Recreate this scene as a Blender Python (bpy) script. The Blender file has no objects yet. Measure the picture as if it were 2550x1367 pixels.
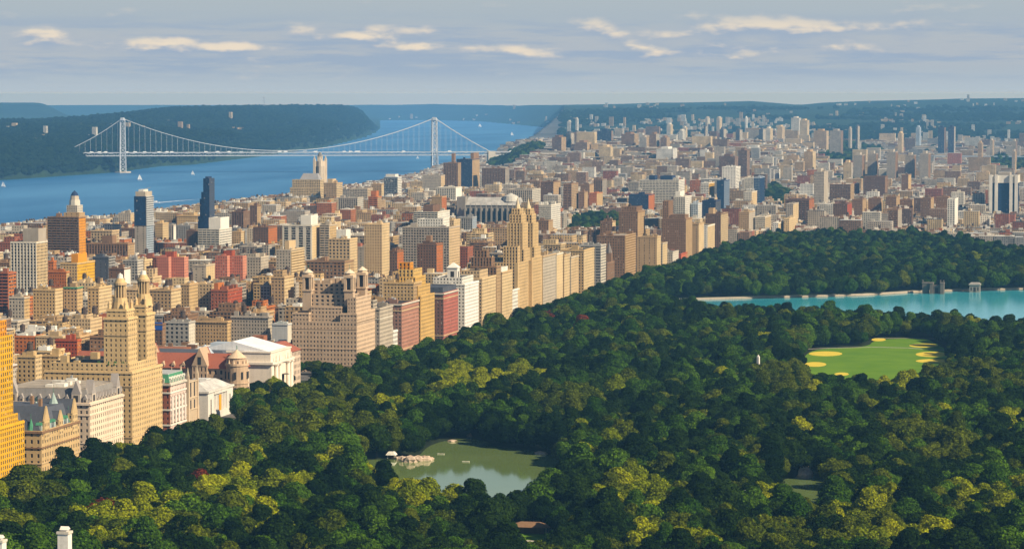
import bpy, math, random
import numpy as np
from mathutils import Vector
R_ = math.radians
SC = bpy.context.scene
COL = SC.collection

# ------------------------------------------------------------------ camera, world, sun, exposure
F_PX, CX, CY, HOR = 7650.0, 1275.0, 683.5, 236.0     # photograph pixels (2550 x 1367)
CAM_Z = 235.0
YAW = R_(12.5)                                       # turned left of the avenue direction (+Y)
PITCH = math.atan((CY - HOR) / F_PX)
cam_d = bpy.data.cameras.new('camera')
cam_d.sensor_width = 36.0
cam_d.lens = 36.0 * F_PX / 2550.0
cam_d.clip_start = 1.0
cam_d.clip_end = 80000.0
cam = bpy.data.objects.new('camera', cam_d)
COL.objects.link(cam)
cam.location = (0, 0, CAM_Z)
cam.rotation_euler = (math.pi / 2 - PITCH, 0, YAW)
SC.camera = cam

SUN_AZ, SUN_EL = R_(110.0), R_(36.0)                 # azimuth clockwise from +Y
sun_d = bpy.data.lights.new('sun', 'SUN')
sun_d.energy = 5.0
sun_d.angle = R_(0.5)
sun_d.color = (1.0, 0.85, 0.62)
sun = bpy.data.objects.new('sun', sun_d)
COL.objects.link(sun)
sdir = Vector((math.sin(SUN_AZ) * math.cos(SUN_EL), math.cos(SUN_AZ) * math.cos(SUN_EL), math.sin(SUN_EL)))
sun.rotation_euler = (-sdir).to_track_quat('-Z', 'Y').to_euler()
sun.location = (600, -300, 900)

SC.view_settings.view_transform = 'Standard'
SC.view_settings.look = 'None'
SC.view_settings.exposure = 0.57
SC.view_settings.gamma = 1.0
SC.view_settings.use_curve_mapping = False
SC.cycles.use_denoising = True
SC.cycles.max_bounces = 4
SC.cycles.diffuse_bounces = 2
SC.cycles.glossy_bounces = 2
SC.cycles.transmission_bounces = 2
SC.cycles.volume_bounces = 1
SC.cycles.sample_clamp_indirect = 4.0

# camera maths: pixel -> direction, and a few ways of giving it a distance
_cy, _sy, _cp, _sp = math.cos(YAW), math.sin(YAW), math.cos(PITCH), math.sin(PITCH)
def ray(px, py):
    u = (px - CX) / F_PX
    v = (CY - py) / F_PX
    fwd = _cp + v * _sp                 # horizontal forward component
    up = -_sp + v * _cp
    return (u * _cy - fwd * _sy, u * _sy + fwd * _cy, up)
def atY(px, py, Y):
    d = ray(px, py); k = Y / d[1]
    return (d[0] * k, Y, CAM_Z + d[2] * k)
def atX(px, py, X):
    d = ray(px, py); k = X / d[0]
    return (X, d[1] * k, CAM_Z + d[2] * k)
def atZ(px, py, z):
    d = ray(px, py); k = (z - CAM_Z) / d[2]
    return (d[0] * k, d[1] * k, z)
def project(x, y, z):
    r = x * _cy + y * _sy
    f = -x * _sy + y * _cy
    zz = z - CAM_Z
    dep = f * _cp - zz * _sp
    up = f * _sp + zz * _cp
    return CX + F_PX * r / dep, CY - F_PX * up / dep, dep
def az_of(px):
    d = ray(px, HOR); return math.atan2(d[0], d[1])
def el_of(py):
    return math.atan((HOR - py) / F_PX)

# ------------------------------------------------------------------ node helpers
class NT:
    def __init__(s, tree):
        s.t = tree; tree.nodes.clear()
    def n(s, typ, **kw):
        nd = s.t.nodes.new(typ)
        for k, v in kw.items():
            if k.startswith('i_'):
                key = k[2:]
                key = int(key) if key.isdigit() else key
                nd.inputs[key].default_value = v
            else:
                setattr(nd, k, v)
        return nd
    def l(s, a, b):
        s.t.links.new(a, b)
    def math(s, op, a, b=None, c=None, clamp=False):
        nd = s.t.nodes.new('ShaderNodeMath'); nd.operation = op; nd.use_clamp = clamp
        for i, v in enumerate((a, b, c)):
            if v is None: continue
            if isinstance(v, (int, float)): nd.inputs[i].default_value = v
            else: s.l(v, nd.inputs[i])
        return nd.outputs[0]
    def mix(s, f, a, b, mode='MIX'):
        nd = s.t.nodes.new('ShaderNodeMix'); nd.data_type = 'RGBA'; nd.blend_type = mode
        for i, v in ((0, f), (6, a), (7, b)):
            if isinstance(v, (int, float)): nd.inputs[i].default_value = v
            elif isinstance(v, tuple): nd.inputs[i].default_value = (*v[:3], 1)
            else: s.l(v, nd.inputs[i])
        return nd.outputs[2]
    def ramp(s, f, stops):
        nd = s.t.nodes.new('ShaderNodeValToRGB')
        el = nd.color_ramp.elements
        while len(el) < len(stops): el.new(0.5)
        for e, (p, c) in zip(el, stops):
            e.position = p; e.color = (*c[:3], 1) if isinstance(c, tuple) else (c, c, c, 1)
        s.l(f, nd.inputs[0])
        return nd.outputs[0]
    def smooth(s, v, a, b):
        nd = s.t.nodes.new('ShaderNodeMapRange'); nd.interpolation_type = 'SMOOTHSTEP'
        s.l(v, nd.inputs[0]); nd.inputs[1].default_value = a; nd.inputs[2].default_value = b
        return nd.outputs[0]

# ------------------------------------------------------------------ sky: Nishita with a band of low cumulus
W = bpy.data.worlds.new('World'); SC.world = W; W.use_nodes = True
g = NT(W.node_tree)
sky = g.n('ShaderNodeTexSky', sky_type='NISHITA', sun_disc=False)
sky.sun_elevation = SUN_EL; sky.sun_rotation = SUN_AZ
sky.altitude = 250; sky.air_density = 1.0; sky.dust_density = 0.6; sky.ozone_density = 2.0
tc = g.n('ShaderNodeTexCoord')
sep = g.n('ShaderNodeSeparateXYZ'); g.l(tc.outputs['Generated'], sep.inputs[0])
az = g.math('ARCTAN2', sep.outputs[0], sep.outputs[1])
el = sep.outputs[2]
KA, KE = 40.0, 100.0
def cloud_field(d_az, d_el):
    a = g.math('ADD', az, d_az); e = g.math('ADD', el, d_el)
    cv = g.n('ShaderNodeCombineXYZ')
    g.l(g.math('MULTIPLY', a, KA), cv.inputs[0]); g.l(g.math('MULTIPLY', e, KE), cv.inputs[1])
    nz = g.n('ShaderNodeTexNoise', i_Scale=1.2, i_Detail=6.0, i_Roughness=0.52)
    g.l(cv.outputs[0], nz.inputs['Vector'])
    cv2 = g.n('ShaderNodeCombineXYZ')
    g.l(g.math('MULTIPLY', a, KA * 0.42), cv2.inputs[0]); g.l(g.math('MULTIPLY', e, KE * 1.5), cv2.inputs[1]); cv2.inputs[2].default_value = 7.3
    nz2 = g.n('ShaderNodeTexNoise', i_Scale=1.0, i_Detail=4.0, i_Roughness=0.5)
    g.l(cv2.outputs[0], nz2.inputs['Vector'])
    base = g.math('ADD', g.math('MULTIPLY', nz.outputs['Fac'], 0.95), g.math('SUBTRACT', g.math('MULTIPLY', nz2.outputs['Fac'], 0.5), 0.27))
    # where the banks stand (azimuth, elevation, half sizes, weight)
    acc = base
    for (px, py, rx, ry, w) in BANKS:
        ca, ce = az_of(px), el_of(py)
        q = g.math('ADD',
                   g.math('POWER', g.math('ABSOLUTE', g.math('MULTIPLY', g.math('SUBTRACT', a, ca), F_PX / rx)), 2.0),
                   g.math('POWER', g.math('ABSOLUTE', g.math('MULTIPLY', g.math('SUBTRACT', e, ce), F_PX / ry)), 2.0))
        acc = g.math('ADD', acc, g.math('MULTIPLY', g.math('EXPONENT', g.math('MULTIPLY', q, -1.0)), w))
    return acc
BANKS = [(110, 82, 55, 26, 0.27), (40, 112, 130, 18, 0.14), (430, 104, 110, 26, 0.27), (600, 118, 150, 18, 0.19),
         (1040, 118, 130, 20, 0.20), (860, 92, 120, 12, 0.14), (1180, 76, 220, 16, 0.16), (1475, 62, 60, 26, 0.27),
         (1780, 56, 130, 22, 0.23), (1950, 56, 130, 26, 0.24), (1850, 86, 300, 20, 0.20), (2120, 74, 220, 24, 0.20), (2330, 66, 160, 18, 0.14),
         (2440, 18, 130, 18, 0.20), (1750, 130, 500, 22, 0.12), (300, 140, 700, 34, 0.09), (1300, 150, 900, 40, 0.08)]
dens = cloud_field(0.0, 0.0)
dens_up = cloud_field(0.0006, 0.0021)
# band of elevations where cloud stands; thins out above it and into the haze below
fade = g.math('MULTIPLY', g.smooth(el, 0.001, 0.014), g.smooth(el, 0.034, 0.018))
cover = g.math('MULTIPLY', g.smooth(dens, 0.46, 0.86), fade)
lit = g.math('MULTIPLY', g.smooth(g.math('SUBTRACT', dens, dens_up), -0.06, 0.17), g.smooth(dens, 0.5, 0.76))
# sky colour ramp; a warm strip below the horizon is added against haze blue
hz = g.ramp(g.math('MULTIPLY', g.math('ADD', el, 0.006), 20.0), [(0.0, (8.6, 8.2, 7.2)), (0.024, (16.3, 11.8, 5.5)), (0.126, (16.3, 11.8, 5.5)), (0.13, (10.4, 9.2, 7.0)), (0.14, (7.8, 7.9, 7.7)), (0.16, (6.7, 7.4, 7.9)), (0.2, (6.25, 7.1, 7.8)), (0.3, (5.3, 6.4, 7.5)), (0.42, (5.1, 6.2, 7.4)), (0.77, (5.9, 6.75, 7.25)), (1.0, (5.7, 6.7, 7.3))])
base_sky = g.mix(g.smooth(el, 0.2, 0.02), sky.outputs[0], hz)
# thin stratified layer below and between the banks
cv3 = g.n('ShaderNodeCombineXYZ'); g.l(g.math('MULTIPLY', az, 16.0), cv3.inputs[0]); g.l(g.math('MULTIPLY', el, 190.0), cv3.inputs[1]); cv3.inputs[2].default_value = 2.7
nz3 = g.n('ShaderNodeTexNoise', i_Scale=1.3, i_Detail=7.0, i_Roughness=0.62); g.l(cv3.outputs[0], nz3.inputs['Vector'])
veil = g.math('MULTIPLY', g.smooth(nz3.outputs['Fac'], 0.42, 0.62), g.math('MULTIPLY', g.smooth(el, 0.002, 0.009), g.smooth(el, 0.028, 0.019)))
warm = g.math('MULTIPLY', g.smooth(nz3.outputs['Fac'], 0.62, 0.42), g.math('MULTIPLY', g.smooth(el, 0.004, 0.012), g.smooth(el, 0.026, 0.018)))
sky1 = g.mix(g.math('MULTIPLY', veil, 0.6), base_sky, (4.4, 5.65, 7.5))
sky1 = g.mix(g.math('MULTIPLY', warm, 0.32), sky1, (7.9, 7.6, 7.3))
ccol = g.mix(lit, (4.6, 5.8, 7.5), (12.0, 10.2, 7.9))
skyc = g.mix(g.math('MULTIPLY', cover, 0.9), sky1, ccol)
bg = g.n('ShaderNodeBackground', i_Strength=0.05)
g.l(skyc, bg.inputs[0])
out = g.n('ShaderNodeOutputWorld'); g.l(bg.outputs[0], out.inputs[0])
W.cycles.sampling_method = 'AUTOMATIC'

# ------------------------------------------------------------------ materials
MATS = {}
def new_mat(name):
    m = bpy.data.materials.new(name); m.use_nodes = True; MATS[name] = m
    return m, NT(m.node_tree)
def finish(m, g, color, rough=0.85, spec=0.3, metal=0.0, bump=None, normal=None):
    b = g.n('ShaderNodeBsdfPrincipled')
    if isinstance(color, tuple): b.inputs['Base Color'].default_value = (*color, 1)
    else: g.l(color, b.inputs['Base Color'])
    if isinstance(rough, float): b.inputs['Roughness'].default_value = rough
    else: g.l(rough, b.inputs['Roughness'])
    b.inputs['Specular IOR Level'].default_value = spec
    b.inputs['Metallic'].default_value = metal
    if bump is not None:
        bn = g.n('ShaderNodeBump', i_Strength=bump[1], i_Distance=bump[2]); g.l(bump[0], bn.inputs['Height'])
        g.l(bn.outputs[0], b.inputs['Normal'])
    o = g.n('ShaderNodeOutputMaterial'); g.l(b.outputs[0], o.inputs[0])
    return b
def pos(g):
    return g.n('ShaderNodeNewGeometry').outputs['Position']

# masonry: the colour comes from the face, with soot, patches and streaks on it
m, g = new_mat('masonry')
at = g.n('ShaderNodeAttribute', attribute_name='Col')
n1 = g.n('ShaderNodeTexNoise', i_Scale=0.06, i_Detail=5.0, i_Roughness=0.6); g.l(pos(g), n1.inputs['Vector'])
mp = g.n('ShaderNodeMapping'); mp.inputs['Scale'].default_value = (0.6, 0.6, 0.035); g.l(pos(g), mp.inputs[0])
n2 = g.n('ShaderNodeTexNoise', i_Scale=1.0, i_Detail=4.0); g.l(mp.outputs[0], n2.inputs['Vector'])
n3 = g.n('ShaderNodeTexNoise', i_Scale=1.3, i_Detail=2.0); g.l(pos(g), n3.inputs['Vector'])
v = g.math('ADD', g.math('MULTIPLY', n1.outputs['Fac'], 0.4), g.math('ADD', g.math('MULTIPLY', n2.outputs['Fac'], 0.35), g.math('MULTIPLY', n3.outputs['Fac'], 0.3)))
k = g.ramp(v, [(0.3, 0.66), (0.55, 1.0), (0.8, 1.14)])
finish(m, g, g.mix(1.0, at.outputs['Color'], k, 'MULTIPLY'), 0.9, 0.2)

# far masonry: same, with rows of windows too far off to tell apart singly
m, g = new_mat('far_masonry')
at = g.n('ShaderNodeAttribute', attribute_name='Col')
P = pos(g)
sp = g.n('ShaderNodeSeparateXYZ'); g.l(P, sp.inputs[0])
u = g.math('ADD', sp.outputs[0], sp.outputs[1])
du = g.math('FRACT', g.math('DIVIDE', u, 3.4)); dv = g.math('FRACT', g.math('DIVIDE', sp.outputs[2], 3.3))
win = g.math('MULTIPLY', g.math('LESS_THAN', g.math('ABSOLUTE', g.math('SUBTRACT', du, 0.5)), 0.24),
             g.math('LESS_THAN', g.math('ABSOLUTE', g.math('SUBTRACT', dv, 0.5)), 0.27))
nrm = g.n('ShaderNodeSeparateXYZ'); g.l(g.n('ShaderNodeNewGeometry').outputs['Normal'], nrm.inputs[0])
win = g.math('MULTIPLY', win, g.math('LESS_THAN', g.math('ABSOLUTE', nrm.outputs[2]), 0.5))
win = g.math('MULTIPLY', win, at.outputs['Alpha'])
cv = g.n('ShaderNodeCombineXYZ')
g.l(g.math('FLOOR', g.math('DIVIDE', u, 3.4)), cv.inputs[0]); g.l(g.math('FLOOR', g.math('DIVIDE', sp.outputs[2], 3.3)), cv.inputs[1])
wn = g.n('ShaderNodeTexWhiteNoise'); g.l(cv.outputs[0], wn.inputs['Vector'])
n1 = g.n('ShaderNodeTexNoise', i_Scale=0.05, i_Detail=4.0); g.l(P, n1.inputs['Vector'])
k = g.ramp(n1.outputs['Fac'], [(0.3, 0.72), (0.7, 1.12)])
wc = g.ramp(wn.outputs['Value'], [(0.0, (0.015, 0.02, 0.03)), (0.75, (0.05, 0.055, 0.06)), (1.0, (0.3, 0.28, 0.24))])
finish(m, g, g.mix(win, g.mix(1.0, at.outputs['Color'], k, 'MULTIPLY'), wc), 0.85, 0.25)

# window glass: dark rooms, some blinds and curtains, varied from window to window
def glass(name, dark, tint, blind=0.86):
    m, g = new_mat(name)
    P = pos(g)
    sp = g.n('ShaderNodeSeparateXYZ'); g.l(P, sp.inputs[0])
    cv = g.n('ShaderNodeCombineXYZ')
    g.l(g.math('FLOOR', g.math('DIVIDE', g.math('ADD', sp.outputs[0], sp.outputs[1]), 1.7)), cv.inputs[0])
    g.l(g.math('FLOOR', g.math('DIVIDE', sp.outputs[2], 1.9)), cv.inputs[1])
    g.l(g.n('ShaderNodeObjectInfo').outputs['Random'], cv.inputs[2])
    wn = g.n('ShaderNodeTexWhiteNoise'); g.l(cv.outputs[0], wn.inputs['Vector'])
    c = g.ramp(wn.outputs['Value'], [(0.0, dark), (blind - 0.25, tint), (blind, tint), (min(1.0, blind + 0.1), (0.34, 0.3, 0.24)), (1.0, (0.5, 0.46, 0.38))])
    finish(m, g, c, 0.3, 0.22)
glass('window_glass', (0.008, 0.009, 0.012), (0.045, 0.04, 0.038))
glass('blue_glass', (0.006, 0.02, 0.06), (0.015, 0.05, 0.12), 0.97)

def plain(name, col, rough=0.8, spec=0.3, var=0.25, scale=0.3, metal=0.0):
    m, g = new_mat(name)
    n1 = g.n('ShaderNodeTexNoise', i_Scale=scale, i_Detail=5.0, i_Roughness=0.6); g.l(pos(g), n1.inputs['Vector'])
    k = g.ramp(n1.outputs['Fac'], [(0.25, 1 - var), (0.75, 1 + var * 0.6)])
    finish(m, g, g.mix(1.0, col, k, 'MULTIPLY'), rough, spec, metal)
plain('roofing', (0.5, 0.5, 0.5))            # replaced below: takes the face colour
m = MATS['roofing']; g = NT(m.node_tree)
at = g.n('ShaderNodeAttribute', attribute_name='Col')
n1 = g.n('ShaderNodeTexNoise', i_Scale=0.12, i_Detail=6.0, i_Roughness=0.65); g.l(pos(g), n1.inputs['Vector'])
finish(m, g, g.mix(1.0, at.outputs['Color'], g.ramp(n1.outputs['Fac'], [(0.3, 0.55), (0.6, 1.0), (0.8, 1.2)]), 'MULTIPLY'), 0.9, 0.2)
plain('window_frame', (0.3, 0.26, 0.2))
plain('tank_wood', (0.075, 0.05, 0.035), var=0.4)
plain('bridge_steel', (0.52, 0.53, 0.54), 0.5, 0.4, 0.12)
plain('concrete', (0.5, 0.47, 0.42))
plain('white_paint', (0.8, 0.79, 0.76), 0.5)
plain('rock', (0.5, 0.38, 0.28), 0.9, 0.2, 0.5, 0.5)
plain('rock_grey', (0.24, 0.22, 0.2), 0.9, 0.2, 0.5, 0.3)
plain('bark', (0.06, 0.045, 0.033), 0.9, 0.1, 0.4, 2.0)
plain('sand', (0.66, 0.5, 0.05), 0.95, 0.1, 0.12, 0.15)
plain('dark_iron', (0.05, 0.05, 0.055), 0.6)
plain('path', (0.46, 0.41, 0.34), 0.95, 0.1, 0.25, 0.2)
plain('blue_tarp', (0.02, 0.07, 0.35), 0.6)
plain('asphalt', (0.055, 0.055, 0.058), 0.9)

# lawn with mowing stripes
m, g = new_mat('lawn')
P = pos(g)
sp = g.n('ShaderNodeSeparateXYZ'); g.l(P, sp.inputs[0])
st = g.math('SINE', g.math('MULTIPLY', g.math('ADD', g.math('MULTIPLY', sp.outputs[1], 0.95), g.math('MULTIPLY', sp.outputs[0], 0.35)), 0.75))
n1 = g.n('ShaderNodeTexNoise', i_Scale=0.035, i_Detail=6.0); g.l(P, n1.inputs['Vector'])
c = g.ramp(n1.outputs['Fac'], [(0.3, (0.10, 0.205, 0.006)), (0.7, (0.15, 0.26, 0.010))])
finish(m, g, g.mix(g.smooth(st, -0.6, 0.6), c, g.mix(1.0, c, (0.8, 0.86, 0.75), 'MULTIPLY')), 0.95, 0.1)

# leaves: each card its own tone, each tree its own green
def leaf(name, dark, light, spread=0.5):
    m, g = new_mat(name)
    oi = g.n('ShaderNodeObjectInfo').outputs['Random']
    ri = g.n('ShaderNodeNewGeometry').outputs['Random Per Island']
    c = g.mix(g.math('POWER', oi, 1.3), dark, light)
    k = g.ramp(ri, [(0.0, 1 - spread), (0.6, 1.0), (1.0, 1 + spread * 1.2)])
    c = g.mix(1.0, c, k, 'MULTIPLY')
    b = g.n('ShaderNodeBsdfDiffuse'); g.l(c, b.inputs[0])
    t = g.n('ShaderNodeBsdfTranslucent'); g.l(g.mix(1.0, c, (1.1, 1.25, 0.5), 'MULTIPLY'), t.inputs[0])
    mx = g.n('ShaderNodeMixShader', i_Fac=0.22); g.l(b.outputs[0], mx.inputs[1]); g.l(t.outputs[0], mx.inputs[2])
    o = g.n('ShaderNodeOutputMaterial'); g.l(mx.outputs[0], o.inputs[0])
leaf('leaf_dark', (0.007, 0.018, 0.002), (0.024, 0.048, 0.004))
leaf('leaf_green', (0.026, 0.066, 0.003), (0.074, 0.14, 0.005))
leaf('leaf_olive', (0.048, 0.07, 0.003), (0.11, 0.132, 0.005))
leaf('leaf_yellow', (0.13, 0.165, 0.003), (0.29, 0.30, 0.005))
leaf('leaf_forest', (0.010, 0.024, 0.004), (0.028, 0.05, 0.007))
leaf('leaf_rust', (0.14, 0.03, 0.012), (0.2, 0.05, 0.015))

# water
def water(name, col, col2, rough, scale, bumpd, spec=0.5, stretch=(1, 1, 1), dscale=0.002):
    m, g = new_mat(name)
    P = pos(g)
    mp = g.n('ShaderNodeMapping'); mp.inputs['Scale'].default_value = stretch; g.l(P, mp.inputs[0])
    n1 = g.n('ShaderNodeTexNoise', i_Scale=dscale, i_Detail=6.0, i_Roughness=0.6); g.l(mp.outputs[0], n1.inputs['Vector'])
    n2 = g.n('ShaderNodeTexNoise', i_Scale=scale, i_Detail=3.0); g.l(P, n2.inputs['Vector'])
    finish(m, g, g.mix(g.smooth(n1.outputs['Fac'], 0.35, 0.68), col, col2), rough, spec, bump=(n2.outputs['Fac'], 1.0, bumpd))
water('river_water', (0.022, 0.12, 0.27), (0.07, 0.22, 0.4), 0.4, 0.05, 1.0, 0.2, (1.0, 0.25, 1), 0.0022)
water('reservoir_water', (0.03, 0.33, 0.43), (0.06, 0.43, 0.51), 0.12, 0.3, 0.03, 0.4)
water('lake_water', (0.14, 0.2, 0.05), (0.17, 0.23, 0.07), 0.06, 0.35, 0.012, 0.5, dscale=0.01)

# ground: the colour of the cover comes from the face
m, g = new_mat('ground_cover')
at = g.n('ShaderNodeAttribute', attribute_name='Col')
n1 = g.n('ShaderNodeTexNoise', i_Scale=0.012, i_Detail=9.0, i_Roughness=0.68); g.l(pos(g), n1.inputs['Vector'])
n2 = g.n('ShaderNodeTexNoise', i_Scale=0.0016, i_Detail=4.0); g.l(pos(g), n2.inputs['Vector'])
v = g.math('ADD', g.math('MULTIPLY', n1.outputs['Fac'], 0.6), g.math('MULTIPLY', n2.outputs['Fac'], 0.4))
finish(m, g, g.mix(1.0, at.outputs['Color'], g.ramp(v, [(0.35, 0.45), (0.5, 1.0), (0.65, 1.6)]), 'MULTIPLY'), 0.95, 0.1,
       bump=(n1.outputs['Fac'], 1.0, 12.0))

# ------------------------------------------------------------------ mesh helpers
BOXF = np.array([[0, 3, 2, 1], [4, 5, 6, 7], [0, 1, 5, 4], [1, 2, 6, 5], [2, 3, 7, 6], [3, 0, 4, 7]])
class MB:
    """collects boxes and polygons (with a colour per face) into one mesh"""
    def __init__(s):
        s.V = []; s.F = []; s.N = []; s.C = []; s.M = []; s.nv = 0
    def poly(s, verts, faces, col=(1, 1, 1), mi=0, alpha=1.0):
        s.V.append(np.asarray(verts, float))
        for f in faces:
            s.F.append(np.asarray(f) + s.nv); s.N.append(len(f)); s.C.append((*col[:3], alpha)); s.M.append(mi)
        s.nv += len(verts)
    def box(s, x0, x1, y0, y1, z0, z1, col=(1, 1, 1), mi=0, alpha=1.0):
        v = [(x0, y0, z0), (x1, y0, z0), (x1, y1, z0), (x0, y1, z0), (x0, y0, z1), (x1, y0, z1), (x1, y1, z1), (x0, y1, z1)]
        s.poly(v, BOXF, col, mi, alpha)
    def prism(s, cx, cy, r0, r1, z0, z1, n=8, col=(1, 1, 1), mi=0, rot=0.0, sx=1.0, sy=1.0):
        a = np.arange(n) * 2 * math.pi / n + rot
        v = [(cx + r0 * sx * math.cos(t), cy + r0 * sy * math.sin(t), z0) for t in a]
        if r1 > 1e-6:
            v += [(cx + r1 * sx * math.cos(t), cy + r1 * sy * math.sin(t), z1) for t in a]
            f = [[i, (i + 1) % n, n + (i + 1) % n, n + i] for i in range(n)] + [list(range(n))[::-1], list(range(n, 2 * n))]
        else:
            v += [(cx, cy, z1)]
            f = [[i, (i + 1) % n, n] for i in range(n)] + [list(range(n))[::-1]]
        s.poly(v, f, col, mi)
    def hip(s, x0, x1, y0, y1, z0, z1, ins_x, ins_y, col=(1, 1, 1), mi=0):
        """a block whose top is drawn in: mansards, hipped roofs, pyramids"""
        ex = min(ins_x, (x1 - x0) / 2 - .01); ey = min(ins_y, (y1 - y0) / 2 - .01)
        v = [(x0, y0, z0), (x1, y0, z0), (x1, y1, z0), (x0, y1, z0), (x0 + ex, y0 + ey, z1), (x1 - ex, y0 + ey, z1), (x1 - ex, y1 - ey, z1), (x0 + ex, y1 - ey, z1)]
        s.poly(v, BOXF, col, mi)
    def gable(s, x0, x1, y0, y1, z0, z1, axis='x', col=(1, 1, 1), mi=0):
        """a triangular prism; axis is the direction of its ridge"""
        if axis == 'x':
            ym = (y0 + y1) / 2
            v = [(x0, y0, z0), (x0, y1, z0), (x0, ym, z1), (x1, y0, z0), (x1, y1, z0), (x1, ym, z1)]
        else:
            xm = (x0 + x1) / 2
            v = [(x1, y0, z0), (x0, y0, z0), (xm, y0, z1), (x1, y1, z0), (x0, y1, z0), (xm, y1, z1)]
        s.poly(v, [[0, 2, 1], [3, 4, 5], [0, 3, 5, 2], [1, 2, 5, 4], [0, 1, 4, 3]], col, mi)
    def bar(s, a, b, r, col=(1, 1, 1), mi=0, r2=None, n=4):
        a = Vector(a); b = Vector(b); d = (b - a)
        if d.length < 1e-6: return
        q = d.to_track_quat('Z', 'Y'); r2 = r if r2 is None else r2
        v = []
        for p, rr in ((a, r), (b, r2)):
            for i in range(n):
                t = 2 * math.pi * (i + .5) / n
                w = p + q @ Vector((rr * math.cos(t), rr * math.sin(t), 0)); v.append(tuple(w))
        f = [[i, (i + 1) % n, n + (i + 1) % n, n + i] for i in range(n)] + [list(range(n))[::-1], list(range(n, 2 * n))]
        s.poly(v, f, col, mi)
    def mesh(s, name, mats, org=(0, 0, 0)):
        me = bpy.data.meshes.new(name)
        V = np.concatenate(s.V) - np.array(org)
        N = np.array(s.N, dtype=np.int32); L = np.concatenate(s.F).astype(np.int32)
        me.vertices.add(len(V)); me.vertices.foreach_set('co', V.astype(np.float32).ravel())
        me.loops.add(len(L)); me.loops.foreach_set('vertex_index', L)
        me.polygons.add(len(N))
        st = np.zeros(len(N), dtype=np.int32); st[1:] = np.cumsum(N)[:-1]
        me.polygons.foreach_set('loop_start', st); me.polygons.foreach_set('loop_total', N)
        me.polygons.foreach_set('material_index', np.array(s.M, dtype=np.int32))
        a = me.attributes.new('Col', 'FLOAT_COLOR', 'FACE')
        a.data.foreach_set('color', np.array(s.C, dtype=np.float32).ravel())
        me.update(calc_edges=True); me.validate()
        me.polygons.foreach_set('use_smooth', np.zeros(len(me.polygons), dtype=bool))
        for mm in ([mats] if isinstance(mats, str) else mats): me.materials.append(MATS[mm])
        return me
    def build(s, name, mats, parent=None, org=(0, 0, 0), loc=None):
        if not s.V: return None
        o = bpy.data.objects.new(name, s.mesh(name, mats, org)); COL.objects.link(o)
        if parent is not None: o.parent = parent
        o.location = (org if parent is None else (0, 0, 0)) if loc is None else loc
        return o
def tag(o, label=None, cat=None, group=None, kind=None):
    if label: o['label'] = label
    if cat: o['category'] = cat
    if group: o['group'] = group
    if kind: o['kind'] = kind
    return o
def empty(name, loc):
    o = bpy.data.objects.new(name, None); COL.objects.link(o); o.location = loc; o.empty_display_size = 5
    return o
def link_copy(me, name, parent, loc, rot=(0, 0, 0), scl=(1, 1, 1)):
    o = bpy.data.objects.new(name, me); COL.objects.link(o); o.parent = parent
    o.location = loc; o.rotation_euler = rot; o.scale = scl
    return o
rnd = random.Random(7)
rng = np.random.default_rng(7)
def lerp_tab(tab, x):
    xs = [t[0] for t in tab]; ys = [t[1] for t in tab]
    return np.interp(x, xs, ys)
# ------------------------------------------------------------------ terrain
_perm = rng.random((64, 64))
def vnoise(x, y):
    xi = np.floor(x).astype(int); yi = np.floor(y).astype(int)
    fx = x - xi; fy = y - yi
    fx = fx * fx * (3 - 2 * fx); fy = fy * fy * (3 - 2 * fy)
    a = _perm[xi % 64, yi % 64]; b = _perm[(xi + 1) % 64, yi % 64]; c = _perm[xi % 64, (yi + 1) % 64]; d = _perm[(xi + 1) % 64, (yi + 1) % 64]
    return (a * (1 - fx) + b * fx) * (1 - fy) + (c * (1 - fx) + d * fx) * fy - 0.5
def fbm(x, y, o=4):
    s = 0; a = 1.0
    for i in range(o):
        s = s + a * vnoise(x * 2 ** i + 13.7 * i, y * 2 ** i + 5.1 * i); a *= 0.5
    return s
def sstep(t):
    t = np.clip(t, 0, 1); return t * t * (3 - 2 * t)
WATER_Z = -25.0
def dep_of(py, z=WATER_Z):
    return (CAM_Z - z) * F_PX / (np.asarray(py, float) - HOR)
def col_dir(px):
    u = (np.asarray(px, float) - CX) / F_PX
    return u * _cy - _sy, u * _sy + _cy
def colD(x, y):
    """world -> (bearing column, depth along the view axis, horizontally)"""
    r = x * _cy + y * _sy; f = -x * _sy + y * _cy
    return CX + F_PX * r / np.maximum(f, 1.0), f
NEAR_SHORE = [(-800, 720), (-200, 640), (0, 618), (250, 588), (480, 556), (720, 522), (900, 490), (1040, 460), (1100, 440), (1200, 408), (1300, 378), (1385, 342), (1400, 333)]
FAR_SHORE = [(-800, 470), (0, 450), (60, 446), (290, 430), (400, 415), (480, 411), (640, 391), (800, 368), (900, 344), (944, 325)]
FAR_SHORE2 = [(944, 300), (1100, 300), (1200, 303), (1400, 322)]
PAL_CREST_D = [(-800, 14000), (0, 14000), (300, 15200), (640, 18000), (850, 21000), (944, 22400)]
PAL_CREST_PY = [(-800, 308), (0, 300), (120, 297), (200, 292), (300, 283), (420, 270), (520, 266), (640, 264), (760, 263), (850, 264), (880, 267), (900, 277), (920, 300), (944, 324)]
RIDGE_D = [(-800, 38000), (900, 38000), (1000, 37000), (1200, 35000), (1400, 28500), (1700, 25000), (3400, 24000)]
RIDGE_PY = [(-800, 263), (640, 262), (1000, 262), (1080, 259), (1150, 261), (1300, 263), (1450, 261), (1560, 259), (1640, 256), (1700, 256), (1800, 254),
            (1870, 252), (1930, 257), (1990, 262), (2050, 256), (2150, 252), (2300, 249), (2400, 246), (2550, 245), (3400, 245)]
HILL_TAB = [(0, -12), (10500, -10), (12000, 2), (14000, 26), (16000, 60), (18000, 100), (21000, 150)]
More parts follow.
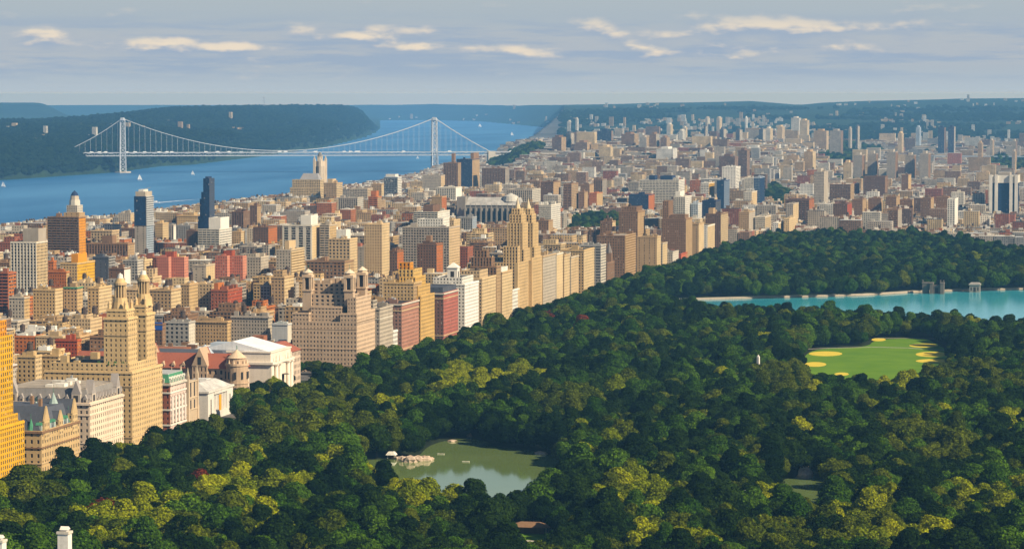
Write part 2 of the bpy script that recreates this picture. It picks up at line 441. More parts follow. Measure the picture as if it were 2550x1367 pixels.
def ground(px, D):
    px = np.asarray(px, float); D = np.asarray(D, float)
    dx, dy = col_dir(px); X = D * dx; Y = D * dy
    # the island: park and West Side at 0, Harlem plain lower, Morningside higher
    heights = np.where(X < -1100, 8.0, -12.0)
    t = sstep((Y - 4700) / 700)
    z = t * (heights * sstep(np.abs(X + 1100) / 250) + 0.0)
    ridge = sstep((px - 1230) / 120) * (1 - sstep((px - 1880) / 260)) * sstep((D - 8300) / 1800) * (1 - sstep((D - 11800) / 2500))
    z = z + ridge * 52
    far = np.interp(D, [h[0] for h in HILL_TAB], [h[1] for h in HILL_TAB])
    w = sstep((D - 9500) / 2500)
    z = np.where(D > 9500, np.maximum(z * (1 - w) + far * w, far * w + z * (1 - w)) + ridge * 45 * w, z)
    z = z + 16 * w * fbm(X / 1500, Y / 1500)
    # the last ridge
    rd = np.interp(px, [r[0] for r in RIDGE_D], [r[1] for r in RIDGE_D])
    zr = CAM_Z - (np.interp(px, [r[0] for r in RIDGE_PY], [r[1] for r in RIDGE_PY]) - HOR) / F_PX * rd
    k = sstep((D - (rd - 6500)) / 6500)
    z = np.where(px > 1400, z * (1 - k) + k * (zr + 10 * fbm(X / 900, Y / 900) * (1 - sstep((D - rd + 800) / 800))), z)
    z = z - sstep((D - rd) / 3000) * 60
    # river, Palisades and the far bank
    ds = dep_of(np.interp(px, [r[0] for r in NEAR_SHORE], [r[1] for r in NEAR_SHORE]))
    w_ = px < 1400
    shore = sstep((ds - D) / 260)
    z = np.where(w_ & (D > ds - 260) & (D <= ds), WATER_Z - 6 + (z - WATER_Z + 6) * shore, z)
    zw = np.full_like(z, -40.0)
    df = dep_of(np.interp(px, [r[0] for r in FAR_SHORE], [r[1] for r in FAR_SHORE])) + 160 * fbm(X / 700, X / 900 + 3, 3)
    dc = np.interp(px, [r[0] for r in PAL_CREST_D], [r[1] for r in PAL_CREST_D])
    zc = CAM_Z - (np.interp(px, [r[0] for r in PAL_CREST_PY], [r[1] for r in PAL_CREST_PY]) - HOR) / F_PX * dc - 14
    s = D - df
    cl = np.minimum(zc, 62 + 40 * fbm(X / 900, Y / 900, 3))
    edge = sstep((940 - px) / 45)
    zp = -27 + (cl + 27) * (0.45 * sstep(s / 60) + 0.55 * sstep((s - 130) / 160)) + (zc - cl) * sstep((s - 300) / np.maximum(dc - df - 300, 100)) ** 1.0
    zp = zp + 9 * fbm(X / 500, Y / 500) * sstep(s / 200) * (1 - sstep((D - dc + 700) / 600))
    zp = zp - sstep((D - dc) / 1500) * (zc + 5)
    zp = np.where(s < 0, -40, zp)
    zp = np.where(px < 944, zp, -40)
    hill = 110 * np.exp(-((px - 40) / 130.0) ** 2) * np.exp(-((D - 27000) / 2500.0) ** 2) + 60 * np.exp(-((px + 150) / 150.0) ** 2) * np.exp(-((D - 27000) / 2500.0) ** 2)
    zl = CAM_Z - (256 - HOR) / F_PX * 27000
    hl = zl * np.exp(-(np.maximum(px - 90, 0) / 75.0) ** 2) * np.exp(-((D - 27000) / 2000.0) ** 2)
    zp = np.maximum(zp, np.where((px < 420) & (D > 22000), hl, -40))
    d2 = dep_of(np.interp(px, [r[0] for r in FAR_SHORE2], [r[1] for r in FAR_SHORE2]))
    far2 = np.where(px < 944, 31000, d2)
    k2 = sstep((D - far2) / np.maximum(rd - far2, 500))
    zf = np.where(D > far2, -20 + k2 * (zr + 20) + 8 * fbm(X / 1200, Y / 1200) * k2 - sstep((D - rd) / 3000) * 60, -40)
    zz = np.maximum(np.maximum(zw, zp), zf)
    return np.where(w_ & (D > ds), zz, z)
def ground_xy(x, y):
    p, d = colD(np.asarray(x, float), np.asarray(y, float))
    return ground(p, d)

cols = np.concatenate([np.arange(-800, 1300, 12.0), np.arange(1300, 1450, 6.0), np.arange(1450, 3400, 22.0)])
rows = np.concatenate([np.linspace(150, 4500, 12), np.linspace(4650, 9000, 60), np.linspace(9050, 24000, 250), np.linspace(24150, 42000, 100)])
PXg, Dg = np.meshgrid(cols, rows)
Zg = ground(PXg, Dg)
dxg, dyg = col_dir(PXg)
V = np.stack([Dg * dxg, Dg * dyg, Zg], -1).reshape(-1, 3)
nr, nc = PXg.shape
idx = np.arange(nr * nc).reshape(nr, nc)
Fq = np.stack([idx[:-1, :-1], idx[:-1, 1:], idx[1:, 1:], idx[1:, :-1]], -1).reshape(-1, 4)
cz = Zg.reshape(-1)[Fq].max(1)
cpx = PXg.reshape(-1)[Fq].mean(1); cD = Dg.reshape(-1)[Fq].mean(1)
keep = cz > -39
Fq, cpx, cD = Fq[keep], cpx[keep], cD[keep]
ccol = np.zeros((len(Fq), 4), np.float32); ccol[:, 3] = 1
cityc = np.array([0.12, 0.11, 0.1]); forest = np.array([0.018, 0.034, 0.012])
wf = np.where(cpx < 1400, 1.0 * (cD > dep_of(np.interp(cpx, [r[0] for r in NEAR_SHORE], [r[1] for r in NEAR_SHORE])) - 100), sstep((cD - 11500) / 2500))
ccol[:, :3] = cityc * (1 - wf[:, None]) + forest * wf[:, None]
X_ = cD * col_dir(cpx)[0]; Y_ = cD * col_dir(cpx)[1]
ccol[(X_ > -675) & (Y_ > 760) & (Y_ < 4880), :3] = (0.022, 0.032, 0.012)
me = bpy.data.meshes.new('ground')
me.vertices.add(len(V)); me.vertices.foreach_set('co', V.astype(np.float32).ravel())
me.loops.add(Fq.size); me.loops.foreach_set('vertex_index', Fq.astype(np.int32).ravel())
me.polygons.add(len(Fq))
me.polygons.foreach_set('loop_start', np.arange(len(Fq), dtype=np.int32) * 4); me.polygons.foreach_set('loop_total', np.full(len(Fq), 4, np.int32))
a = me.attributes.new('Col', 'FLOAT_COLOR', 'FACE'); a.data.foreach_set('color', ccol.ravel())
me.update(calc_edges=True); me.validate(); me.materials.append(MATS['ground_cover'])
me.polygons.foreach_set('use_smooth', np.ones(len(me.polygons), dtype=bool))
o = bpy.data.objects.new('ground', me); COL.objects.link(o); tag(o, kind='structure')

b = MB(); b.poly([(-26000, -600, WATER_Z), (9000, -600, WATER_Z), (9000, 42500, WATER_Z), (-26000, 42500, WATER_Z)], [[0, 1, 2, 3]])
tag(b.build('river', 'river_water'), kind='structure')

# wind streaks and the wake of a boat lie on the river as thin sheets
def strip(name, pts, w, mat, z):
    b = MB(); P = [Vector(p) for p in pts]
    for i in range(len(P) - 1):
        d = (P[i + 1] - P[i]); nrm = Vector((-d.y, d.x, 0)).normalized()
        a0, a1 = w[i], w[i + 1]
        b.poly([tuple(P[i] - nrm * a0) [:2] + (z,), tuple(P[i + 1] - nrm * a1)[:2] + (z,), tuple(P[i + 1] + nrm * a1)[:2] + (z,), tuple(P[i] + nrm * a0)[:2] + (z,)], [[0, 1, 2, 3]])
    return b.build(name, mat)
plain('foam', (0.62, 0.68, 0.74), 0.9, 0.2, 0.3, 0.05)
tag(strip('boat_wake', [atZ(392, 505, WATER_Z), atZ(420, 502.5, WATER_Z), atZ(455, 499.5, WATER_Z), atZ(500, 496, WATER_Z)], [9, 7, 4, 1], 'foam', WATER_Z + 0.05), kind='stuff')

# ------------------------------------------------------------------ park water, lawn, paths
def sheet(name, pix, z, mat, parent=None, smoothn=3, kind='structure', jag=0.0):
    P = [np.array(atZ(x, y, z)[:2]) for x, y in pix]
    for _ in range(smoothn):                       # Chaikin: rounds the outline
        Q = []
        for i in range(len(P)):
            p, q = P[i], P[(i + 1) % len(P)]
            Q += [p * .75 + q * .25, p * .25 + q * .75]
        P = Q
    b = MB(); b.poly([(p[0], p[1], z) for p in P], [list(range(len(P)))])
    o = b.build(name, mat); tag(o, kind=kind)
    # normal up
    me = o.data
    if me.polygons[0].normal.z < 0: me.flip_normals()
    return o, np.array(P)
LAKE = [(860, 1150), (930, 1143), (985, 1144), (1040, 1140), (1062, 1112), (1100, 1098), (1160, 1090), (1212, 1096), (1226, 1112), (1300, 1117), (1352, 1126), (1420, 1150),
        (1425, 1240), (1335, 1285), (1220, 1318), (1120, 1306), (1040, 1278), (960, 1245), (890, 1205), (840, 1176)]
lake_o, LAKEW = sheet('lake', LAKE, 0.05, 'lake_water')
POND = [(1940, 1192), (2000, 1187), (2058, 1190), (2090, 1215), (2085, 1270), (2060, 1318), (1990, 1330), (1945, 1318), (1925, 1240)]
pond_o, PONDW = sheet('pond', POND, 0.05, 'lake_water')
POND2 = [(2092, 1262), (2140, 1256), (2170, 1275), (2165, 1335), (2105, 1345), (2080, 1300)]
pond2_o, POND2W = sheet('pond', POND2, 0.05, 'lake_water')
RES = [(1662, 749), (1750, 746.5), (1900, 743.5), (2050, 740), (2150, 737), (2240, 732), (2290, 728), (2400, 725.5), (2560, 722), (2760, 720), (2760, 840), (2500, 836), (2300, 826), (2100, 814), (1900, 806), (1740, 796), (1660, 782), (1630, 762)]
res_o, RESW = sheet('reservoir', RES, 0.05, 'reservoir_water')
LAWN = [(2012, 874), (2070, 866), (2160, 864), (2178, 846), (2250, 842), (2310, 843), (2330, 856), (2362, 872), (2362, 905), (2340, 960), (2250, 985), (2100, 985), (2000, 960), (1996, 905)]
lawn_o, LAWNW = sheet('lawn', LAWN, 0.05, 'lawn', smoothn=2)
GLADE = [(1270, 1322), (1400, 1322), (1420, 1420), (1250, 1420)]
glade_o, GLADEW = sheet('lawn', GLADE, 0.05, 'lawn', smoothn=2)
for (px, py, rx, ry) in [(2056, 880.5, 42, 6), (2030, 907, 28, 6), (2188, 845.5, 18, 4), (2300, 860, 36, 5), (2320, 882, 40, 6.5), (2330, 898.5, 50, 5), (2096, 931, 18, 4)]:
    pts = [(px + rx * math.cos(t), py + ry * math.sin(t)) for t in np.arange(20) * math.pi / 10]
    sheet('ball_field_infield', pts, 0.09, 'sand', smoothn=1)
def path(name, pix, w, z=0.12, mat='path'):
    o = strip(name, [atZ(x, y, z) for x, y in pix], [w] * len(pix), mat, z); tag(o, kind='structure'); return o
path('path', [(2010, 869), (2070, 866.5), (2170, 864), (2260, 866), (2360, 872)], 1.8)
path('path', [(2180, 842), (2250, 842), (2330, 843)], 1.5)
path('path', [(1240, 1352), (1300, 1345), (1410, 1350)], 2.2, 0.13)
# embankment round the far side of the reservoir: a low stone wall with a running track on top
b = MB()
pr = [(1655, 750.5), (1700, 747.5), (1800, 745), (1900, 742.5), (2050, 739), (2150, 736), (2240, 731), (2290, 727.5), (2400, 724.5), (2560, 721), (2700, 718)]
for i in range(len(pr) - 1):
    p = Vector(atZ(*pr[i], 0)); q = Vector(atZ(*pr[i + 1], 0)); d = (q - p); nn = Vector((-d.y, d.x, 0)).normalized()
    for (o0, o1, h0, h1) in ((0, 2.2, 0.0, 1.9), (2.2, 6.0, 0.0, 2.0)):
        v = [p + nn * o0, q + nn * o0, q + nn * o1, p + nn * o1]
        b.poly([(w.x, w.y, -0.5) for w in v] + [(w.x, w.y, h0 + h1) for w in v], BOXF, (0.42, 0.36, 0.27))
emb = b.build('reservoir_embankment', 'masonry'); tag(emb, 'low tan stone embankment along the far edge of the turquoise reservoir', 'embankment')

# ------------------------------------------------------------------ trees
def crown_mesh(seed, kind):
    r = np.random.default_rng(seed)
    lobes = []
    if kind == 'round':
        lobes.append((0, 0, 1.0, 0.72, 0.62)); nl, spread = 15, 0.6
    elif kind == 'wide':
        lobes.append((0, 0, 0.85, 0.8, 0.5)); nl, spread = 17, 0.7
    elif kind == 'tall':
        lobes.append((0, 0, 1.15, 0.55, 0.85)); nl, spread = 15, 0.45
    else:
        lobes.append((0, 0, 1.0, 0.6, 0.55)); nl, spread = 11, 0.66
    for i in range(nl):
        t = r.random() * 6.283; u = r.random() ** 0.6
        zz = lobes[0][2] + (r.random() * 1.5 - 0.55) * lobes[0][4] * (1.1 - 0.5 * u)
        rad = (0.25 + 0.2 * r.random()) * (1.15 - 0.3 * u)
        lobes.append((spread * u * math.cos(t), spread * u * math.sin(t), zz, rad, rad * (0.75 + 0.2 * r.random())))
    L = np.array(lobes)
    V = []; F = []; nv = 0
    # inner masses
    for (x, y, z, a, c) in lobes:
        n, m = 8, 5
        vs = []
        for j in range(m + 1):
            ph = math.pi * j / m
            for i in range(n):
                th = 2 * math.pi * i / n
                k = 0.86 + 0.16 * r.random()
                vs.append((x + a * k * .93 * math.sin(ph) * math.cos(th), y + a * k * .93 * math.sin(ph) * math.sin(th), z + c * k * .93 * math.cos(ph)))
        V.append(np.array(vs))
        f = [[nv + j * n + i, nv + (j + 1) * n + i, nv + (j + 1) * n + (i + 1) % n, nv + j * n + (i + 1) % n] for j in range(m) for i in range(n)]
        F += f; nv += len(vs)
    # leaf sprays over them
    N = 5600
    w = L[:, 3] ** 2; w /= w.sum()
    li = r.choice(len(L), N, p=w)
    d = r.normal(size=(N, 3)); d[:, 2] += 0.25; d /= np.linalg.norm(d, axis=1)[:, None]
    c = L[li, :3]; ax = np.stack([L[li, 3], L[li, 3], L[li, 4]], -1)
    p = c + d * ax * (0.95 + 0.13 * r.random((N, 1)) + 0.08 * (r.random((N, 1)) > 0.9))
    inside = np.zeros(N, bool)
    for q in range(len(L)):
        e = (p - L[q, :3]) / np.array([L[q, 3], L[q, 3], L[q, 4]])
        inside |= ((e ** 2).sum(1) < 0.8) & (li != q)
    ok = ~inside & (p[:, 2] > 0.28)
    p, d = p[ok], d[ok]
    nrm = d + r.normal(size=d.shape) * 0.5; nrm[:, 2] += 0.15; nrm /= np.linalg.norm(nrm, axis=1)[:, None]
    t1 = np.cross(nrm, r.normal(size=d.shape)); t1 /= np.linalg.norm(t1, axis=1)[:, None]
    t2 = np.cross(nrm, t1)
    s = (0.02 + 0.028 * r.random((len(p), 1)))
    e = 0.7 + 0.5 * r.random((len(p), 1))
    quad = np.stack([p - t1 * s - t2 * s * e, p + t1 * s * e - t2 * s, p + t1 * s + t2 * s * e, p - t1 * s * e + t2 * s], 1).reshape(-1, 3)
    V.append(quad)
    fq = (np.arange(len(quad)).reshape(-1, 4) + nv)
    return np.concatenate(V), np.concatenate([np.array(F), fq])
def trunk_geo(seed):
    r = random.Random(seed); b = MB()
    b.bar((0, 0, -0.05), (0.02, 0.01, 0.45), 0.055, r2=0.04, n=6)
    b.bar((0.02, 0.01, 0.44), (0.0, 0.03, 0.95), 0.04, r2=0.018, n=6)
    for i in range(5):
        t = i * 1.26 + r.random(); z0 = 0.34 + 0.07 * i
        b.bar((0.015, 0.01, z0), (0.42 * math.cos(t), 0.42 * math.sin(t), z0 + 0.4), 0.024, r2=0.01, n=5)
    return b
def raw_mesh(name, V, F, mats):
    me = bpy.data.meshes.new(name)
    me.vertices.add(len(V)); me.vertices.foreach_set('co', V.astype(np.float32).ravel())
    F = np.asarray(F, np.int32)
    me.loops.add(F.size); me.loops.foreach_set('vertex_index', F.ravel())
    me.polygons.add(len(F)); me.polygons.foreach_set('loop_start', np.arange(len(F), dtype=np.int32) * 4)
    me.polygons.foreach_set('loop_total', np.full(len(F), 4, np.int32))
    me.update(calc_edges=True); me.validate()
    for mm in mats: me.materials.append(MATS[mm])
    return me
KINDS_ = ['round', 'wide', 'round', 'tall', 'wide', 'loose', 'round', 'wide']
KIND_WORD = ['round', 'broad', 'domed', 'tall', 'spreading', 'loose', 'bushy', 'wide']
LEAFS = ['leaf_dark', 'leaf_green', 'leaf_olive', 'leaf_yellow', 'leaf_rust', 'leaf_forest']
LEAF_WORD = ['dark green', 'mid green', 'olive green', 'yellow-green', 'rust red', 'dark']
crowns = []; trunks = []
for i, kd in enumerate(KINDS_):
    V, F = crown_mesh(100 + i, kd)
    crowns.append(raw_mesh('crown', V, F, ['leaf_dark']))
    trunks.append(trunk_geo(i).mesh('trunk', 'bark'))
src = bpy.data.collections.new('tree_sources')       # not linked to the scene: only instanced from
for li, lf in enumerate(LEAFS):
    for i in range(8):
        o = bpy.data.objects.new('crown_source_%d%d' % (li, i), crowns[i])
        o.material_slots[0].link = 'OBJECT'; o.material_slots[0].material = MATS[lf]
        src.objects.link(o)
ng = bpy.data.node_groups.new('scatter_trees', 'GeometryNodeTree')
ng.interface.new_socket('Geometry', in_out='INPUT', socket_type='NodeSocketGeometry')
ng.interface.new_socket('Geometry', in_out='OUTPUT', socket_type='NodeSocketGeometry')
gi = ng.nodes.new('NodeGroupInput'); go = ng.nodes.new('NodeGroupOutput')
iop = ng.nodes.new('GeometryNodeInstanceOnPoints'); ci = ng.nodes.new('GeometryNodeCollectionInfo')
ci.inputs[0].default_value = src; ci.inputs['Separate Children'].default_value = True; ci.inputs['Reset Children'].default_value = True
def na(nm, ty):
    nd = ng.nodes.new('GeometryNodeInputNamedAttribute'); nd.data_type = ty; nd.inputs[0].default_value = nm; return nd.outputs[0]
iop.inputs['Pick Instance'].default_value = True
ng.links.new(gi.outputs[0], iop.inputs['Points']); ng.links.new(ci.outputs[0], iop.inputs['Instance'])
ng.links.new(na('idx', 'INT'), iop.inputs['Instance Index']); ng.links.new(na('rot', 'FLOAT_VECTOR'), iop.inputs['Rotation'])
ng.links.new(na('scl', 'FLOAT_VECTOR'), iop.inputs['Scale']); ng.links.new(iop.outputs[0], go.inputs[0])
def scatter(name, P, idx, rotz, scl, label, cat):
    me = bpy.data.meshes.new(name); me.vertices.add(len(P)); me.vertices.foreach_set('co', np.asarray(P, np.float32).ravel())
    a = me.attributes.new('idx', 'INT', 'POINT'); a.data.foreach_set('value', np.asarray(idx, np.int32))
    rv = np.zeros((len(P), 3), np.float32); rv[:, 2] = rotz
    a = me.attributes.new('rot', 'FLOAT_VECTOR', 'POINT'); a.data.foreach_set('vector', rv.ravel())
    a = me.attributes.new('scl', 'FLOAT_VECTOR', 'POINT'); a.data.foreach_set('vector', np.asarray(scl, np.float32).ravel())
    o = bpy.data.objects.new(name, me); COL.objects.link(o)
    md = o.modifiers.new('scatter', 'NODES'); md.node_group = ng
    tag(o, label, cat, kind='stuff'); return o
def in_poly(x, y, P):
    ins = np.zeros(x.shape, bool); n = len(P); j = n - 1
    for i in range(n):
        xi, yi = P[i]; xj, yj = P[j]
        c = ((yi > y) != (yj > y)) & (x < (xj - xi) * (y - yi) / (yj - yi + 1e-12) + xi)
        ins ^= c; j = i
    return ins
def projv(x, y, z):
    r = x * _cy + y * _sy; f = -x * _sy + y * _cy; zz = z - CAM_Z
    dep = f * _cp - zz * _sp; up = f * _sp + zz * _cp
    return CX + F_PX * r / dep, CY - F_PX * up / dep

SP = 12.0
gx, gy = np.meshgrid(np.arange(-676, 30, SP), np.arange(1400, 4870, SP))
gx = (gx + (np.arange(gx.shape[0]) % 2)[:, None] * SP / 2).ravel(); gy = gy.ravel()
gx = gx + rng.uniform(-3.6, 3.6, gx.shape); gy = gy + rng.uniform(-3.6, 3.6, gy.shape)
tpx, tpy = projv(gx, gy, np.full(gx.shape, 12.0))
ok = (tpx > -60) & (tpx < 2610) & (tpy < 1440)
for Pg, mg in ((LAKEW, 0.99), (PONDW, 0.98), (POND2W, 1.0), (RESW, 1.0), (LAWNW, 1.07), (GLADEW, 1.0)):
    cen_ = Pg.mean(0)
    ok &= ~in_poly(gx, gy, cen_ + (Pg - cen_) * mg)
ok &= ~((tpx > 2300) & (gy > 4870 - (tpx - 2300) * 1.75))
# the reservoir's own shore stays open, so does the lawn's far edge
sxp, syp = projv(gx, gy, np.zeros(gx.shape))
ok &= ~((syp < np.interp(sxp, [p[0] for p in pr], [p[1] for p in pr])) & (syp > np.interp(sxp, [p[0] for p in pr], [p[1] for p in pr]) - 6) & (sxp > 1650))
ok &= gx < -0.02 * gy + 40
ok &= gx > -656
# the fronts of the two museums stay open to the avenue
ok &= ~((gx < -640) & (sxp > 495) & (sxp < 600)); ok &= ~((gx < -655) & (sxp > 655) & (sxp < 740))
gx, gy, tpx, tpy = gx[ok], gy[ok], tpx[ok], tpy[ok]
# extra trees in the museum park between the avenue and the buildings
n = len(gx)
YEL = [(300, 1310, 110, 45), (440, 1265, 60, 35), (620, 1228, 110, 30), (720, 1222, 60, 26), (860, 1150, 60, 22), (950, 1185, 60, 22), (1040, 1235, 75, 34), (1290, 1232, 55, 22),
       (1560, 1235, 95, 34), (1640, 1258, 40, 20), (950, 1020, 55, 20), (1150, 958, 80, 34), (1300, 938, 55, 16), (820, 905, 55, 20), (1925, 1230, 50, 26), (2235, 955, 40, 18),
       (2425, 1238, 60, 26), (2500, 1255, 60, 30), (2525, 1060, 25, 26), (2180, 1255, 45, 22), (2120, 1285, 70, 18), (2260, 1335, 100, 22), (1720, 1350, 50, 18), (1600, 1335, 60, 18), (2430, 808, 60, 10), (2530, 800, 30, 12), (1510, 1112, 30, 10), (1585, 690, 24, 8)]
OLI = [(90, 1215, 90, 45), (700, 1075, 100, 40), (820, 1050, 70, 50), (620, 1060, 60, 40), (930, 1075, 80, 36), (1980, 945, 110, 36), (2120, 935, 60, 24), (2330, 1110, 110, 50), (2100, 1300, 140, 50), (1400, 1010, 80, 40),
       (2330, 950, 70, 22), (820, 1000, 100, 60), (560, 1060, 80, 40), (2440, 960, 70, 40), (2000, 1330, 150, 40)]
def near(spots, px, py):
    v = np.zeros(px.shape)
    for (a, b_, c, d) in spots: v = np.maximum(v, np.exp(-((px - a) / c) ** 2 - ((py - b_) / d) ** 2))
    return v
big = fbm(gx / 90, gy / 90, 3)
yv = near(YEL, tpx, tpy); ov = near(OLI, tpx, tpy)
rr = rng.random(n)
leafi = np.where(rr < 0.6, 0, np.where(rr < 0.87, 1, 2))
leafi = np.where((big > 0.32) & (rr < 0.5), 1, leafi)
leafi = np.where(rng.random(n) < 0.012, 3, leafi)
leafi = np.where((ov > 0.35) & (rng.random(n) < 0.75), 2, leafi)
leafi = np.where((yv > 0.35) & (rng.random(n) < 0.8), 3, leafi)
leafi = np.where((near([(245, 1262, 26, 16), (515, 1196, 12, 8), (1372, 795, 14, 8), (1445, 830, 8, 5)], tpx, tpy) > 0.4), 4, leafi)
for (a_, b_) in ((235, 1262), (262, 1268), (515, 1196), (1372, 795)):
    leafi[int(np.argmin((tpx - a_) ** 2 + (tpy - b_) ** 2))] = 4
far_ = gy > 3000
leafi = np.where(far_ & (leafi == 3) & (rng.random(n) < 0.6), 1, leafi)
shape = rng.integers(0, 8, n)
rad = 7.0 + 6.2 * rng.random(n) ** 1.5 + 1.8 * (big > 0.1)
hgt = rad * (0.82 + 0.3 * rng.random(n)) + 3.2
rot = rng.random(n) * 6.283
scl = np.stack([rad, rad, hgt * 0.74 + 1.0], -1)
size_on_screen = rad / np.hypot(gx, gy)
inview = (tpx > 0) & (tpx < 2550) & (tpy < 1362)
order = np.argsort(-np.where(inview, size_on_screen, 0))
single = order[:290]
mask = np.ones(n, bool); mask[single] = False
nearmask = mask & (gy < 1e9)
ti = leafi * 8 + shape
scatter('park_trees', np.stack([gx[mask], gy[mask], np.zeros(mask.sum())], -1), ti[mask], rot[mask], scl[mask], 'dense green woodland of the park beyond its front trees', 'trees')
places = [(200, 'near the avenue houses'), (640, 'below the gabled house'), (960, 'in the lakeside thicket'), (1400, 'in front of the lake'), (1850, 'between lake and pond'), (2100, 'beside the small pond'), (2700, 'past the small pond')]
SZ = lambda i: 'small' if rad[i] < 10 else ('medium' if rad[i] < 12 else 'large')
sx_, sy_ = gx[single], gy[single]
for i in single:
    x, y = float(gx[i]), float(gy[i])
    t = empty('tree', (x, y, 0))
    pl = next(w for lim, w in places if tpx[i] < lim)
    d2 = (sx_ - x) ** 2 + (sy_ - y) ** 2; j = single[int(np.argsort(d2)[1])]
    tag(t, '%s %s %s-crowned tree %s, by a %s %s one' % (SZ(i), LEAF_WORD[leafi[i]], KIND_WORD[shape[i]], pl, SZ(j), LEAF_WORD[leafi[j]]), 'tree', 'trees at the front of the park')
    s = tuple(float(q) for q in scl[i])
    link_copy(trunks[shape[i]], 'trunk', t, (0, 0, 0), (0, 0, float(rot[i])), s)
    c = link_copy(crowns[shape[i]], 'crown', t, (0, 0, 0), (0, 0, float(rot[i])), s)
    c.material_slots[0].link = 'OBJECT'; c.material_slots[0].material = MATS[LEAFS[leafi[i]]]

# woods on the Palisades and on the hills beyond the city
def forest_pts(n, pxr, dfun, seed, zmin=-18):
    r = np.random.default_rng(seed)
    px = r.uniform(pxr[0], pxr[1], n); d0, d1 = dfun(px)
    D = np.sqrt(d0 ** 2 + r.random(n) * (d1 ** 2 - d0 ** 2))
    z = ground(px, D); k = z > zmin
    dx, dy = col_dir(px[k])
    return np.stack([D[k] * dx, D[k] * dy, z[k] - 1.0], -1)
tabi = lambda tab, px: np.interp(px, [r[0] for r in tab], [r[1] for r in tab])
P1 = forest_pts(17000, (-60, 940), lambda px: (dep_of(tabi(FAR_SHORE, px)), tabi(PAL_CREST_D, px) + 250), 3)
P1b = forest_pts(9000, (-60, 940), lambda px: (dep_of(tabi(FAR_SHORE, px)), dep_of(tabi(FAR_SHORE, px)) + 900), 4)
P1 = np.concatenate([P1, P1b])
r_ = rng.uniform(9, 17, len(P1))
scatter('palisades_forest', P1, rng.choice([40, 40, 40, 0], len(P1)) + rng.integers(0, 8, len(P1)), rng.random(len(P1)) * 6.3, np.stack([r_, r_, r_ * .75], -1), 'wooded cliffs and plateau across the river behind the bridge', 'forest')
P2 = forest_pts(9000, (1395, 2600), lambda px: (np.full(px.shape, 12000.0), np.full(px.shape, 20000.0)), 5)
kk = fbm(P2[:, 0] / 700, P2[:, 1] / 700, 3) > -0.1
P2 = P2[kk]; r_ = rng.uniform(11, 22, len(P2))
scatter('hill_forest', P2, rng.choice([40, 40, 0], len(P2)) + rng.integers(0, 8, len(P2)), rng.random(len(P2)) * 6.3, np.stack([r_, r_, r_ * .7], -1), 'hazy wooded hills beyond the northern city', 'forest')
# uptown parks among the buildings: outlines in the photograph, standing on the ground there
PARKS = [('morningside park', [(1395, 560), (1400, 590), (1520, 590), (1640, 585), (1640, 558), (1560, 540), (1480, 536), (1430, 545)], 2.0, 15, 7.5),
         ('bluff', [(1890, 505), (1895, 480), (1930, 468), (1975, 490), (1985, 515), (1940, 525)], -6, 14, 9),
         ('far bluff', [(2035, 420), (2045, 392), (2110, 372), (2200, 385), (2150, 415), (2090, 432)], 0, 26, 13),
         ('slope', [(2085, 460), (2150, 446), (2180, 462), (2130, 480)], -8, 18, 11),
         ('east slope', [(2450, 420), (2480, 398), (2560, 404), (2560, 432), (2480, 436)], -4, 24, 13),
         ('bridge bluff', [(1215, 420), (1235, 400), (1300, 392), (1350, 398), (1350, 416), (1280, 424)], 5, 26, 13)]
PP = []; RR = []; PARKW = []
for nm, pix, z, spc, rr0 in PARKS:
    W_ = np.array([atZ(x, y, z)[:2] for x, y in pix]); PARKW.append(W_)
    lo, hi = W_.min(0), W_.max(0)
    cnt = int((hi - lo).prod() / spc ** 2)
    q = rng.uniform(lo, hi, (cnt, 2)); q = q[in_poly(q[:, 0], q[:, 1], W_)]
    PP.append(np.concatenate([q, ground_xy(q[:, 0], q[:, 1])[:, None]], 1)); RR.append(rng.uniform(rr0 * .75, rr0 * 1.35, len(q)))
PP = np.concatenate(PP); RR = np.concatenate(RR)
scatter('uptown_park_trees', PP, rng.choice([0, 0, 8, 16], len(PP)) + rng.integers(0, 8, len(PP)), rng.random(len(PP)) * 6.3, np.stack([RR, RR, RR * .85], -1), 'clumps of park trees among the uptown buildings', 'trees')
# ------------------------------------------------------------------ building kit
PAL = dict(tan=(.43, .31, .19), cream=(.60, .47, .30), buff=(.52, .38, .22), sand=(.55, .42, .27), gold=(.62, .38, .10), orange=(.62, .30, .09), brown=(.17, .105, .07), umber=(.24, .155, .10),
           red=(.34, .10, .06), pink=(.50, .17, .10), rust=(.42, .17, .08), grey=(.34, .32, .29), warmgrey=(.40, .35, .29), white=(.76, .72, .64), pale=(.62, .57, .48), slate=(.09, .095, .11),
           navy=(.03, .045, .09), green=(.10, .24, .15), dark=(.05, .045, .045), steel=(.42, .46, .50), tar=(.07, .065, .06), silver=(.5, .5, .49), brick=(.30, .125, .08), stone=(.47, .41, .33))
for _k, _c in list(PAL.items()):                    # a little richer, as the brick and stone are here
    _l = .3 * _c[0] + .55 * _c[1] + .15 * _c[2]
    PAL[_k] = tuple(max(.01, (_l + (v - _l) * 1.28) * .94) for v in _c)
def C(c): return PAL[c] if isinstance(c, str) else c
def sh(c, k): return tuple(min(.85, v * k) for v in C(c))
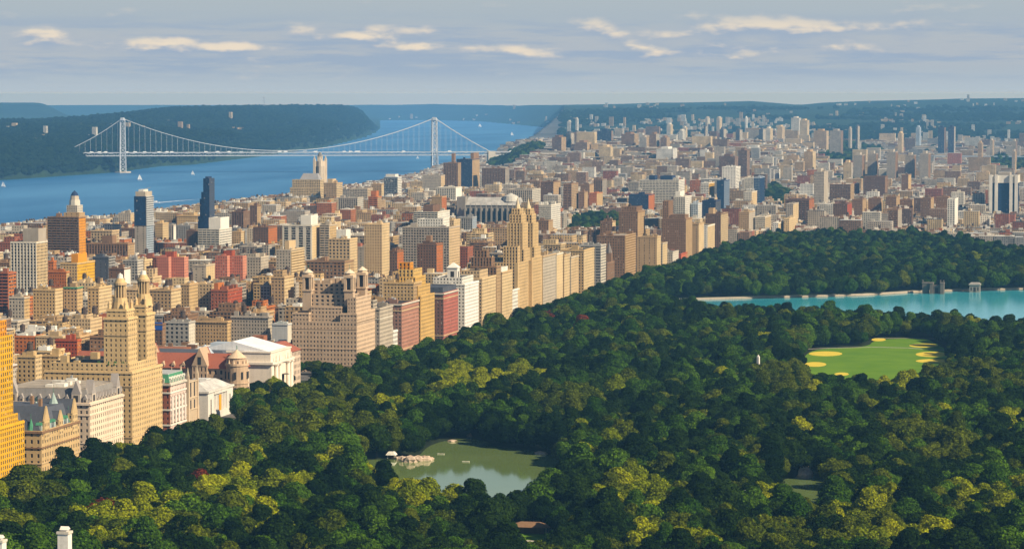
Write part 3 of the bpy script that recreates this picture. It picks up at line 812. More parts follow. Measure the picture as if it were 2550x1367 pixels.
# style: bay, floor, window share across, window share up, recess, how far bands/piers stand proud
STY = dict(punched=(3.3, 3.35, .46, .52, .35, 0, 0), tight=(2.6, 3.2, .46, .5, .35, 0, 0), big=(4.2, 3.8, .55, .6, .4, 0, 0), grid=(3.4, 3.2, .74, .6, .7, 0, 0), stripes=(3.6, 3.2, .62, .72, .6, 0, -.35),
           bands=(6.5, 3.3, .86, .48, .6, -.1, 0), balcony=(5.5, 3.1, .8, .58, 1.2, -.9, 0), glass=(3.0, 3.6, .93, .9, .15, 0, 0), deco=(3.2, 3.4, .5, .62, .55, 0, -.3), sparse=(6.5, 3.3, .2, .45, .3, 0, 0), blank=None, shafts=(8.5, 3.1, .6, .8, 1.8, 0, 0))
SUBPART = dict(column=('lantern',), tower_cap=('lantern',), dome=('lantern',), dormer=('mansard_roof', 'slate_roof', 'red_roof'), chimney=('slate_roof',), copper_spire=('slate_roof',), pinnacle=('buttress',), skylight=('roof',), bulkhead=('roof',), turret_roof=('turret',), statue=('entrance_hall',), entrance_arch=('entrance_hall',), hall_roof=('entrance_hall',), banner=('wall',))
class Bld:
    def __init__(s, name, label, cat='building', group=None, org=(0, 0, 0), single=0):
        s.name, s.label, s.cat, s.group = name, label, cat, group
        s.org = tuple(float(v) for v in org); s.parts = {}; s.single = single; s.cells = []; s.tanks = []; s.extra = []
    def P(s, part):
        if part not in s.parts: s.parts[part] = MB()
        return s.parts[part]
    def N(s, part):
        s.nn = getattr(s, 'nn', 0) + 1
        if part in s.parts: s.parts['%s|%d' % (part, s.nn)] = s.parts.pop(part)
        return s.P(part)
    def facade(s, side, x0, x1, y0, y1, z0, z1, col, sty, glassm='window_glass', ends=0.0, off=None):
        st = STY[sty] if isinstance(sty, str) else sty
        w = s.P('wall')
        if st is None:
            if side == 'S': w.box(x0, x1, y0, y0 + .4, z0, z1, col)
            else: w.box(x1 - .4, x1, y0 + (.4 if off is None else off), y1, z0, z1, col)
            return
        bay, fl, ww, wh, dp, bo, po = st
        if side == 'E' and bo > -.5: dp = min(dp, .14); po = max(po, -.1)     # shallow reveals towards the avenue
        a0, a1 = (x0, x1) if side == 'S' else (y0 + (dp if off is None else off), y1)
        Ln = a1 - a0
        if Ln < 2: ww = .3
        nb = max(1, round(Ln / bay)); nf = max(1, round((z1 - z0) / fl)); cb = Ln / nb; cf = (z1 - z0) / nf
        pw = cb * (1 - ww); bh = cf * (1 - wh)
        gm = s.P('blue_glazing' if glassm == 'blue_glass' else 'window_glazing')
        sing = s.single and sty not in ('stripes', 'bands', 'glass', 'balcony')
        if side == 'S':
            if not sing: gm.poly([(a0, y0 + dp, z0), (a1, y0 + dp, z0), (a1, y0 + dp, z1), (a0, y0 + dp, z1)], [[0, 1, 2, 3]])
            else: w.box(a0, a1, y0 + dp + .06, y0 + dp + .3, z0, z1, (.03, .028, .025))
        else:
            if not sing: gm.poly([(x1 - dp, a0, z0), (x1 - dp, a1, z0), (x1 - dp, a1, z1), (x1 - dp, a0, z1)], [[0, 1, 2, 3]])
            else: w.box(x1 - dp - .3, x1 - dp - .06, a0, a1, z0, z1, (.03, .028, .025))
        for i in range(nb + 1):
            c = a0 + i * cb; l = max(a0, c - pw / 2); r = min(a1, c + pw / 2)
            if ends and i in (0, nb): l, r = (a0, a0 + max(pw / 2, ends)) if i == 0 else (a1 - max(pw / 2, ends), a1)
            if side == 'S': w.box(l, r, y0 + po, y0 + dp, z0, z1, col)
            else: w.box(x1 - dp, x1 - po, l, r, z0, z1, col)
        for j in range(nf + 1):
            c = z0 + j * cf; l = max(z0, c - bh / 2); r = min(z1, c + bh / 2)
            if j == 0: r = z0 + bh * .9
            e = .03
            if side == 'S': w.box(a0 + .02, a1 - e, y0 + bo + e, y0 + dp, l, r, col)
            else: w.box(x1 - dp, x1 - bo - e, a0, a1 - .02, l, r, col)
        if sing:
            for i in range(nb):
                for j in range(nf):
                    s.cells.append((side, a0 + (i + .5) * cb, y0 + dp if side == 'S' else x1 - dp, z0 + (j + .5) * cf, round(cb * ww, 2), round(cf * wh, 2)))
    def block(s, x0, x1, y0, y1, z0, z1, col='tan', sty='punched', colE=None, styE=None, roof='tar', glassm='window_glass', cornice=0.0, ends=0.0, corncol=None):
        col = C(col); cE = C(colE) if colE else col  # colE: east wall colour, often lighter, with sunlight painted in
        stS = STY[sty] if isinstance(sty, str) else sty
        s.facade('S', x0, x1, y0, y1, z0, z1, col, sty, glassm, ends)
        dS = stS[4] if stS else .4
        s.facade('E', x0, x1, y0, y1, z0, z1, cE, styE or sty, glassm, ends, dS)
        w = s.P('wall')
        w.box(x0, x0 + .4, y0 + dS, y1, z0, z1, col)
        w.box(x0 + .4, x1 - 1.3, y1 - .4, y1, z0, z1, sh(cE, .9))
        s.P('roof').box(x0 + .42, x1 - .3, y0 + .3, y1 - .42, z1 - 1.3, z1 - .9, C(roof))
        w.box(x0 + .05, x1 - .45, y0 + .05, y0 + .45, z1 - .02, z1 + .35, col); w.box(x1 - .44, x1 - .05, y0 + .05, y1 - .05, z1 - .02, z1 + .35, cE)
        if cornice:
            cc = C(corncol) if corncol else sh(col, 1.12)
            s.P('cornice').box(x0 - cornice * .3, x1 + cornice, y0 - cornice, y0 - .04, z1 - 1.4, z1 - .1, cc)
            s.P('cornice').box(x1 + .04, x1 + cornice, y0 - .04, y1, z1 - 1.4, z1 - .1, cc)
    def belt(s, x0, x1, y0, y1, z, h=.9, pr=.35, col='cream'):
        s.P('cornice').box(x0, x1 + pr, y0 - pr, y0 - .03, z, z + h, C(col)); s.P('cornice').box(x1 + .03, x1 + pr, y0 - .03, y1, z, z + h, C(col))
    def solid(s, part, *a, **k): s.P(part).box(*a, **k)
    def clutter(s, x0, x1, y0, y1, z, n=3, col='tan', r=None, hmax=5.0):
        r = r or rnd
        for i in range(n):
            w = min(r.uniform(3, 8), (x1 - x0) * .5); d = min(r.uniform(3, 7), (y1 - y0) * .5); h = r.uniform(1.6, hmax)
            cx = r.uniform(x0 + w / 2 + .6, max(x0 + w / 2 + .7, x1 - w / 2 - .6)); cy = r.uniform(y0 + d / 2 + .6, max(y0 + d / 2 + .7, y1 - d / 2 - .6))
            (s.P if s.group else s.N)('bulkhead').box(cx - w / 2, cx + w / 2, cy - d / 2, cy + d / 2, z - 1, z + h, sh(col, r.uniform(.75, 1.15)))
            if r.random() < .4: s.P('bulkhead').box(cx - .7, cx + .7, cy - .7, cy + .7, z + h, z + h + r.uniform(.8, 2.0), sh('silver', r.uniform(.5, 1.2)))
    def tank(s, x, y, z, k=1.0): s.tanks.append((x, y, z, k))
    def finish(s):
        ex, ey, ez = s.org
        root = empty(s.name, s.org); tag(root, s.label, s.cat, s.group)
        matof = dict(wall='masonry', roof='roofing', window_glazing='window_glass', blue_glazing='blue_glass', cornice='masonry', bulkhead='masonry')
        made = {}
        for k, mb in s.parts.items():
            k = k.split('|')[0]
            o = mb.build(k, matof.get(k, 'masonry'), root, s.org)
            if o is not None and 'glazing' in k: o['kind'] = 'stuff'
            if o is not None: made.setdefault(k, []).append((o, np.concatenate(mb.V).mean(0)))
        for k, hosts in SUBPART.items():               # pieces of a part hang under that part
            host = next((made[h] for h in hosts if h in made), None)
            if host is None: continue
            for o, c in made.get(k, []):
                o.parent = min(host, key=lambda q: float(((q[1] - c) ** 2).sum()))[0]
        for (x, y, z, k) in s.tanks:
            link_copy(TANK, 'water_tank', made['roof'][0][0] if 'roof' in made else root, (x - ex, y - ey, z - ez), (0, 0, (x * 7) % 3), (k, k, k))
        if s.cells:
            cells = s.cells
            if len(cells) > 290:                    # the highest ones show; the rest is joined
                cells = sorted(cells, key=lambda c: -c[3])
                rest = MB()
                for c in cells[290:]: win_geo(rest, c, s.org)
                o = rest.build('window_glazing', ['window_glass', 'window_frame'], root); o['kind'] = 'stuff'
                cells = cells[:290]
            cache = {}
            for c in cells:
                key = (c[0], c[4], c[5])
                if key not in cache:
                    b = MB(); win_geo(b, (c[0], 0, 0, 0, c[4], c[5]), (0, 0, 0)); cache[key] = b.mesh('window', ['window_glass', 'window_frame'])
                p = (c[1], c[2], c[3]) if c[0] == 'S' else (c[2], c[1], c[3])
                link_copy(cache[key], 'window', root, (p[0] - ex, p[1] - ey, p[2] - ez))
        return root
def win_geo(b, c, org):
    side, a, d, z, w, h = c
    fr = .1
    def bx(u0, u1, z0, z1, t0, t1, mi):
        if side == 'S': b.box(a + u0 - org[0], a + u1 - org[0], d - t1 - org[1], d - t0 - org[1], z + z0 - org[2], z + z1 - org[2], (.8, .75, .65), mi)
        else: b.box(d + t0 - org[0], d + t1 - org[0], a + u0 - org[1], a + u1 - org[1], z + z0 - org[2], z + z1 - org[2], (.8, .75, .65), mi)
    bx(-w / 2, w / 2, -h / 2, h / 2, -.04, .02, 0)
    bx(-w / 2, w / 2, -.05, .05, .025, .07, 1)
    bx(-w / 2 - .02, w / 2 + .02, -h / 2 - .02, -h / 2 + fr, .025, .09, 1)
b = MB()
b.prism(0, 0, 2.0, 1.9, 2.6, 6.6, 10, col=(1, 1, 1)); b.prism(0, 0, 2.15, 0, 6.65, 8.0, 10)
for q in range(4):
    t = q * math.pi / 2 + .78; b.bar((1.5 * math.cos(t), 1.5 * math.sin(t), -1), (1.5 * math.cos(t), 1.5 * math.sin(t), 2.6), .14)
b.box(-1.7, 1.7, -1.7, 1.7, 2.3, 2.55)
TANK = b.mesh('water_tank', 'tank_wood')

XE = -690.0                  # building line of the avenue along the park
RECTS = []                   # footprints taken, with the picture rows they must keep clear
def claim(x0, x1, y0, y1, pxL, pxR, yB): RECTS.append((x0, x1, y0, y1, pxL, pxR, yB))
def spec(xL, xC, xR, yT, Y=None):
    """footprint of a block from its three visible vertical edges; Y none = on the park avenue"""
    if Y is None: Y = atX(xC, yT, XE)[1]
    x1, _, zt = atY(xC, yT, Y)
    x0 = atY(xL, yT, Y)[0]
    dR = ray(xR, yT); y1 = x1 * dR[1] / dR[0]
    y1 = min(max(y1, Y + 9), Y + 75)
    return x0, x1, Y, y1, zt
def house(label, xL, xC, xR, yT, Y=None, col='tan', sty='punched', yB=None, colE=None, styE=None, roof='tar', top=(), tank=0, clut=3, glassm='window_glass', cornice=.5, single=0, name='apartment_building', ends=0.0, cat='building', group=None, sub=(), corncol=None, belts=()):
    x0, x1, y0, y1, zt = spec(xL, xC, xR, yT, Y)
    if Y is None: x0 = min(x0, x1 - 27)
    g0 = float(ground_xy((x0 + x1) / 2, (y0 + y1) / 2)); g0 = max(g0, -24)
    B = Bld(name, label, cat, group, ((x0 + x1) / 2, (y0 + y1) / 2, g0), single)
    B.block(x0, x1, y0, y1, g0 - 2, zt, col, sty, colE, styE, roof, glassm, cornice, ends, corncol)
    for (f0, f1, g0_, g1_, h, c, st) in top:        # penthouses as fractions of the footprint
        B.block(x0 + (x1 - x0) * f0, x0 + (x1 - x0) * f1, y0 + (y1 - y0) * g0_, y0 + (y1 - y0) * g1_, zt - 1, zt + h, c or col, st, roof=roof)
    for z, c in belts: B.belt(x0, x1, y0, y1, g0 + (zt - g0) * z, 1.0, .4, c)
    if clut: B.clutter(x0 + 1, x1 - 1, y0 + 2, y1 - 1, zt - .8, clut, C(col))
    for t in range(tank):
        B.tank(x0 + (x1 - x0) * rnd.uniform(.2, .8), y0 + (y1 - y0) * rnd.uniform(.3, .8), zt + .4, rnd.uniform(.9, 1.25))
    depth = (y0 * _cy - x1 * _sy)
    base = HOR + (CAM_Z - g0) * F_PX / depth
    claim(x0, x1, y0, y1, min(xL, xC), max(xR, xC), yB if yB else yT + .62 * (base - yT))
    B.dim = (x0, x1, y0, y1, zt, g0)
    return B
def H(*a, **k):
    B = house(*a, **k); B.finish(); return B
# ------------------------------------------------------------------ the avenue along the park, one house after another
S_ = 1
# twin-towered golden house at the corner (only its north end is in the picture)
xe = XE; yN = atX(60, 1046, xe)[1]
B = Bld('apartment_tower', 'golden art deco tower house beside the dark gabled house', org=(xe - 30, yN - 35, 0), single=1)
y_t = atX(42, 800, xe)[1]
zt1 = atX(42, 797, xe)[2]; zt2 = atX(50, 1029, xe)[2]; zt3 = atX(62, 1046, xe)[2]
B.block(xe - 55, xe, yN - 62, yN, -2, zt3, 'gold', 'deco', colE='gold', cornice=.4)
B.block(xe - 45, xe - 1.5, yN - 60, atX(50, 1029, xe)[1], zt3 - 1, zt2, 'gold', 'deco')
B.block(xe - 34, xe - 3, y_t - 40, y_t, zt2 - 1, zt1 - 9, 'gold', 'deco')
B.block(xe - 32, xe - 6, y_t - 36, y_t - 2, zt1 - 10, zt1, 'orange', 'deco')
B.tank(xe - 20, y_t - 15, zt1); B.clutter(xe - 50, xe - 10, yN - 58, yN - 10, zt3, 3, 'gold')
claim(xe - 55, xe, yN - 62, yN, -60, 62, 1190); B.finish()

# dark gabled house with steep slate roofs and copper spires
x0, x1, y0, y1, zt = spec(-20, 103, 198, 1074)
y1 = atX(198, 1061, XE)[1]
x0 = x1 - 60
B = Bld('gabled_apartment_house', 'ochre gabled mansion block with steep slate roofs and pale copper spires', org=((x0 + x1) / 2, (y0 + y1) / 2, 0), single=1)
B.block(x0, x1, y0, y1, -2, zt, (.52, .36, .17), (4.2, 4.2, .36, .55, .4, 0, 0), cornice=.8, corncol='umber')
B.belt(x0, x1, y0, y1, zt * .28, .8, .5, 'sand'); B.belt(x0, x1, y0, y1, zt * .62, .8, .6, 'umber')
rf = B.P('slate_roof')
zr = zt + 12
rf.hip(x0 + 1.5, x1 - 1.2, y0 + 1.2, y1 - 1.2, zt - .5, zr, 6, 6, C('slate'))
Ly = y1 - y0
for (fy, w, hh) in ((.13, 9, 15), (.5, 7, 10), (.87, 9, 15)):     # gables on the park front
    yc = y0 + Ly * fy; g_ = B.N('gable')
    B.block(x1 - 3, x1 + .35, yc - w / 2, yc + w / 2, zt - 6, zt + hh * .36, (.55, .39, .19), (3.2, 3.6, .4, .55, .35, 0, 0))
    g_.gable(x1 - .7, x1 + .4, yc - w / 2 - .3, yc + w / 2 + .3, zt + hh * .36 + .4, zt + hh, 'x', (.5, .35, .17))
    rf.gable(x1 - 22, x1 - .72, yc - w / 2, yc + w / 2, zt + hh * .36, zt + hh - .4, 'x', C('slate'))
for fx in (.3, .72):                                              # gables towards the south
    xc = x0 + (x1 - x0) * fx
    B.N('gable').gable(xc - 4, xc + 4, y0 - .3, y0 + .6, zt + .3, zt + 11, 'y', (.5, .35, .17)); rf.gable(xc - 4, xc + 4, y0 + .62, y0 + 9, zt + .2, zt + 10.6, 'y', C('slate'))
sp_ = B.P('copper_spire')
for (px, pt, r, X) in ((90, 999, 5.2, x1 - 24), (133, 977, 5.6, x1 - 12), (77, 1042, 2.6, x1 - 8), (155, 1030, 2.6, x1 - 4), (170, 1022, 2.4, x1 - 3)):
    p = atX(px, pt, X); sp_ = B.N('copper_spire')
    sp_.prism(p[0], p[1], r * 1.0, 0.15, max(zr - 6, p[2] - 24) if r > 4 else zt - .5, p[2], 8, C('green') if r < 4 else (.32, .40, .36))
    sp_.bar((p[0], p[1], p[2] - .3), (p[0], p[1], p[2] + 3), .12, C('green'))
    if r < 4: B.P('wall').prism(p[0], p[1], r, r, zt - 14, zt - .6, 8, (.5, .35, .17))
dm = B.P('dormer')
for i in range(9):
    yc = y0 + Ly * (.06 + .11 * i)
    if abs(i - 1) < 1 or abs(i - 4) < 1 or abs(i - 7) < 1: continue
    dm = B.N('dormer'); dm.box(x1 - 5, x1 - 1.0, yc - 1.1, yc + 1.1, zt - .3, zt + 3.4, (.36, .42, .38)); dm.gable(x1 - 5, x1 - .9, yc - 1.3, yc + 1.3, zt + 3.4, zt + 5.2, 'x', C('green'))
ch = B.P('chimney')
for (fx, fy) in ((.2, .2), (.45, .35), (.6, .7), (.25, .8), (.8, .45)):
    B.N('chimney').box(x0 + (x1 - x0) * fx - .8, x0 + (x1 - x0) * fx + .8, y0 + Ly * fy - 1.4, y0 + Ly * fy + 1.4, zr - 4, zr + 5, C('umber'))
claim(x0, x1, y0, y1, 40, 198, 1165); B.finish()

# cream house with a grey mansard and pointed dormers
x0, x1, y0, y1, zt = spec(120, 223, 307, 1004); x0 = x1 - 62
B = Bld('mansard_apartment_house', 'cream limestone block with pointed dormers on a grey mansard roof', org=((x0 + x1) / 2, (y0 + y1) / 2, 0), single=1)
cr = (.74, .58, .42)
B.block(x0, x1, y0, y1, -2, zt, sh(cr, .85), (4.0, 4.0, .36, .52, .35, 0, 0), colE=cr, cornice=1.0, corncol=(.7, .56, .42))  # south wall is a darkened copy of the cream: shade in the colour
for f_ in (.14, .3, .78): B.belt(x0, x1, y0, y1, zt * f_, .7, .4, (.72, .58, .44))
ms = B.P('mansard_roof'); ms.hip(x0 + .6, x1 - .6, y0 + .6, y1 - .6, zt - .3, zt + 8.5, 3.0, 3.0, (.24, .22, .2))
B.P('roof').box(x0 + 4, x1 - 4, y0 + 4, y1 - 4, zt + 8.4, zt + 9.0, C('warmgrey'))
dm = B.P('dormer')
nd = 11
for i in range(nd):
    yc = y0 + (y1 - y0) * (i + .5) / nd; big = i in (1, 9)
    w = 3.4 if big else 1.25; hh = 9.5 if big else 4.2
    dm = B.N('dormer'); dm.box(x1 - 3.5, x1 - .15, yc - w, yc + w, zt - .2, zt + hh * .6, (.52, .44, .36)); dm.gable(x1 - 5, x1 - .1, yc - w - .25, yc + w + .25, zt + hh * .6, zt + hh + (5 if big else 1.4), 'x', (.34, .3, .27))
    dm.box(x1 - .2, x1 - .02, yc - w * .5, yc + w * .5, zt + .7, zt + hh * .5, (.05, .045, .04))
for i in range(10):
    xc = x0 + (x1 - x0) * (i + .5) / 10; big = i in (1, 8)
    w = 3.0 if big else 1.2; hh = 9.5 if big else 4.2
    dm = B.N('dormer'); dm.box(xc - w, xc + w, y0 + .15, y0 + 3.5, zt - .2, zt + hh * .6, (.5, .42, .34)); dm.gable(xc - w - .25, xc + w + .25, y0 + .1, y0 + 5, zt + hh * .6, zt + hh + (5 if big else 1.2), 'y', (.34, .3, .27))
    dm.box(xc - w * .5, xc + w * .5, y0 + .02, y0 + .2, zt + .7, zt + hh * .5, (.05, .045, .04))
B.clutter(x0 + 8, x1 - 8, y0 + 8, y1 - 8, zt + 8.6, 7, 'white', hmax=3.5)
claim(x0, x1, y0, y1, 120, 307, 1140); B.finish()

# tan house with two tall lantern towers
x0, x1, y0, y1, zt = spec(174, 328, 404, 926)
x0 = x1 - 62
tn = (.60, .42, .20)
B = Bld('twin_tower_apartment_house', 'tan twin-towered apartment house whose towers end in round columned lanterns', org=((x0 + x1) / 2, (y0 + y1) / 2, 0), single=1)
B.block(x0, x1, y0, y1, -2, zt, tn, (3.6, 3.5, .36, .5, .35, 0, 0), cornice=.5)
for f_ in (.12, .8): B.belt(x0, x1, y0, y1, zt * f_, .8, .4, 'sand')
B.block(x0 + 3, x1 - 3, y0 + 3, y1 - 3, zt - 1, zt + 5, tn, (3.6, 3.2, .36, .5, .35, 0, 0))
def lantern_tower(pxL, pxC, pxR, pyT, pySp, Xe):
    p = atX(pxC, pyT, Xe); ya = p[1]; zT = p[2]; yb = atX(pxR, pyT, Xe)[1]; xa = atY(pxL, pyT, ya)[0]
    yb = min(max(yb, ya + 15), ya + 19); 
    B.block(xa, Xe, ya, yb, zt + 2, zT, tn, (3.6, 3.5, .34, .5, .4, 0, 0), cornice=.7)
    B.belt(xa, Xe, ya, yb, zT - 12, .7, .4, 'sand')
    cx, cy = (xa + Xe) / 2, (ya + yb) / 2; w = (Xe - xa) / 2; d = (yb - ya) / 2
    lt = B.N('lantern')
    B.block(cx - w * .82, cx + w * .82, cy - d * .82, cy + d * .82, zT - .5, zT + 5.5, tn, (3.4, 4, .4, .5, .4, 0, 0), cornice=.4)
    zz = zT + 5.5
    for sx in (-1, 1):
        for sy in (-1, 1):
            lt.prism(cx + sx * w * .66, cy + sy * d * .66, 1.2, 1.0, zz - .5, zz + 3.8, 8, sh(tn, 1.05)); lt.prism(cx + sx * w * .66, cy + sy * d * .66, 1.2, .1, zz + 3.8, zz + 6.2, 8, C('sand'))
    lt.prism(cx, cy, 6.0, 5.2, zz - .5, zz + 4.2, 12, tn)
    lt.prism(cx, cy, 5.0, 4.6, zz + 4.2, zz + 7.5, 12, sh(tn, .95))
    lt.prism(cx, cy, 2.6, 2.6, zz + 7.5, zz + 16, 12, sh(tn, .55))
    col = B.P('column')
    for q in range(12):
        t = q * math.pi / 6; col = B.N('column'); col.prism(cx + 3.7 * math.cos(t), cy + 3.7 * math.sin(t), .42, .36, zz + 7.5, zz + 16, 6, C('sand'))
    lt.prism(cx, cy, 4.5, 4.5, zz + 16, zz + 17.6, 16, C('sand')); lt.prism(cx, cy, 3.9, 2.4, zz + 17.6, zz + 20.5, 16, tn)
    lt.prism(cx, cy, 2.2, 1.6, zz + 20.5, zz + 23.2, 12, C('white')); lt.prism(cx, cy, 1.0, .12, zz + 23.2, atX(pxC, pySp, Xe)[2], 8, C('white'))
lantern_tower(258, 318, 346, 792, 682, x1 - 5)
pp = atX(363, 778, x1 - 5)
lantern_tower(330, 364, 385, 781, 676, x1 - 5)
B.tank(x1 - 30, y1 - 6, zt + 5); B.clutter(x0 + 4, x0 + 25, y0 + 4, y1 - 6, zt + 4, 4, tn)
gr_ = B.P('roof_garden')
for i in range(16):
    gr_.prism(x1 - rnd.uniform(5, 28), y0 + rnd.uniform(3.5, 6), rnd.uniform(.6, 1.4), .2, zt + 4.0, zt + rnd.uniform(5.4, 6.8), 6, (.04, .09, .02))
claim(x0, x1, y0, y1, 174, 404, 1100); B.finish()

# red brick house with white stone and a green mansard
x0, x1, y0, y1, zt = spec(404, 423, 463, 941); x0 = x1 - 32
B = Bld('mansard_brick_house', 'red brick house with white stone front and green copper mansard', org=((x0 + x1) / 2, (y0 + y1) / 2, 0), single=1)
B.block(x0, x1, y0, y1, -2, zt - 4, 'brick', (3.4, 3.6, .36, .5, .4, 0, 0), colE=(.66, .5, .42), cornice=1.0, corncol='pale')
for f_ in (.15, .42, .72): B.belt(x0, x1, y0, y1, zt * f_, 1.1, .6, 'white')
for i in range(5):
    yc = y0 + (y1 - y0) * (i + .5) / 5; B.N('bay_window').box(x1 + .1, x1 + 1.0, yc - 1.1, yc + 1.1, zt * .2, zt * .66, (.7, .62, .54))
B.P('mansard_roof').hip(x0 + .4, x1 - .4, y0 + .4, y1 - .4, zt - 4.3, zt + 2.2, 1.6, 1.6, C('green'))
dm = B.P('dormer')
for i in range(6):
    yc = y0 + (y1 - y0) * (i + .5) / 6; dm = B.N('dormer'); dm.box(x1 - 2.5, x1 + .2, yc - 1.0, yc + 1.0, zt - 4.2, zt - .6, C('white')); dm.box(x1 + .2, x1 + .26, yc - .55, yc + .55, zt - 3.7, zt - 1.2, (.04, .04, .04)); dm.gable(x1 - 2.5, x1 + .3, yc - 1.2, yc + 1.2, zt - .6, zt + .6, 'x', C('white'))
for i in range(3):
    xc = x0 + (x1 - x0) * (i + .5) / 3; dm = B.N('dormer'); dm.box(xc - 1.1, xc + 1.1, y0 - .2, y0 + 2.5, zt - 4.2, zt - .6, C('pale')); dm.box(xc - .6, xc + .6, y0 - .26, y0 - .2, zt - 3.7, zt - 1.2, (.04, .04, .04))
B.P('roof').box(x0 + 2.2, x1 - 2.2, y0 + 2.2, y1 - 2.2, zt + 2.2, zt + 2.7, C('silver')); B.tank(x0 + 14, y0 + 14, zt + 2.4, 1.5)
claim(x0, x1, y0, y1, 400, 463, 1055); B.finish()

# church with a square gothic tower
Xc = XE
ya = atX(470, 932, Xc)[1]; yb = atX(494, 932, Xc)[1]; zt = atX(470, 936, Xc)[2]; yz = atX(464, 930, Xc)[1]
B = Bld('church', 'tan stone gothic church with a square pinnacled tower next to the white museum', 'church', org=(Xc - 15, ya + 8, 0))
st_ = (.5, .38, .25)
tx0, tx1, ty0, ty1 = Xc - 13, Xc - 1, ya + 1, yb
B.P('tower').box(tx0, tx1, ty0, ty1, -2, zt - 5, st_)
for zz0, zz1 in ((zt * .35, zt * .52), (zt * .58, zt * .86)):
    for q in (.3, .7):
        B.N('window').box(tx0 + (tx1 - tx0) * q - 1.2, tx0 + (tx1 - tx0) * q + 1.2, ty0 - .06, ty0 - .01, zz0, zz1, (.03, .028, .03))
        B.N('window').box(tx1 + .01, tx1 + .06, ty0 + (ty1 - ty0) * q - 1.2, ty0 + (ty1 - ty0) * q + 1.2, zz0, zz1, (.03, .028, .03))
for sx in (tx0, tx1):
    for sy in (ty0, ty1):
        B.N('buttress').box(sx - .9, sx + .9, sy - .9, sy + .9, -2, zt, (.56, .43, .29)); B.N('pinnacle').prism(sx, sy, 1.2, .1, zt, zt + 6, 4, (.58, .45, .3), rot=.785)
for zz in (zt * .33, zt * .55, zt - 5.2): B.P('cornice').box(tx0 - .5, tx1 + .5, ty0 - .5, ty1 + .5, zz, zz + .7, (.58, .45, .3))
ny0 = ya - 16
B.P('wall').box(Xc - 40, Xc - 2, ny0, ty0 - 1, -2, 14, st_); B.P('gable').gable(Xc - 40, Xc - 2, ny0, ty0 - 1, 14, 27, 'x', (.45, .36, .27))
B.N('window').prism(Xc - 1.95, (ny0 + ty0) / 2, 3.2, 3.2, 10, 10.1, 12, (.05, .04, .05))
B.P('wall').box(Xc - 36, Xc - 4, ty1, ty1 + 14, -2, 13, st_); B.P('gable').gable(Xc - 36, Xc - 4, ty1, ty1 + 14, 13, 23, 'x', (.3, .25, .2))
claim(Xc - 40, Xc, ny0, ty1 + 14, 463, 497, 1030); B.finish()

# low white classical museum
Xm = XE - 2
p = atX(518, 1000, Xm); ya = p[1]; yb = atX(580, 988, Xm)[1]; zt = atX(518, 998, Xm)[2]; zt = max(zt, 20)
B = Bld('museum', 'low white classical museum with a colonnade and pale hipped roof', 'museum', org=(Xm - 20, (ya + yb) / 2, 0))
xw = Xm - 34; wh_ = (.66, .61, .53)
B.P('wall').box(xw, Xm, ya, ya + 14, -2, zt, wh_); B.P('wall').box(xw, Xm, yb - 14, yb, -2, zt, wh_); B.P('wall').box(xw, Xm - 3, ya + 14, yb - 14, -2, zt - .3, sh(wh_, .92))
n_c = 8
for i in range(n_c + 1):
    yc = ya + 15 + (yb - ya - 30) * i / n_c; B.N('column').prism(Xm - 1.2, yc, .85, .72, 5, zt - 2.2, 10, wh_)
for i in range(n_c):
    yc = ya + 15 + (yb - ya - 30) * (i + .5) / n_c; B.N('window').box(Xm - 2.98, Xm - 2.9, yc - .9, yc + .9, 6, zt - 4, (.05, .045, .04)); 
B.P('banner').box(Xm - .4, Xm - .2, (ya + yb) / 2 - 2.4, (ya + yb) / 2 + 2.4, 5, zt - 3.5, (.75, .34, .02))
B.P('wall').box(Xm - 3, Xm, ya + 14, yb - 14, -2, 5, wh_); B.P('cornice').box(Xm - 3, Xm + .5, ya + 14.02, yb - 14.02, zt - 2.2, zt - .05, wh_)
B.P('cornice').box(xw - .6, Xm + .9, ya - .9, yb + .9, zt, zt + 1.3, wh_)
B.P('roof').hip(xw + 1, Xm - 1, ya + 1, yb - 1, zt + 1.3, zt + 6.5, 9, 9, (.58, .55, .5)); B.P('skylight').box(xw + 13, Xm - 13, ya + 14, ya + 20, zt + 6.5, zt + 7.3, (.12, .12, .12)); B.N('skylight').box(xw + 12, Xm - 12, yb - 26, yb - 16, zt + 6.5, zt + 7.2, (.6, .58, .54))
for q in (.3, .7):
    B.N('window').box(xw + 34 * q - 1, xw + 34 * q + 1, ya - .05, ya - .01, 6, zt - 5, (.05, .045, .04))
B.N('window').box(Xm + .01, Xm + .06, ya + 6, ya + 8, 4, zt - 5, (.05, .045, .04)); B.N('window').box(Xm + .01, Xm + .06, yb - 8, yb - 6, 4, zt - 5, (.05, .045, .04))
claim(xw, Xm, ya, yb, 497, 580, 1020); B.finish()

# natural history museum: brownstone wings with red roofs, round turret, white entrance hall
Xr = XE - 22
p = atX(590, 905, Xr); ty = p[1]; tz = p[2]; tz_top = atX(590, 873, Xr)[2]; tx = Xr
B = Bld('museum', 'sprawling brownstone museum with red tile roofs, conical turret and white columned entrance', 'museum', org=(Xr - 60, ty + 60, 0))
bs = (.44, .31, .2); rt = (.30, .095, .055)
R1 = 8.5
B.P('turret').prism(tx, ty, R1, R1, -2, tz, 20, bs); B.P('turret').prism(tx, ty, R1 + .7, R1 + .7, tz - 1.4, tz + .4, 20, sh(bs, 1.2)); B.P('turret').prism(tx, ty, R1 + .6, R1 + .6, tz * .5, tz * .5 + 1, 20, sh(bs, 1.15))
B.P('turret').prism(tx, ty, R1 - 1.5, R1 - 1.8, tz + .4, tz + 4.5, 20, bs); B.P('turret_roof').prism(tx, ty, R1 - .9, .1, tz + 4.5, tz_top + 1, 20, (.62, .46, .3)); B.P('turret_roof').bar((tx, ty, tz_top), (tx, ty, tz_top + 4), .3, C('green'))
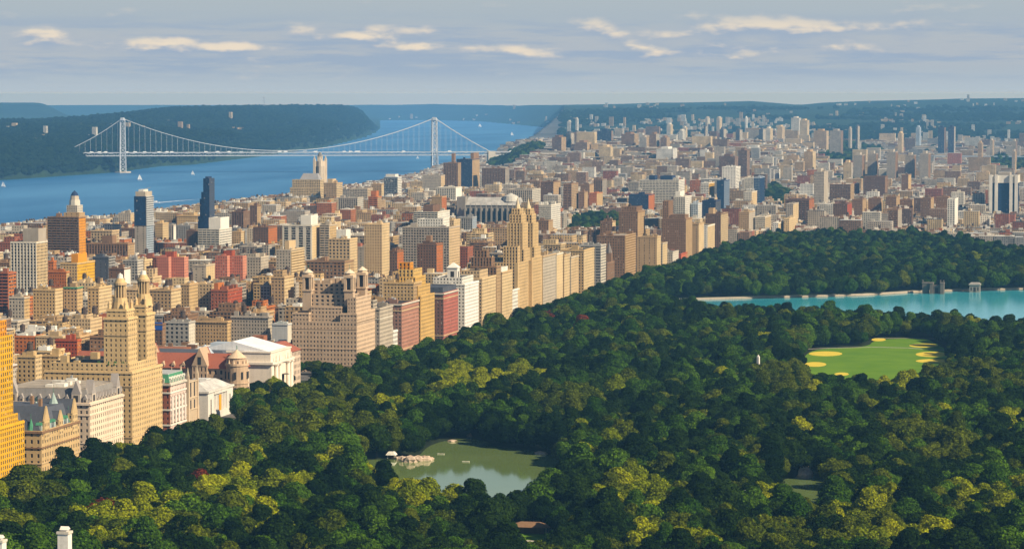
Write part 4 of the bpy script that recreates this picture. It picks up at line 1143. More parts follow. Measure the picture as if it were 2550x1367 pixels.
for lev in (tz * .22, tz * .62):
    for q in range(20):
        t = (q + .5) * math.pi / 10; cx_, cy_ = tx + (R1 + .02) * math.cos(t) * .99, ty + (R1 + .02) * math.sin(t) * .99
        if q % 2: B.N('window').prism(cx_, cy_, .95, .95, lev, lev + 5.5, 4, (.03, .03, .03), rot=t + .785)
for q in range(12):
    t = q * math.pi / 6; B.P('turret').prism(tx + (R1 - .6) * math.cos(t), ty + (R1 - .6) * math.sin(t), .8, .1, tz + .4, tz + 3.6, 6, (.6, .45, .3))
# wing running west from the turret (south front)
we = tz - 4
B.block(tx - 130, tx - 5, ty - 3, ty + 17, -2, we, bs, (4.4, 5.2, .42, .55, .5, 0, 0)); B.N('red_roof').gable(tx - 130, tx - 2, ty - 4, ty + 18, we + .1, we + 11, 'x', rt)
for (xo, w, hh) in ((-28, 6, 16), (-70, 7, 18)):
    B.block(tx + xo - w, tx + xo + w, ty - 6, ty + 4, -2, we + 2, bs, (3.4, 5.2, .4, .6, .5, 0, 0)); B.P('gable').gable(tx + xo - w - .3, tx + xo + w + .3, ty - 6.4, ty + 12, we + 2.1, we + hh, 'y', sh(bs, 1.05)); B.N('window').box(tx + xo - 1.4, tx + xo + 1.4, ty - 6.5, ty - 6.4, we + 3, we + 9, (.03, .03, .03))
    B.N('red_roof').gable(tx + xo - w, tx + xo + w, ty + 12, ty + 15, we + 2, we + hh - .5, 'y', rt)
for i in range(12):
    xc = tx - 124 + i * 8.2
    if abs(xc - tx + 70) < 9 or abs(xc - tx + 28) < 8: continue
    B.N('dormer').gable(xc - 1.6, xc + 1.6, ty - 3.4, ty + 4, we + 2, we + 5, 'y', sh(bs, 1.1)); B.P('dormer').box(xc - 1.3, xc + 1.3, ty - 3.3, ty + 2, we + .1, we + 2, sh(bs, 1.1)); B.N('window').box(xc - .7, xc + .7, ty - 3.4, ty - 3.32, we + .5, we + 2, (.03, .03, .03))
# wing running north from the turret (park front) up to the entrance hall
ey = atX(640, 900, Xr + 10)[1]
B.block(tx - 18, tx + 3, ty + 5, ey, -2, we, sh(bs, 1.15), (4.0, 5.0, .42, .6, .5, 0, 0), colE=(.6, .44, .3)); B.N('red_roof').gable(tx - 18, tx + 4, ty + 3, ey + 3, we + .1, we + 11, 'y', rt)
for i in range(9):
    yc = ty + 12 + (ey - ty - 14) * i / 8; B.N('column').prism(tx + 3.5, yc, .9, .8, 2, we - 2, 8, (.66, .5, .36))
# inner brick courts and long dark roof behind
B.block(tx - 128, tx - 24, ty + 40, ty + 62, -2, we + 5, 'rust', (4, 5, .4, .5, .4, 0, 0)); B.P('dark_roof').hip(tx - 130, tx - 22, ty + 38, ty + 64, we + 5.1, we + 9.5, 4, 6, C('slate'))
B.block(tx - 124, tx - 30, ty + 26, ty + 36, -2, we - 2, 'rust', (4, 4.4, .5, .5, .4, 0, 0))
B.P('wall').box(tx - 60, tx - 20, ty + 80, ty + 120, -2, we + 8, C('white')); B.P('dark_roof').box(tx - 50, tx - 30, ty + 88, ty + 104, we + 8, we + 12, C('steel')); B.P('wall').box(tx - 125, tx - 80, ty + 90, ty + 130, -2, we + 5, (.3, .12, .06))
B.P('skylight').prism(tx - 34, ty + 26, 7.5, 4, we + 9, we + 13, 8, C('steel')); B.P('skylight').prism(tx - 34, ty + 26, 4, .2, we + 13, we + 16, 8, C('steel'))
# white memorial entrance hall
Xf = Xr + 12
ya = atX(676, 905, Xf)[1]; yb = atX(728, 905, Xf)[1]; zc = atX(690, 893, Xf)[2]
wm = (.78, .68, .55)
B.P('entrance_hall').box(Xf - 46, Xf, ya, yb, -2, zc - 2, wm); B.P('entrance_hall').box(Xf - 45, Xf - 1, ya + 1, yb - 1, zc - 2, zc + 6, sh(wm, .96)); B.P('cornice').box(Xf - 46.5, Xf + 1.6, ya - 1.6, yb + 1.6, zc - 3.5, zc - 1.6, wm); B.P('cornice').box(Xf - 45.5, Xf - .4, ya + .4, yb - .4, zc + 5.4, zc + 6.5, wm)
yc0 = (ya + yb) / 2
B.P('entrance_arch').box(Xf + .01, Xf + .1, yc0 - 6, yc0 + 6, 0, zc - 13, (.06, .05, .04)); B.P('entrance_arch').prism(Xf + .06, yc0, 6, 6, zc - 13.1, zc - 13.0, 16, (.06, .05, .04))
for yy in (-.36, -.2, .2, .36):
    B.N('column').prism(Xf + 1.6, yc0 + (yb - ya) * yy, 1.7, 1.45, 4, zc - 4.5, 12, sh(wm, 1.08)); B.P('column').box(Xf + .2, Xf + 3.4, yc0 + (yb - ya) * yy - 2, yc0 + (yb - ya) * yy + 2, zc - 4.5, zc - 3.4, wm); B.N('statue').prism(Xf + 1.6, yc0 + (yb - ya) * yy, .9, .3, zc - 1.6, zc + 3, 6, sh(wm, .9))
rz = atX(655, 866, Xf - 30)[2]
B.P('hall_roof').gable(Xf - 62, Xf - 3, ya + 3, yb - 3, zc + 6.5, max(rz, zc + 14), 'y', (.74, .74, .74)); B.P('entrance_hall').box(Xf - 66, Xf - 46.01, ya + 5, yb - 5, -2, zc + 5, sh(wm, .8))
B.N('window').prism(Xf - 32, ya + 2.9, 9, 9, zc + 7, zc + 7.02, 16, (.04, .04, .05), sy=.02)
ny = atX(735, 900, Xf - 8)[1]
B.block(Xf - 30, Xf - 8, yb + 1.7, yb + 50, -2, we + 2, (.6, .46, .34), (4.0, 5.0, .42, .6, .5, 0, 0)); B.N('red_roof').hip(Xf - 31, Xf - 7, yb + 1.8, yb + 50, we + 2.1, we + 10, 10, 12, rt)
B.P('bulkhead').box(Xf - 40, Xf - 30, yb + 20, yb + 30, we + 4, we + 15, (.3, .12, .06))
claim(tx - 132, Xf + 3, ty - 8, yb + 52, 425, 735, 940); B.finish()

# house with three lantern towers at the corner of the museum park
x0, x1, y0, y1, zt = spec(728, 888, 934, 781)
bc = (.50, .36, .235)
B = Bld('triple_tower_apartment_house', 'massive tan apartment house with three square lantern towers under cream caps', org=((x0 + x1) / 2, (y0 + y1) / 2, 0), single=1)
st_b = (2.95, 3.6, .42, .5, .35, 0, 0)
xa, xb = x0 + (x1 - x0) * .255, x0 + (x1 - x0) * .745
zm = atY(800, 802, y0)[2]
B.block(x0, x1, y0, y1, -2, zm, bc, st_b, colE=sh(bc, 1.16))  # east wall colour lightened, painting in the sun on that side
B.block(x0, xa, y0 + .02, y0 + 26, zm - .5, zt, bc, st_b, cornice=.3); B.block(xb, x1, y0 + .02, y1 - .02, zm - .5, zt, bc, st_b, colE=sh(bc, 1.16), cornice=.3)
for f_ in (.13, .46, .86): B.belt(x0, x1, y0, y1, zm * f_, .55, .3, sh(bc, 1.2))
z2 = atY(800, 763, y0 + 6)[2]; z3 = atY(800, 733, y0 + 14)[2]; z4 = atY(800, 706, y0 + 20)[2]
B.block(xa + .3, xb - .3, y0 + 6, y1 - 8, zm - .8, z2, bc, st_b, cornice=.3)
B.block(x0 + 6, x1 - 8, y0 + 14, y1 - 9, z2 - .8, z3, bc, (4.5, 3.6, .5, .55, .6, 0, 0)); B.block(xa - 6, xb + 3, y0 + 20, y1 - 10, z3 - .8, z4, bc, (4.5, 3.6, .5, .55, .6, 0, 0))
B.clutter(xa - 2, xb, y0 + 22, y1 - 12, z4, 8, bc, hmax=4); B.clutter(x0 + 2, x1 - 4, y0 + 8, y1 - 4, z2, 5, bc, hmax=3)
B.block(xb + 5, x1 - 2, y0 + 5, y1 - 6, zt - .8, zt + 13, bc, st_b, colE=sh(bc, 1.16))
def cap_tower(pxa, pxb, pyc, pyt, Y, body):
    a = atY(pxa, pyc, Y); c = atY(pxb, pyc, Y); cx = (a[0] + c[0]) / 2; w = (c[0] - a[0]) / 2 * .8; zb = a[2]; cyy = Y + w
    B.N('lantern').box(cx - w * .92, cx + w * .92, cyy - w * .92, cyy + w * .92, body, zb - 13, bc)
    for sx in (-1, 1):
        for sy in (-1, 1): B.P('lantern').box(cx + sx * w * .72 - w * .26, cx + sx * w * .72 + w * .26, cyy + sy * w * .72 - w * .26, cyy + sy * w * .72 + w * .26, zb - 13, zb - 2, sh(bc, 1.1))
    B.P('lantern').box(cx - w * .5, cx + w * .5, cyy - w * .5, cyy + w * .5, zb - 13, zb - 2, (.07, .06, .05))
    B.P('lantern').box(cx - w * 1.06, cx + w * 1.06, cyy - w * 1.06, cyy + w * 1.06, zb - 2.4, zb, sh(bc, 1.25)); B.P('lantern').box(cx - w * 1.08, cx + w * 1.08, cyy - w * 1.08, cyy + w * 1.08, zb - 14, zb - 12.6, sh(bc, 1.15))
    B.P('lantern').prism(cx, cyy, w * 1.05, w * 1.0, zb, zb + 1.6, 8, sh(bc, 1.3), rot=.39)
    zt_ = atY((pxa + pxb) / 2, pyt, Y)[2]
    B.N('tower_cap').prism(cx, cyy, w * 1.22, .3, zb + 1.6, zt_, 8, (.68, .56, .4), rot=.39); B.P('tower_cap').bar((cx, cyy, zt_ - .2), (cx, cyy, zt_ + 4), .15, C('green'))
cap_tower(750, 778, 684, 670, y0 + 12, z2 - 4); cap_tower(853, 882, 685, 671, y0 + 10, zt + 6); cap_tower(885, 913, 678, 664, y1 - 24, zt + 6)
claim(x0, x1, y0, y1, 727, 934, 890); B.finish()
a = B

# the row north of it
H('tan stone house with a white-roofed rooftop pavilion', 925, 945, 978, 768, col='warmgrey', colE='stone', cornice=.6, single=1, top=((.1, .7, .2, .5, 6, 'stone', 'grid'),), belts=((.12, 'pale'), (.8, 'pale')))
H('low white town house wedged between two brick apartment blocks', 974, 979, 990, 824, col='white', sty='big', clut=1)
H('red and white brick apartment block with pale stone corners', 979, 1000, 1043, 757, col=(.30, .17, .12), colE=(.42, .2, .13), single=1, cornice=.8, corncol='pale', roof='dark', belts=((.14, 'sand'), (.86, 'sand')))
B = house('yellow brick art deco house rising in steps to a stubby tower', 1040, 1048, 1082, 738, col=(.60, .38, .12), sty='deco', single=1, cornice=0)
x0, x1, y0, y1, zt, _ = B.dim
for (k, h, c) in ((3, 9, (.60, .38, .12)), (6, 17, (.62, .38, .1)), (8.5, 24, (.62, .40, .12))): B.block(max(x0, x1 - 30) + k * .5, x1 - k, y0 + k * .7, y1 - k * 1.6, zt - 1 + h - 9, zt + h, c, 'deco')
xm = x1 - 18; B.block(xm - 5, xm + 6, y0 + 8, y0 + 19, zt + 23, atY(1053, 655, y0 + 8)[2], 'orange', 'deco'); B.finish()
H('wide ochre apartment block behind the stepped yellow tower', 955, 1030, 1050, 704, Y=atX(1000, 757, XE)[1] + 60, col='buff', colE='tan', tank=1, clut=5, roof='silver')
H('red brick block with white stone bands and a dark mansard', 1081, 1104, 1141, 730, col=(.22, .11, .08), colE=(.42, .13, .09), single=1, cornice=1.0, corncol='pale', roof='slate', belts=((.15, 'sand'), (.88, 'sand')), top=((.05, .95, .05, .95, 5, 'slate', 'sparse'),))
B = house('bright white apartment block with an arched rooftop belvedere', 1140, 1157, 1192, 708, col='white', colE=(.8, .74, .66), single=1, cornice=.5)
x0, x1, y0, y1, zt, _ = B.dim
B.block(x0 - 6, x1 - 4, y0 + 6, y1 - 6, zt - 1, zt + 6, 'white', 'punched')
pw = B.P('belvedere'); cx, cyy = x1 - 14, y0 + 12
pw.box(cx - 5, cx + 5, cyy - 5, cyy + 5, zt - 1, zt + 15, C('white')); pw.box(cx - 5.6, cx + 5.6, cyy - 5.6, cyy + 5.6, zt + 15, zt + 16, C('white')); pw.prism(cx, cyy, 7.8, .2, zt + 16, zt + 20.5, 4, C('white'), rot=.785); pw.box(cx - 1.8, cx + 1.8, cyy - 5.08, cyy - 5.02, zt + 4, zt + 12, (.04, .035, .03)); pw.box(cx + 5.02, cx + 5.08, cyy - 1.8, cyy + 1.8, zt + 4, zt + 12, (.04, .035, .03)); B.finish()
H('cream brick house next to the bright white block', 1185, 1200, 1235, 694, col='sand', colE='cream', single=1, top=((.1, .8, .2, .8, 7, None, 'punched'),), tank=1)
H('slim stepped brown house with a pale stone base', 1218, 1236, 1247, 664, col='umber', colE='tan', sty='deco', top=((0, .8, .1, .8, 9, None, 'deco'), (.1, .6, .2, .7, 16, None, 'deco')))
H('cream house with a curved white roof terrace', 1242, 1250, 1276, 678, col='tan', colE='cream', cornice=.6, roof='white', top=((.2, .9, .2, .8, 4, 'white', 'sparse'),))
H('tiny white town house at the foot of the twin deco towers', 1270, 1276, 1293, 722, col='white', sty='big', clut=1)

# twin deco towers north of it
x0, x1, y0, y1, zt = spec(1255, 1290, 1350, 655)
B = Bld('twin_tower_apartment_house', 'golden art deco house with twin stepped towers ending in pointed finials', org=((x0 + x1) / 2, (y0 + y1) / 2, 0), single=1)
dc = (.58, .40, .19)
y1 = atX(1350, 640, XE)[1]; x0 = x1 - 55
B.block(x0, x1 - 5, y0 + 1, y1 - 1, -2, zt - 2, dc, 'deco')
Ld = y1 - y0
B.block(x0 + 4, x1, y0, y0 + Ld * .42, -2, zt, dc, 'deco', ends=2); B.block(x0 + 4, x1, y0 + Ld * .58, y1, -2, zt + 1.5, dc, 'deco', ends=2)
for (pl, pc, pr_, tt) in ((1268, 1302, 1318, 503), (1304, 1328, 1342, 503)):
    Xt = x1 - 4; p = atX(pc, 556, Xt); ya = p[1]; zs = p[2]; yb = min(atX(pr_, 556, Xt)[1], ya + 26); xa = Xt - 17
    yb = max(yb, ya + 15)
    B.block(xa - 3, Xt + 2, ya - 4, yb + 3, zt - 1, zt + 12, dc, 'deco'); B.block(xa, Xt, ya, yb, zt + 11, zs, dc, 'deco', ends=1.5)
    B.block(xa + 2, Xt - 2, ya + 2, yb - 2, zs - 1, zs + 9, dc, 'deco'); B.block(xa + 4, Xt - 4, ya + 4, yb - 4, zs + 8, zs + 15, dc, 'deco')
    cx, cyy = (xa + Xt) / 2, (ya + yb) / 2; B.N('finial').prism(cx, cyy, 3.4, 2.4, zs + 15, zs + 19, 8, (.62, .48, .28)); B.P('finial').prism(cx, cyy, 2.0, .1, zs + 19, zs + 27, 8, (.55, .45, .3))
    for sx in (-1, 1):
        for sy in (-1, 1): B.P('finial').prism(cx + sx * 6, cyy + sy * 5, .9, .1, zs + 8.5, zs + 13, 6, (.62, .45, .24))
B.block(x1 - 16, x1 - .5, y0 + 1, y0 + 12, zt - 1, zt + 17, dc, 'deco'); B.clutter(x0 + 2, x1 - 20, y0 + 3, y1 - 3, zt, 5, dc)
claim(x0, x1, y0, y1, 1255, 1350, 740); B.finish()

ROW = [('brown-tan house with white window bands beside the twin deco towers', 1344, 1352, 1384, 638, 'tan', 'stone', 'punched', 1), ('slim white brick house with a blank south wall', 1380, 1386, 1402, 632, 'pale', 'cream', 'sparse', 0),
       ('slim buff house in the park row', 1400, 1405, 1419, 636, 'tan', 'cream', 'punched', 1), ('buff house crowned by a tall dark water tower shed', 1414, 1422, 1441, 640, 'stone', 'sand', 'punched', 1),
       ('wide blank-sided cream house with a red-trimmed roof', 1438, 1454, 1480, 623, 'buff', 'cream', 'punched', 0), ('grey-white balcony house at the end of the cream row', 1478, 1496, 1509, 611, 'grey', 'pale', 'bands', 0)]
for lb, a_, b_, c_, t_, c1, c2, st, tk in ROW: H(lb, a_, b_, c_, t_, col=c1, colE=c2, sty=st, tank=tk, single=0, cornice=.6)
B = house('dark stone church with a slender spire in the park row', 1508, 1512, 1530, 655, col='umber', sty='big', clut=0, name='church', cat='church')
x0, x1, y0, y1, zt, _ = B.dim; p = atX(1517, 603, XE - 6); B.P('spire').box(p[0] - 3.5, p[0] + 3.5, p[1] - 3.5, p[1] + 3.5, zt - 1, zt + 10, C('umber')); B.P('spire').prism(p[0], p[1], 4.2, .1, zt + 10, p[2], 8, (.2, .17, .15)); B.finish()
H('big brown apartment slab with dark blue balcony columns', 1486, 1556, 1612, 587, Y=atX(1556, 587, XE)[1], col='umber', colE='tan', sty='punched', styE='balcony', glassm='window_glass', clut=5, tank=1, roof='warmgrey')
H('stepped brown tower behind the balcony slab', 1541, 1588, 1606, 527, Y=4200, col='umber', colE='tan', top=((.1, .9, .1, .9, 6, None, 'punched'),), tank=1)
H('narrow tan tower with twin cream wings behind the balcony slab', 1495, 1525, 1533, 551, Y=4150, col='umber', colE='cream', tank=1)
H('tan slab with a windowless south wall', 1612, 1636, 1646, 590, col='tan', colE='cream', sty='sparse', styE='punched')
H('low cream house beside the blank tan slab', 1640, 1650, 1662, 606, col='warmgrey', colE='cream')
H('row house with white trim near the brown crowned tower', 1660, 1675, 1690, 628, col='stone', colE='pale', sty='tight')
H('red town house near the brown crowned tower', 1686, 1696, 1712, 632, col='red', colE='pink', sty='tight')
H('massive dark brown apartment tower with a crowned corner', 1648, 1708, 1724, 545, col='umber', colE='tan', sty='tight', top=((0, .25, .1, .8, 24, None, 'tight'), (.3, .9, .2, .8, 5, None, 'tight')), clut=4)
H('tan block with stepped gables near the park corner', 1722, 1740, 1753, 557, col='tan', colE='cream', sty='sparse')
H('cream block with a white blank wing near the park corner', 1748, 1762, 1780, 562, col='white', colE='cream', sty='sparse', styE='punched')
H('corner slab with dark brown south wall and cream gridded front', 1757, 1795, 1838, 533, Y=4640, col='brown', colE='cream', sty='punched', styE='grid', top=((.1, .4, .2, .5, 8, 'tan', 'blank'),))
# ------------------------------------------------------------------ towers and blocks behind the avenue
D_ = dict
MID = [  # second colour is the east wall, mostly lightened as if sunlit
 ('tower with white vertical piers and a mechanical box on its roof', 26, 90, 118, 603, 2900, 'pale', 'cream', 'stripes', 'stripes', D_(yB=715, top=((.4, 1, .2, .9, 13, 'warmgrey', 'blank'),), clut=1)),
 ('brown slab tower ringed with balconies and an orange-lit end wall', 118, 196, 213, 541, 3500, 'umber', 'orange', 'balcony', 'punched', D_(yB=636, roof='tan', top=((.5, 1, .1, .9, 5, 'tan', 'sparse'),))),  # orange of the end wall is sunlight put into its colour
 ('cream windowless box with slit windows between red brick towers', 480, 513, 535, 660, 3400, 'stone', 'cream', 'sparse', 'sparse', D_(yB=700)),
 ('white-balconied slab with a tall white roof box', 493, 546, 577, 571, 3900, 'pale', 'white', 'balcony', 'bands', D_(yB=622, top=((.45, 1, .1, .8, 15, 'white', 'blank'),))),
 ('narrow brown slab joined to the white-balconied slab', 464, 488, 494, 574, 3905, 'brown', 'umber', 'punched', 'punched', D_(yB=620)),
 ('tan block with white flat roof line behind the white-balconied slab', 577, 600, 610, 577, 3960, 'tan', 'cream', 'punched', 'punched', D_(yB=610)),
 ('long grey school-like block with even windows', 596, 640, 652, 613, 3720, 'warmgrey', 'pale', 'grid', 'grid', D_(yB=640, roof='silver')),
 ('dark brown slab with a white side near the lantern towers', 271, 309, 325, 668, 2980, 'brown', 'white', 'sparse', 'blank', D_(yB=712)),
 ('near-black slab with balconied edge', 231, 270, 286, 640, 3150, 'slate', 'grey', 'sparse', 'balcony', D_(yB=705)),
 ('grey gridded block with a flat pale cornice', 306, 342, 357, 648, 3280, 'grey', 'pale', 'grid', 'grid', D_(yB=705)),
 ('long low brown slab with vertical window strips', 214, 318, 335, 607, 3600, 'umber', 'tan', 'stripes', 'punched', D_(yB=645, top=((.35, .6, .2, .8, 9, 'umber', 'blank'),))),
 ('square tan block with even windows near the golden tower house', 22, 60, 74, 740, 2680, 'stone', 'buff', 'punched', 'punched', D_(yB=800, tank=2)),
 ('wide cream-fronted block with rows of dark windows', 82, 137, 158, 721, 2700, 'buff', 'cream', 'punched', 'punched', D_(yB=798, tank=1)),
 ('tan house with a green copper edge and rooftop tank', 158, 192, 206, 715, 2720, 'tan', 'buff', 'punched', 'punched', D_(yB=795, tank=1, corncol='green')),
 ('cream house with sunlit east bays behind the lantern towers', 218, 246, 278, 716, 2740, 'buff', 'cream', 'punched', 'punched', D_(yB=795, tank=1)),
 ('broad tan apartment block with a bright cream corner', 372, 426, 451, 722, 2740, 'tan', 'cream', 'punched', 'punched', D_(yB=785, tank=1, clut=4)),
 ('tall tan block with a side tinted as if orange-lit above the street trees', 450, 471, 493, 708, 2850, 'tan', 'buff', 'punched', 'punched', D_(yB=780, tank=1)),  # lighter side wall: warm light painted into the colour
 ('red and white balconied tower beside the grey-striped tower', -10, 20, 40, 680, 2700, 'brick', 'rust', 'balcony', 'bands', D_(yB=785)),
 ('yellow brick block with a tall orange stair tower', 150, 192, 236, 655, 3050, 'buff', 'gold', 'punched', 'punched', D_(yB=705, top=((.55, .95, .1, .6, 9, 'orange', 'blank'),), tank=1)),
 ('red-brown block next to the yellow brick block', 120, 133, 140, 650, 3080, 'rust', 'rust', 'punched', 'punched', D_(yB=700)),
 ('low red apartment block with rows of small windows', 118, 165, 172, 676, 2950, 'rust', 'buff', 'tight', 'tight', D_(yB=705)),
 ('dark red brick block with a steep lit side', 525, 567, 603, 722, 2900, 'brick', 'red', 'punched', 'punched', D_(yB=778, top=((.1, .35, .1, .5, 6, 'rust', 'blank'),), tank=1)),
 ('tan far block near the blue-topped tower', 386, 405, 420, 556, 4300, 'buff', 'cream', 'punched', 'punched', D_(yB=600)),
 ('grey slab with white vertical lines', 420, 432, 438, 560, 4280, 'warmgrey', 'white', 'stripes', 'blank', D_(yB=602)),
 ('grey block with a white pitched roof line', 438, 474, 483, 561, 4250, 'grey', 'stone', 'grid', 'grid', D_(yB=605, roof='white')),
 ('far tan block above the river edge', 295, 325, 336, 531, 4650, 'stone', 'cream', 'punched', 'punched', D_(yB=560)),
 ('dark brown tower with vertical ribs', 577, 606, 622, 527, 4400, 'brown', 'umber', 'stripes', 'stripes', D_(yB=570)),
 ('brown-black tower by the ribbed tower', 622, 640, 650, 512, 4500, 'brown', 'tan', 'punched', 'punched', D_(yB=560)),
 ('cream corner house with curved top behind the lantern towers', 355, 380, 402, 690, 3000, 'sand', 'cream', 'punched', 'punched', D_(yB=720, tank=1, top=((.2, .8, .2, .8, 8, None, 'punched'),))),
 ('light slab with three dark balcony shafts', 703, 776, 797, 561, 3700, 'pale', 'cream', 'shafts', 'sparse', D_(yB=650, top=((.6, .95, .1, .9, 12, 'white', 'blank'),))),
 ('tan slab with stacked balconies beside the dark-shafted slab', 796, 820, 838, 560, 3720, 'stone', 'buff', 'balcony', 'punched', D_(yB=650)),
 ('cream tower with a white crown box and square windows', 818, 871, 890, 595, 3450, 'sand', 'cream', 'big', 'punched', D_(yB=690, top=((.3, .75, .2, .8, 10, 'white', 'blank'),))),
 ('slender tan tower with a dark recessed window column', 907, 951, 970, 558, 3500, 'sand', 'cream', 'punched', 'punched', D_(yB=695, roof='pale', clut=2)),
 ('wide dark-gridded slab with a cream end wall', 1002, 1118, 1145, 566, 3650, 'warmgrey', 'sand', 'grid', 'punched', D_(yB=682, top=((.25, .8, .3, .9, 9, 'white', 'punched'),), clut=4)),
 ('brown brick block in front of the wide gridded slab', 1039, 1087, 1103, 608, 3450, 'brown', 'rust', 'punched', 'punched', D_(yB=668, top=((.35, .6, .3, .6, 9, 'umber', 'blank'),))),
 ('red-brown block wedged beside the wide gridded slab', 970, 989, 1005, 625, 3420, 'brown', 'rust', 'punched', 'punched', D_(yB=690)),
 ('grey-tan blank slab beside the slender tan tower', 891, 920, 930, 615, 3560, 'warmgrey', 'stone', 'sparse', 'punched', D_(yB=690)),
 ('cream tower with serrated balconies on its lit side', 688, 724, 757, 622, 3300, 'stone', 'cream', 'punched', 'balcony', D_(yB=690, top=((.4, .7, .2, .7, 9, 'sand', 'blank'),))),
 ('long brown block with square windows behind the three lanterns', 763, 858, 881, 651, 3150, 'umber', 'tan', 'big', 'punched', D_(yB=700)),
 ('tan ornate tower with a dark rooftop tank', 675, 708, 732, 690, 2950, 'tan', 'cream', 'punched', 'punched', D_(yB=765, tank=1, top=((.1, .8, .1, .8, 6, None, 'punched'),))),
 ('dark grey block below the ornate tan tower', 648, 672, 680, 712, 2960, 'grey', 'umber', 'grid', 'punched', D_(yB=760)),
 ('brown tan-bricked mid block north of the cream balcony tower', 630, 668, 690, 566, 3900, 'brown', 'rust', 'punched', 'punched', D_(yB=610)),
 ('pale grey-fronted house with heavy cornice beside the museum', 410, 470, 486, 802, 2560, 'grey', 'pale', (4.6, 4.0, .5, .55, .5, 0, 0), 'sparse', D_(yB=868, roof='silver', tank=1)),
 ('wide tan house facing the museum park', 486, 566, 575, 800, 2590, 'tan', 'buff', 'tight', 'tight', D_(yB=872, cornice=.9, clut=5, roof='silver')),
 ('wide grey-tan ornate house facing the museum park', 575, 668, 678, 788, 2600, (.36, .31, .25), 'stone', 'tight', 'tight', D_(yB=866, cornice=.9, clut=6, tank=1)),
 ('house wrapped in pale scaffold netting beside the triple-towered block', 677, 716, 726, 806, 2590, 'silver', 'pale', 'blank', 'blank', D_(yB=866, roof='green', clut=2)),
 # around the church tower and the cathedral
 ('brown banded tower with stepped top', 917, 940, 950, 490, 4900, 'rust', 'tan', 'bands', 'bands', D_(yB=522, top=((.2, .8, .2, .8, 9, 'rust', 'blank'),))),
 ('grey institutional block with tall windows', 842, 890, 905, 493, 4950, 'warmgrey', 'pale', 'stripes', 'grid', D_(yB=522, roof='slate')),
 ('cream hospital wing beside the church tower', 806, 838, 853, 456, 5600, 'tan', 'cream', 'punched', 'bands', D_(yB=495, top=((.2, .6, .2, .8, 7, 'sand', 'blank'),))),
 ('white glassy tower with a lattice crown', 956, 990, 1000, 441, 5900, 'steel', 'white', 'glass', 'bands', D_(yB=482, glassm='window_glass', top=((.1, .8, .1, .9, 5, 'white', 'blank'),))),
 ('cream apartment block near the glassy tower', 925, 950, 956, 459, 5800, 'tan', 'cream', 'punched', 'punched', D_(yB=490)),
 ('dome-topped college hall with tan walls', 870, 915, 928, 470, 5700, 'stone', 'sand', 'grid', 'grid', D_(yB=495)),
 ('stone block with a dark side beside the river', 1052, 1098, 1108, 437, 6300, 'stone', 'sand', 'tight', 'tight', D_(yB=470)),
 ('tan slab with vertical ribs by the river', 1104, 1140, 1148, 406, 6500, 'umber', 'tan', 'stripes', 'stripes', D_(yB=455, top=((.5, .7, .3, .7, 20, 'umber', 'blank'),))),
 ('huge stepped slab tower with one wall coloured deep blue for shade', 1137, 1176, 1200, 397, 6880, 'navy', 'tan', 'tight', 'tight', D_(yB=470, top=((.8, 1, .2, .9, 14, 'umber', 'blank'),))),  # navy stands in for shade on the south wall
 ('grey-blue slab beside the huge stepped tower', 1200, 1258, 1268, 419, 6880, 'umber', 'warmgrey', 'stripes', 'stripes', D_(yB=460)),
 ('cream gabled hall with tall white columns', 1085, 1135, 1150, 467, 5700, 'pale', 'white', 'stripes', 'blank', D_(yB=500, roof='pale')),
 ('tan tower near the cathedral front', 1075, 1100, 1112, 490, 5000, 'tan', 'rust', 'tight', 'tight', D_(yB=525)),
 ('white and cream stepped block behind the gridded slab', 1030, 1090, 1120, 528, 4300, 'pale', 'white', 'balcony', 'punched', D_(yB=566, top=((.3, .7, .2, .8, 9, 'brown', 'blank'),))),
 ('cream slab over the gridded slab', 1107, 1130, 1146, 548, 3900, 'sand', 'cream', 'punched', 'punched', D_(yB=600)),
 ('dark grey slab with vertical ribs below the cathedral', 1137, 1176, 1187, 541, 4400, 'grey', 'steel', 'stripes', 'stripes', D_(yB=580)),
 ('white gridded hospital block north of the cathedral', 1342, 1372, 1399, 511, 4700, 'pale', 'white', 'grid', 'grid', D_(yB=572)),
 ('brown block under the white gridded hospital', 1336, 1366, 1377, 549, 4400, 'umber', 'tan', 'punched', 'punched', D_(yB=585)),
 ('tall brown slab with a banded lit side above the park', 1403, 1423, 1440, 458, 5950, 'umber', 'tan', 'bands', 'bands', D_(yB=532)),
 ('brown slab next to the tall banded slab', 1440, 1455, 1464, 478, 6000, 'umber', 'tan', 'punched', 'punched', D_(yB=525)),
 ('orange-tan housing block above the park', 1466, 1486, 1501, 481, 6100, 'rust', 'buff', 'tight', 'tight', D_(yB=516)),
 ('grey-brown housing slab behind the orange-tan block', 1478, 1500, 1511, 447, 6600, 'umber', 'warmgrey', 'stripes', 'stripes', D_(yB=490)),
 ('low grey-brown slab behind the brown slab', 1445, 1468, 1479, 460, 6300, 'umber', 'tan', 'tight', 'tight', D_(yB=480)),
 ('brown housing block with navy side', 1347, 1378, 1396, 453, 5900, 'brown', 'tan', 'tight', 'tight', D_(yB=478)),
 ('pale long college block with ribbed front', 1262, 1325, 1352, 472, 5500, 'stone', 'pale', 'stripes', 'grid', D_(yB=500)),
 ('dark navy slab with an end coloured orange as if lit above the park', 1566, 1615, 1630, 485, 6000, 'navy', 'rust', 'tight', 'tight', D_(yB=530)),  # rust end wall carries the orange sunlight as paint
 ('long white-banded college building', 1592, 1690, 1717, 449, 6150, 'pale', 'white', 'bands', 'bands', D_(yB=475, top=((.25, .4, 0, .4, 9, 'navy', 'blank'), (.5, .8, .2, .8, 8, 'navy', 'blank')))),
 ('white gridded tower beside the brown crowned tower', 1678, 1706, 1722, 490, 4950, 'pale', 'white', 'grid', 'grid', D_(yB=545, top=((.1, .5, .1, .8, 8, 'white', 'blank'),))),
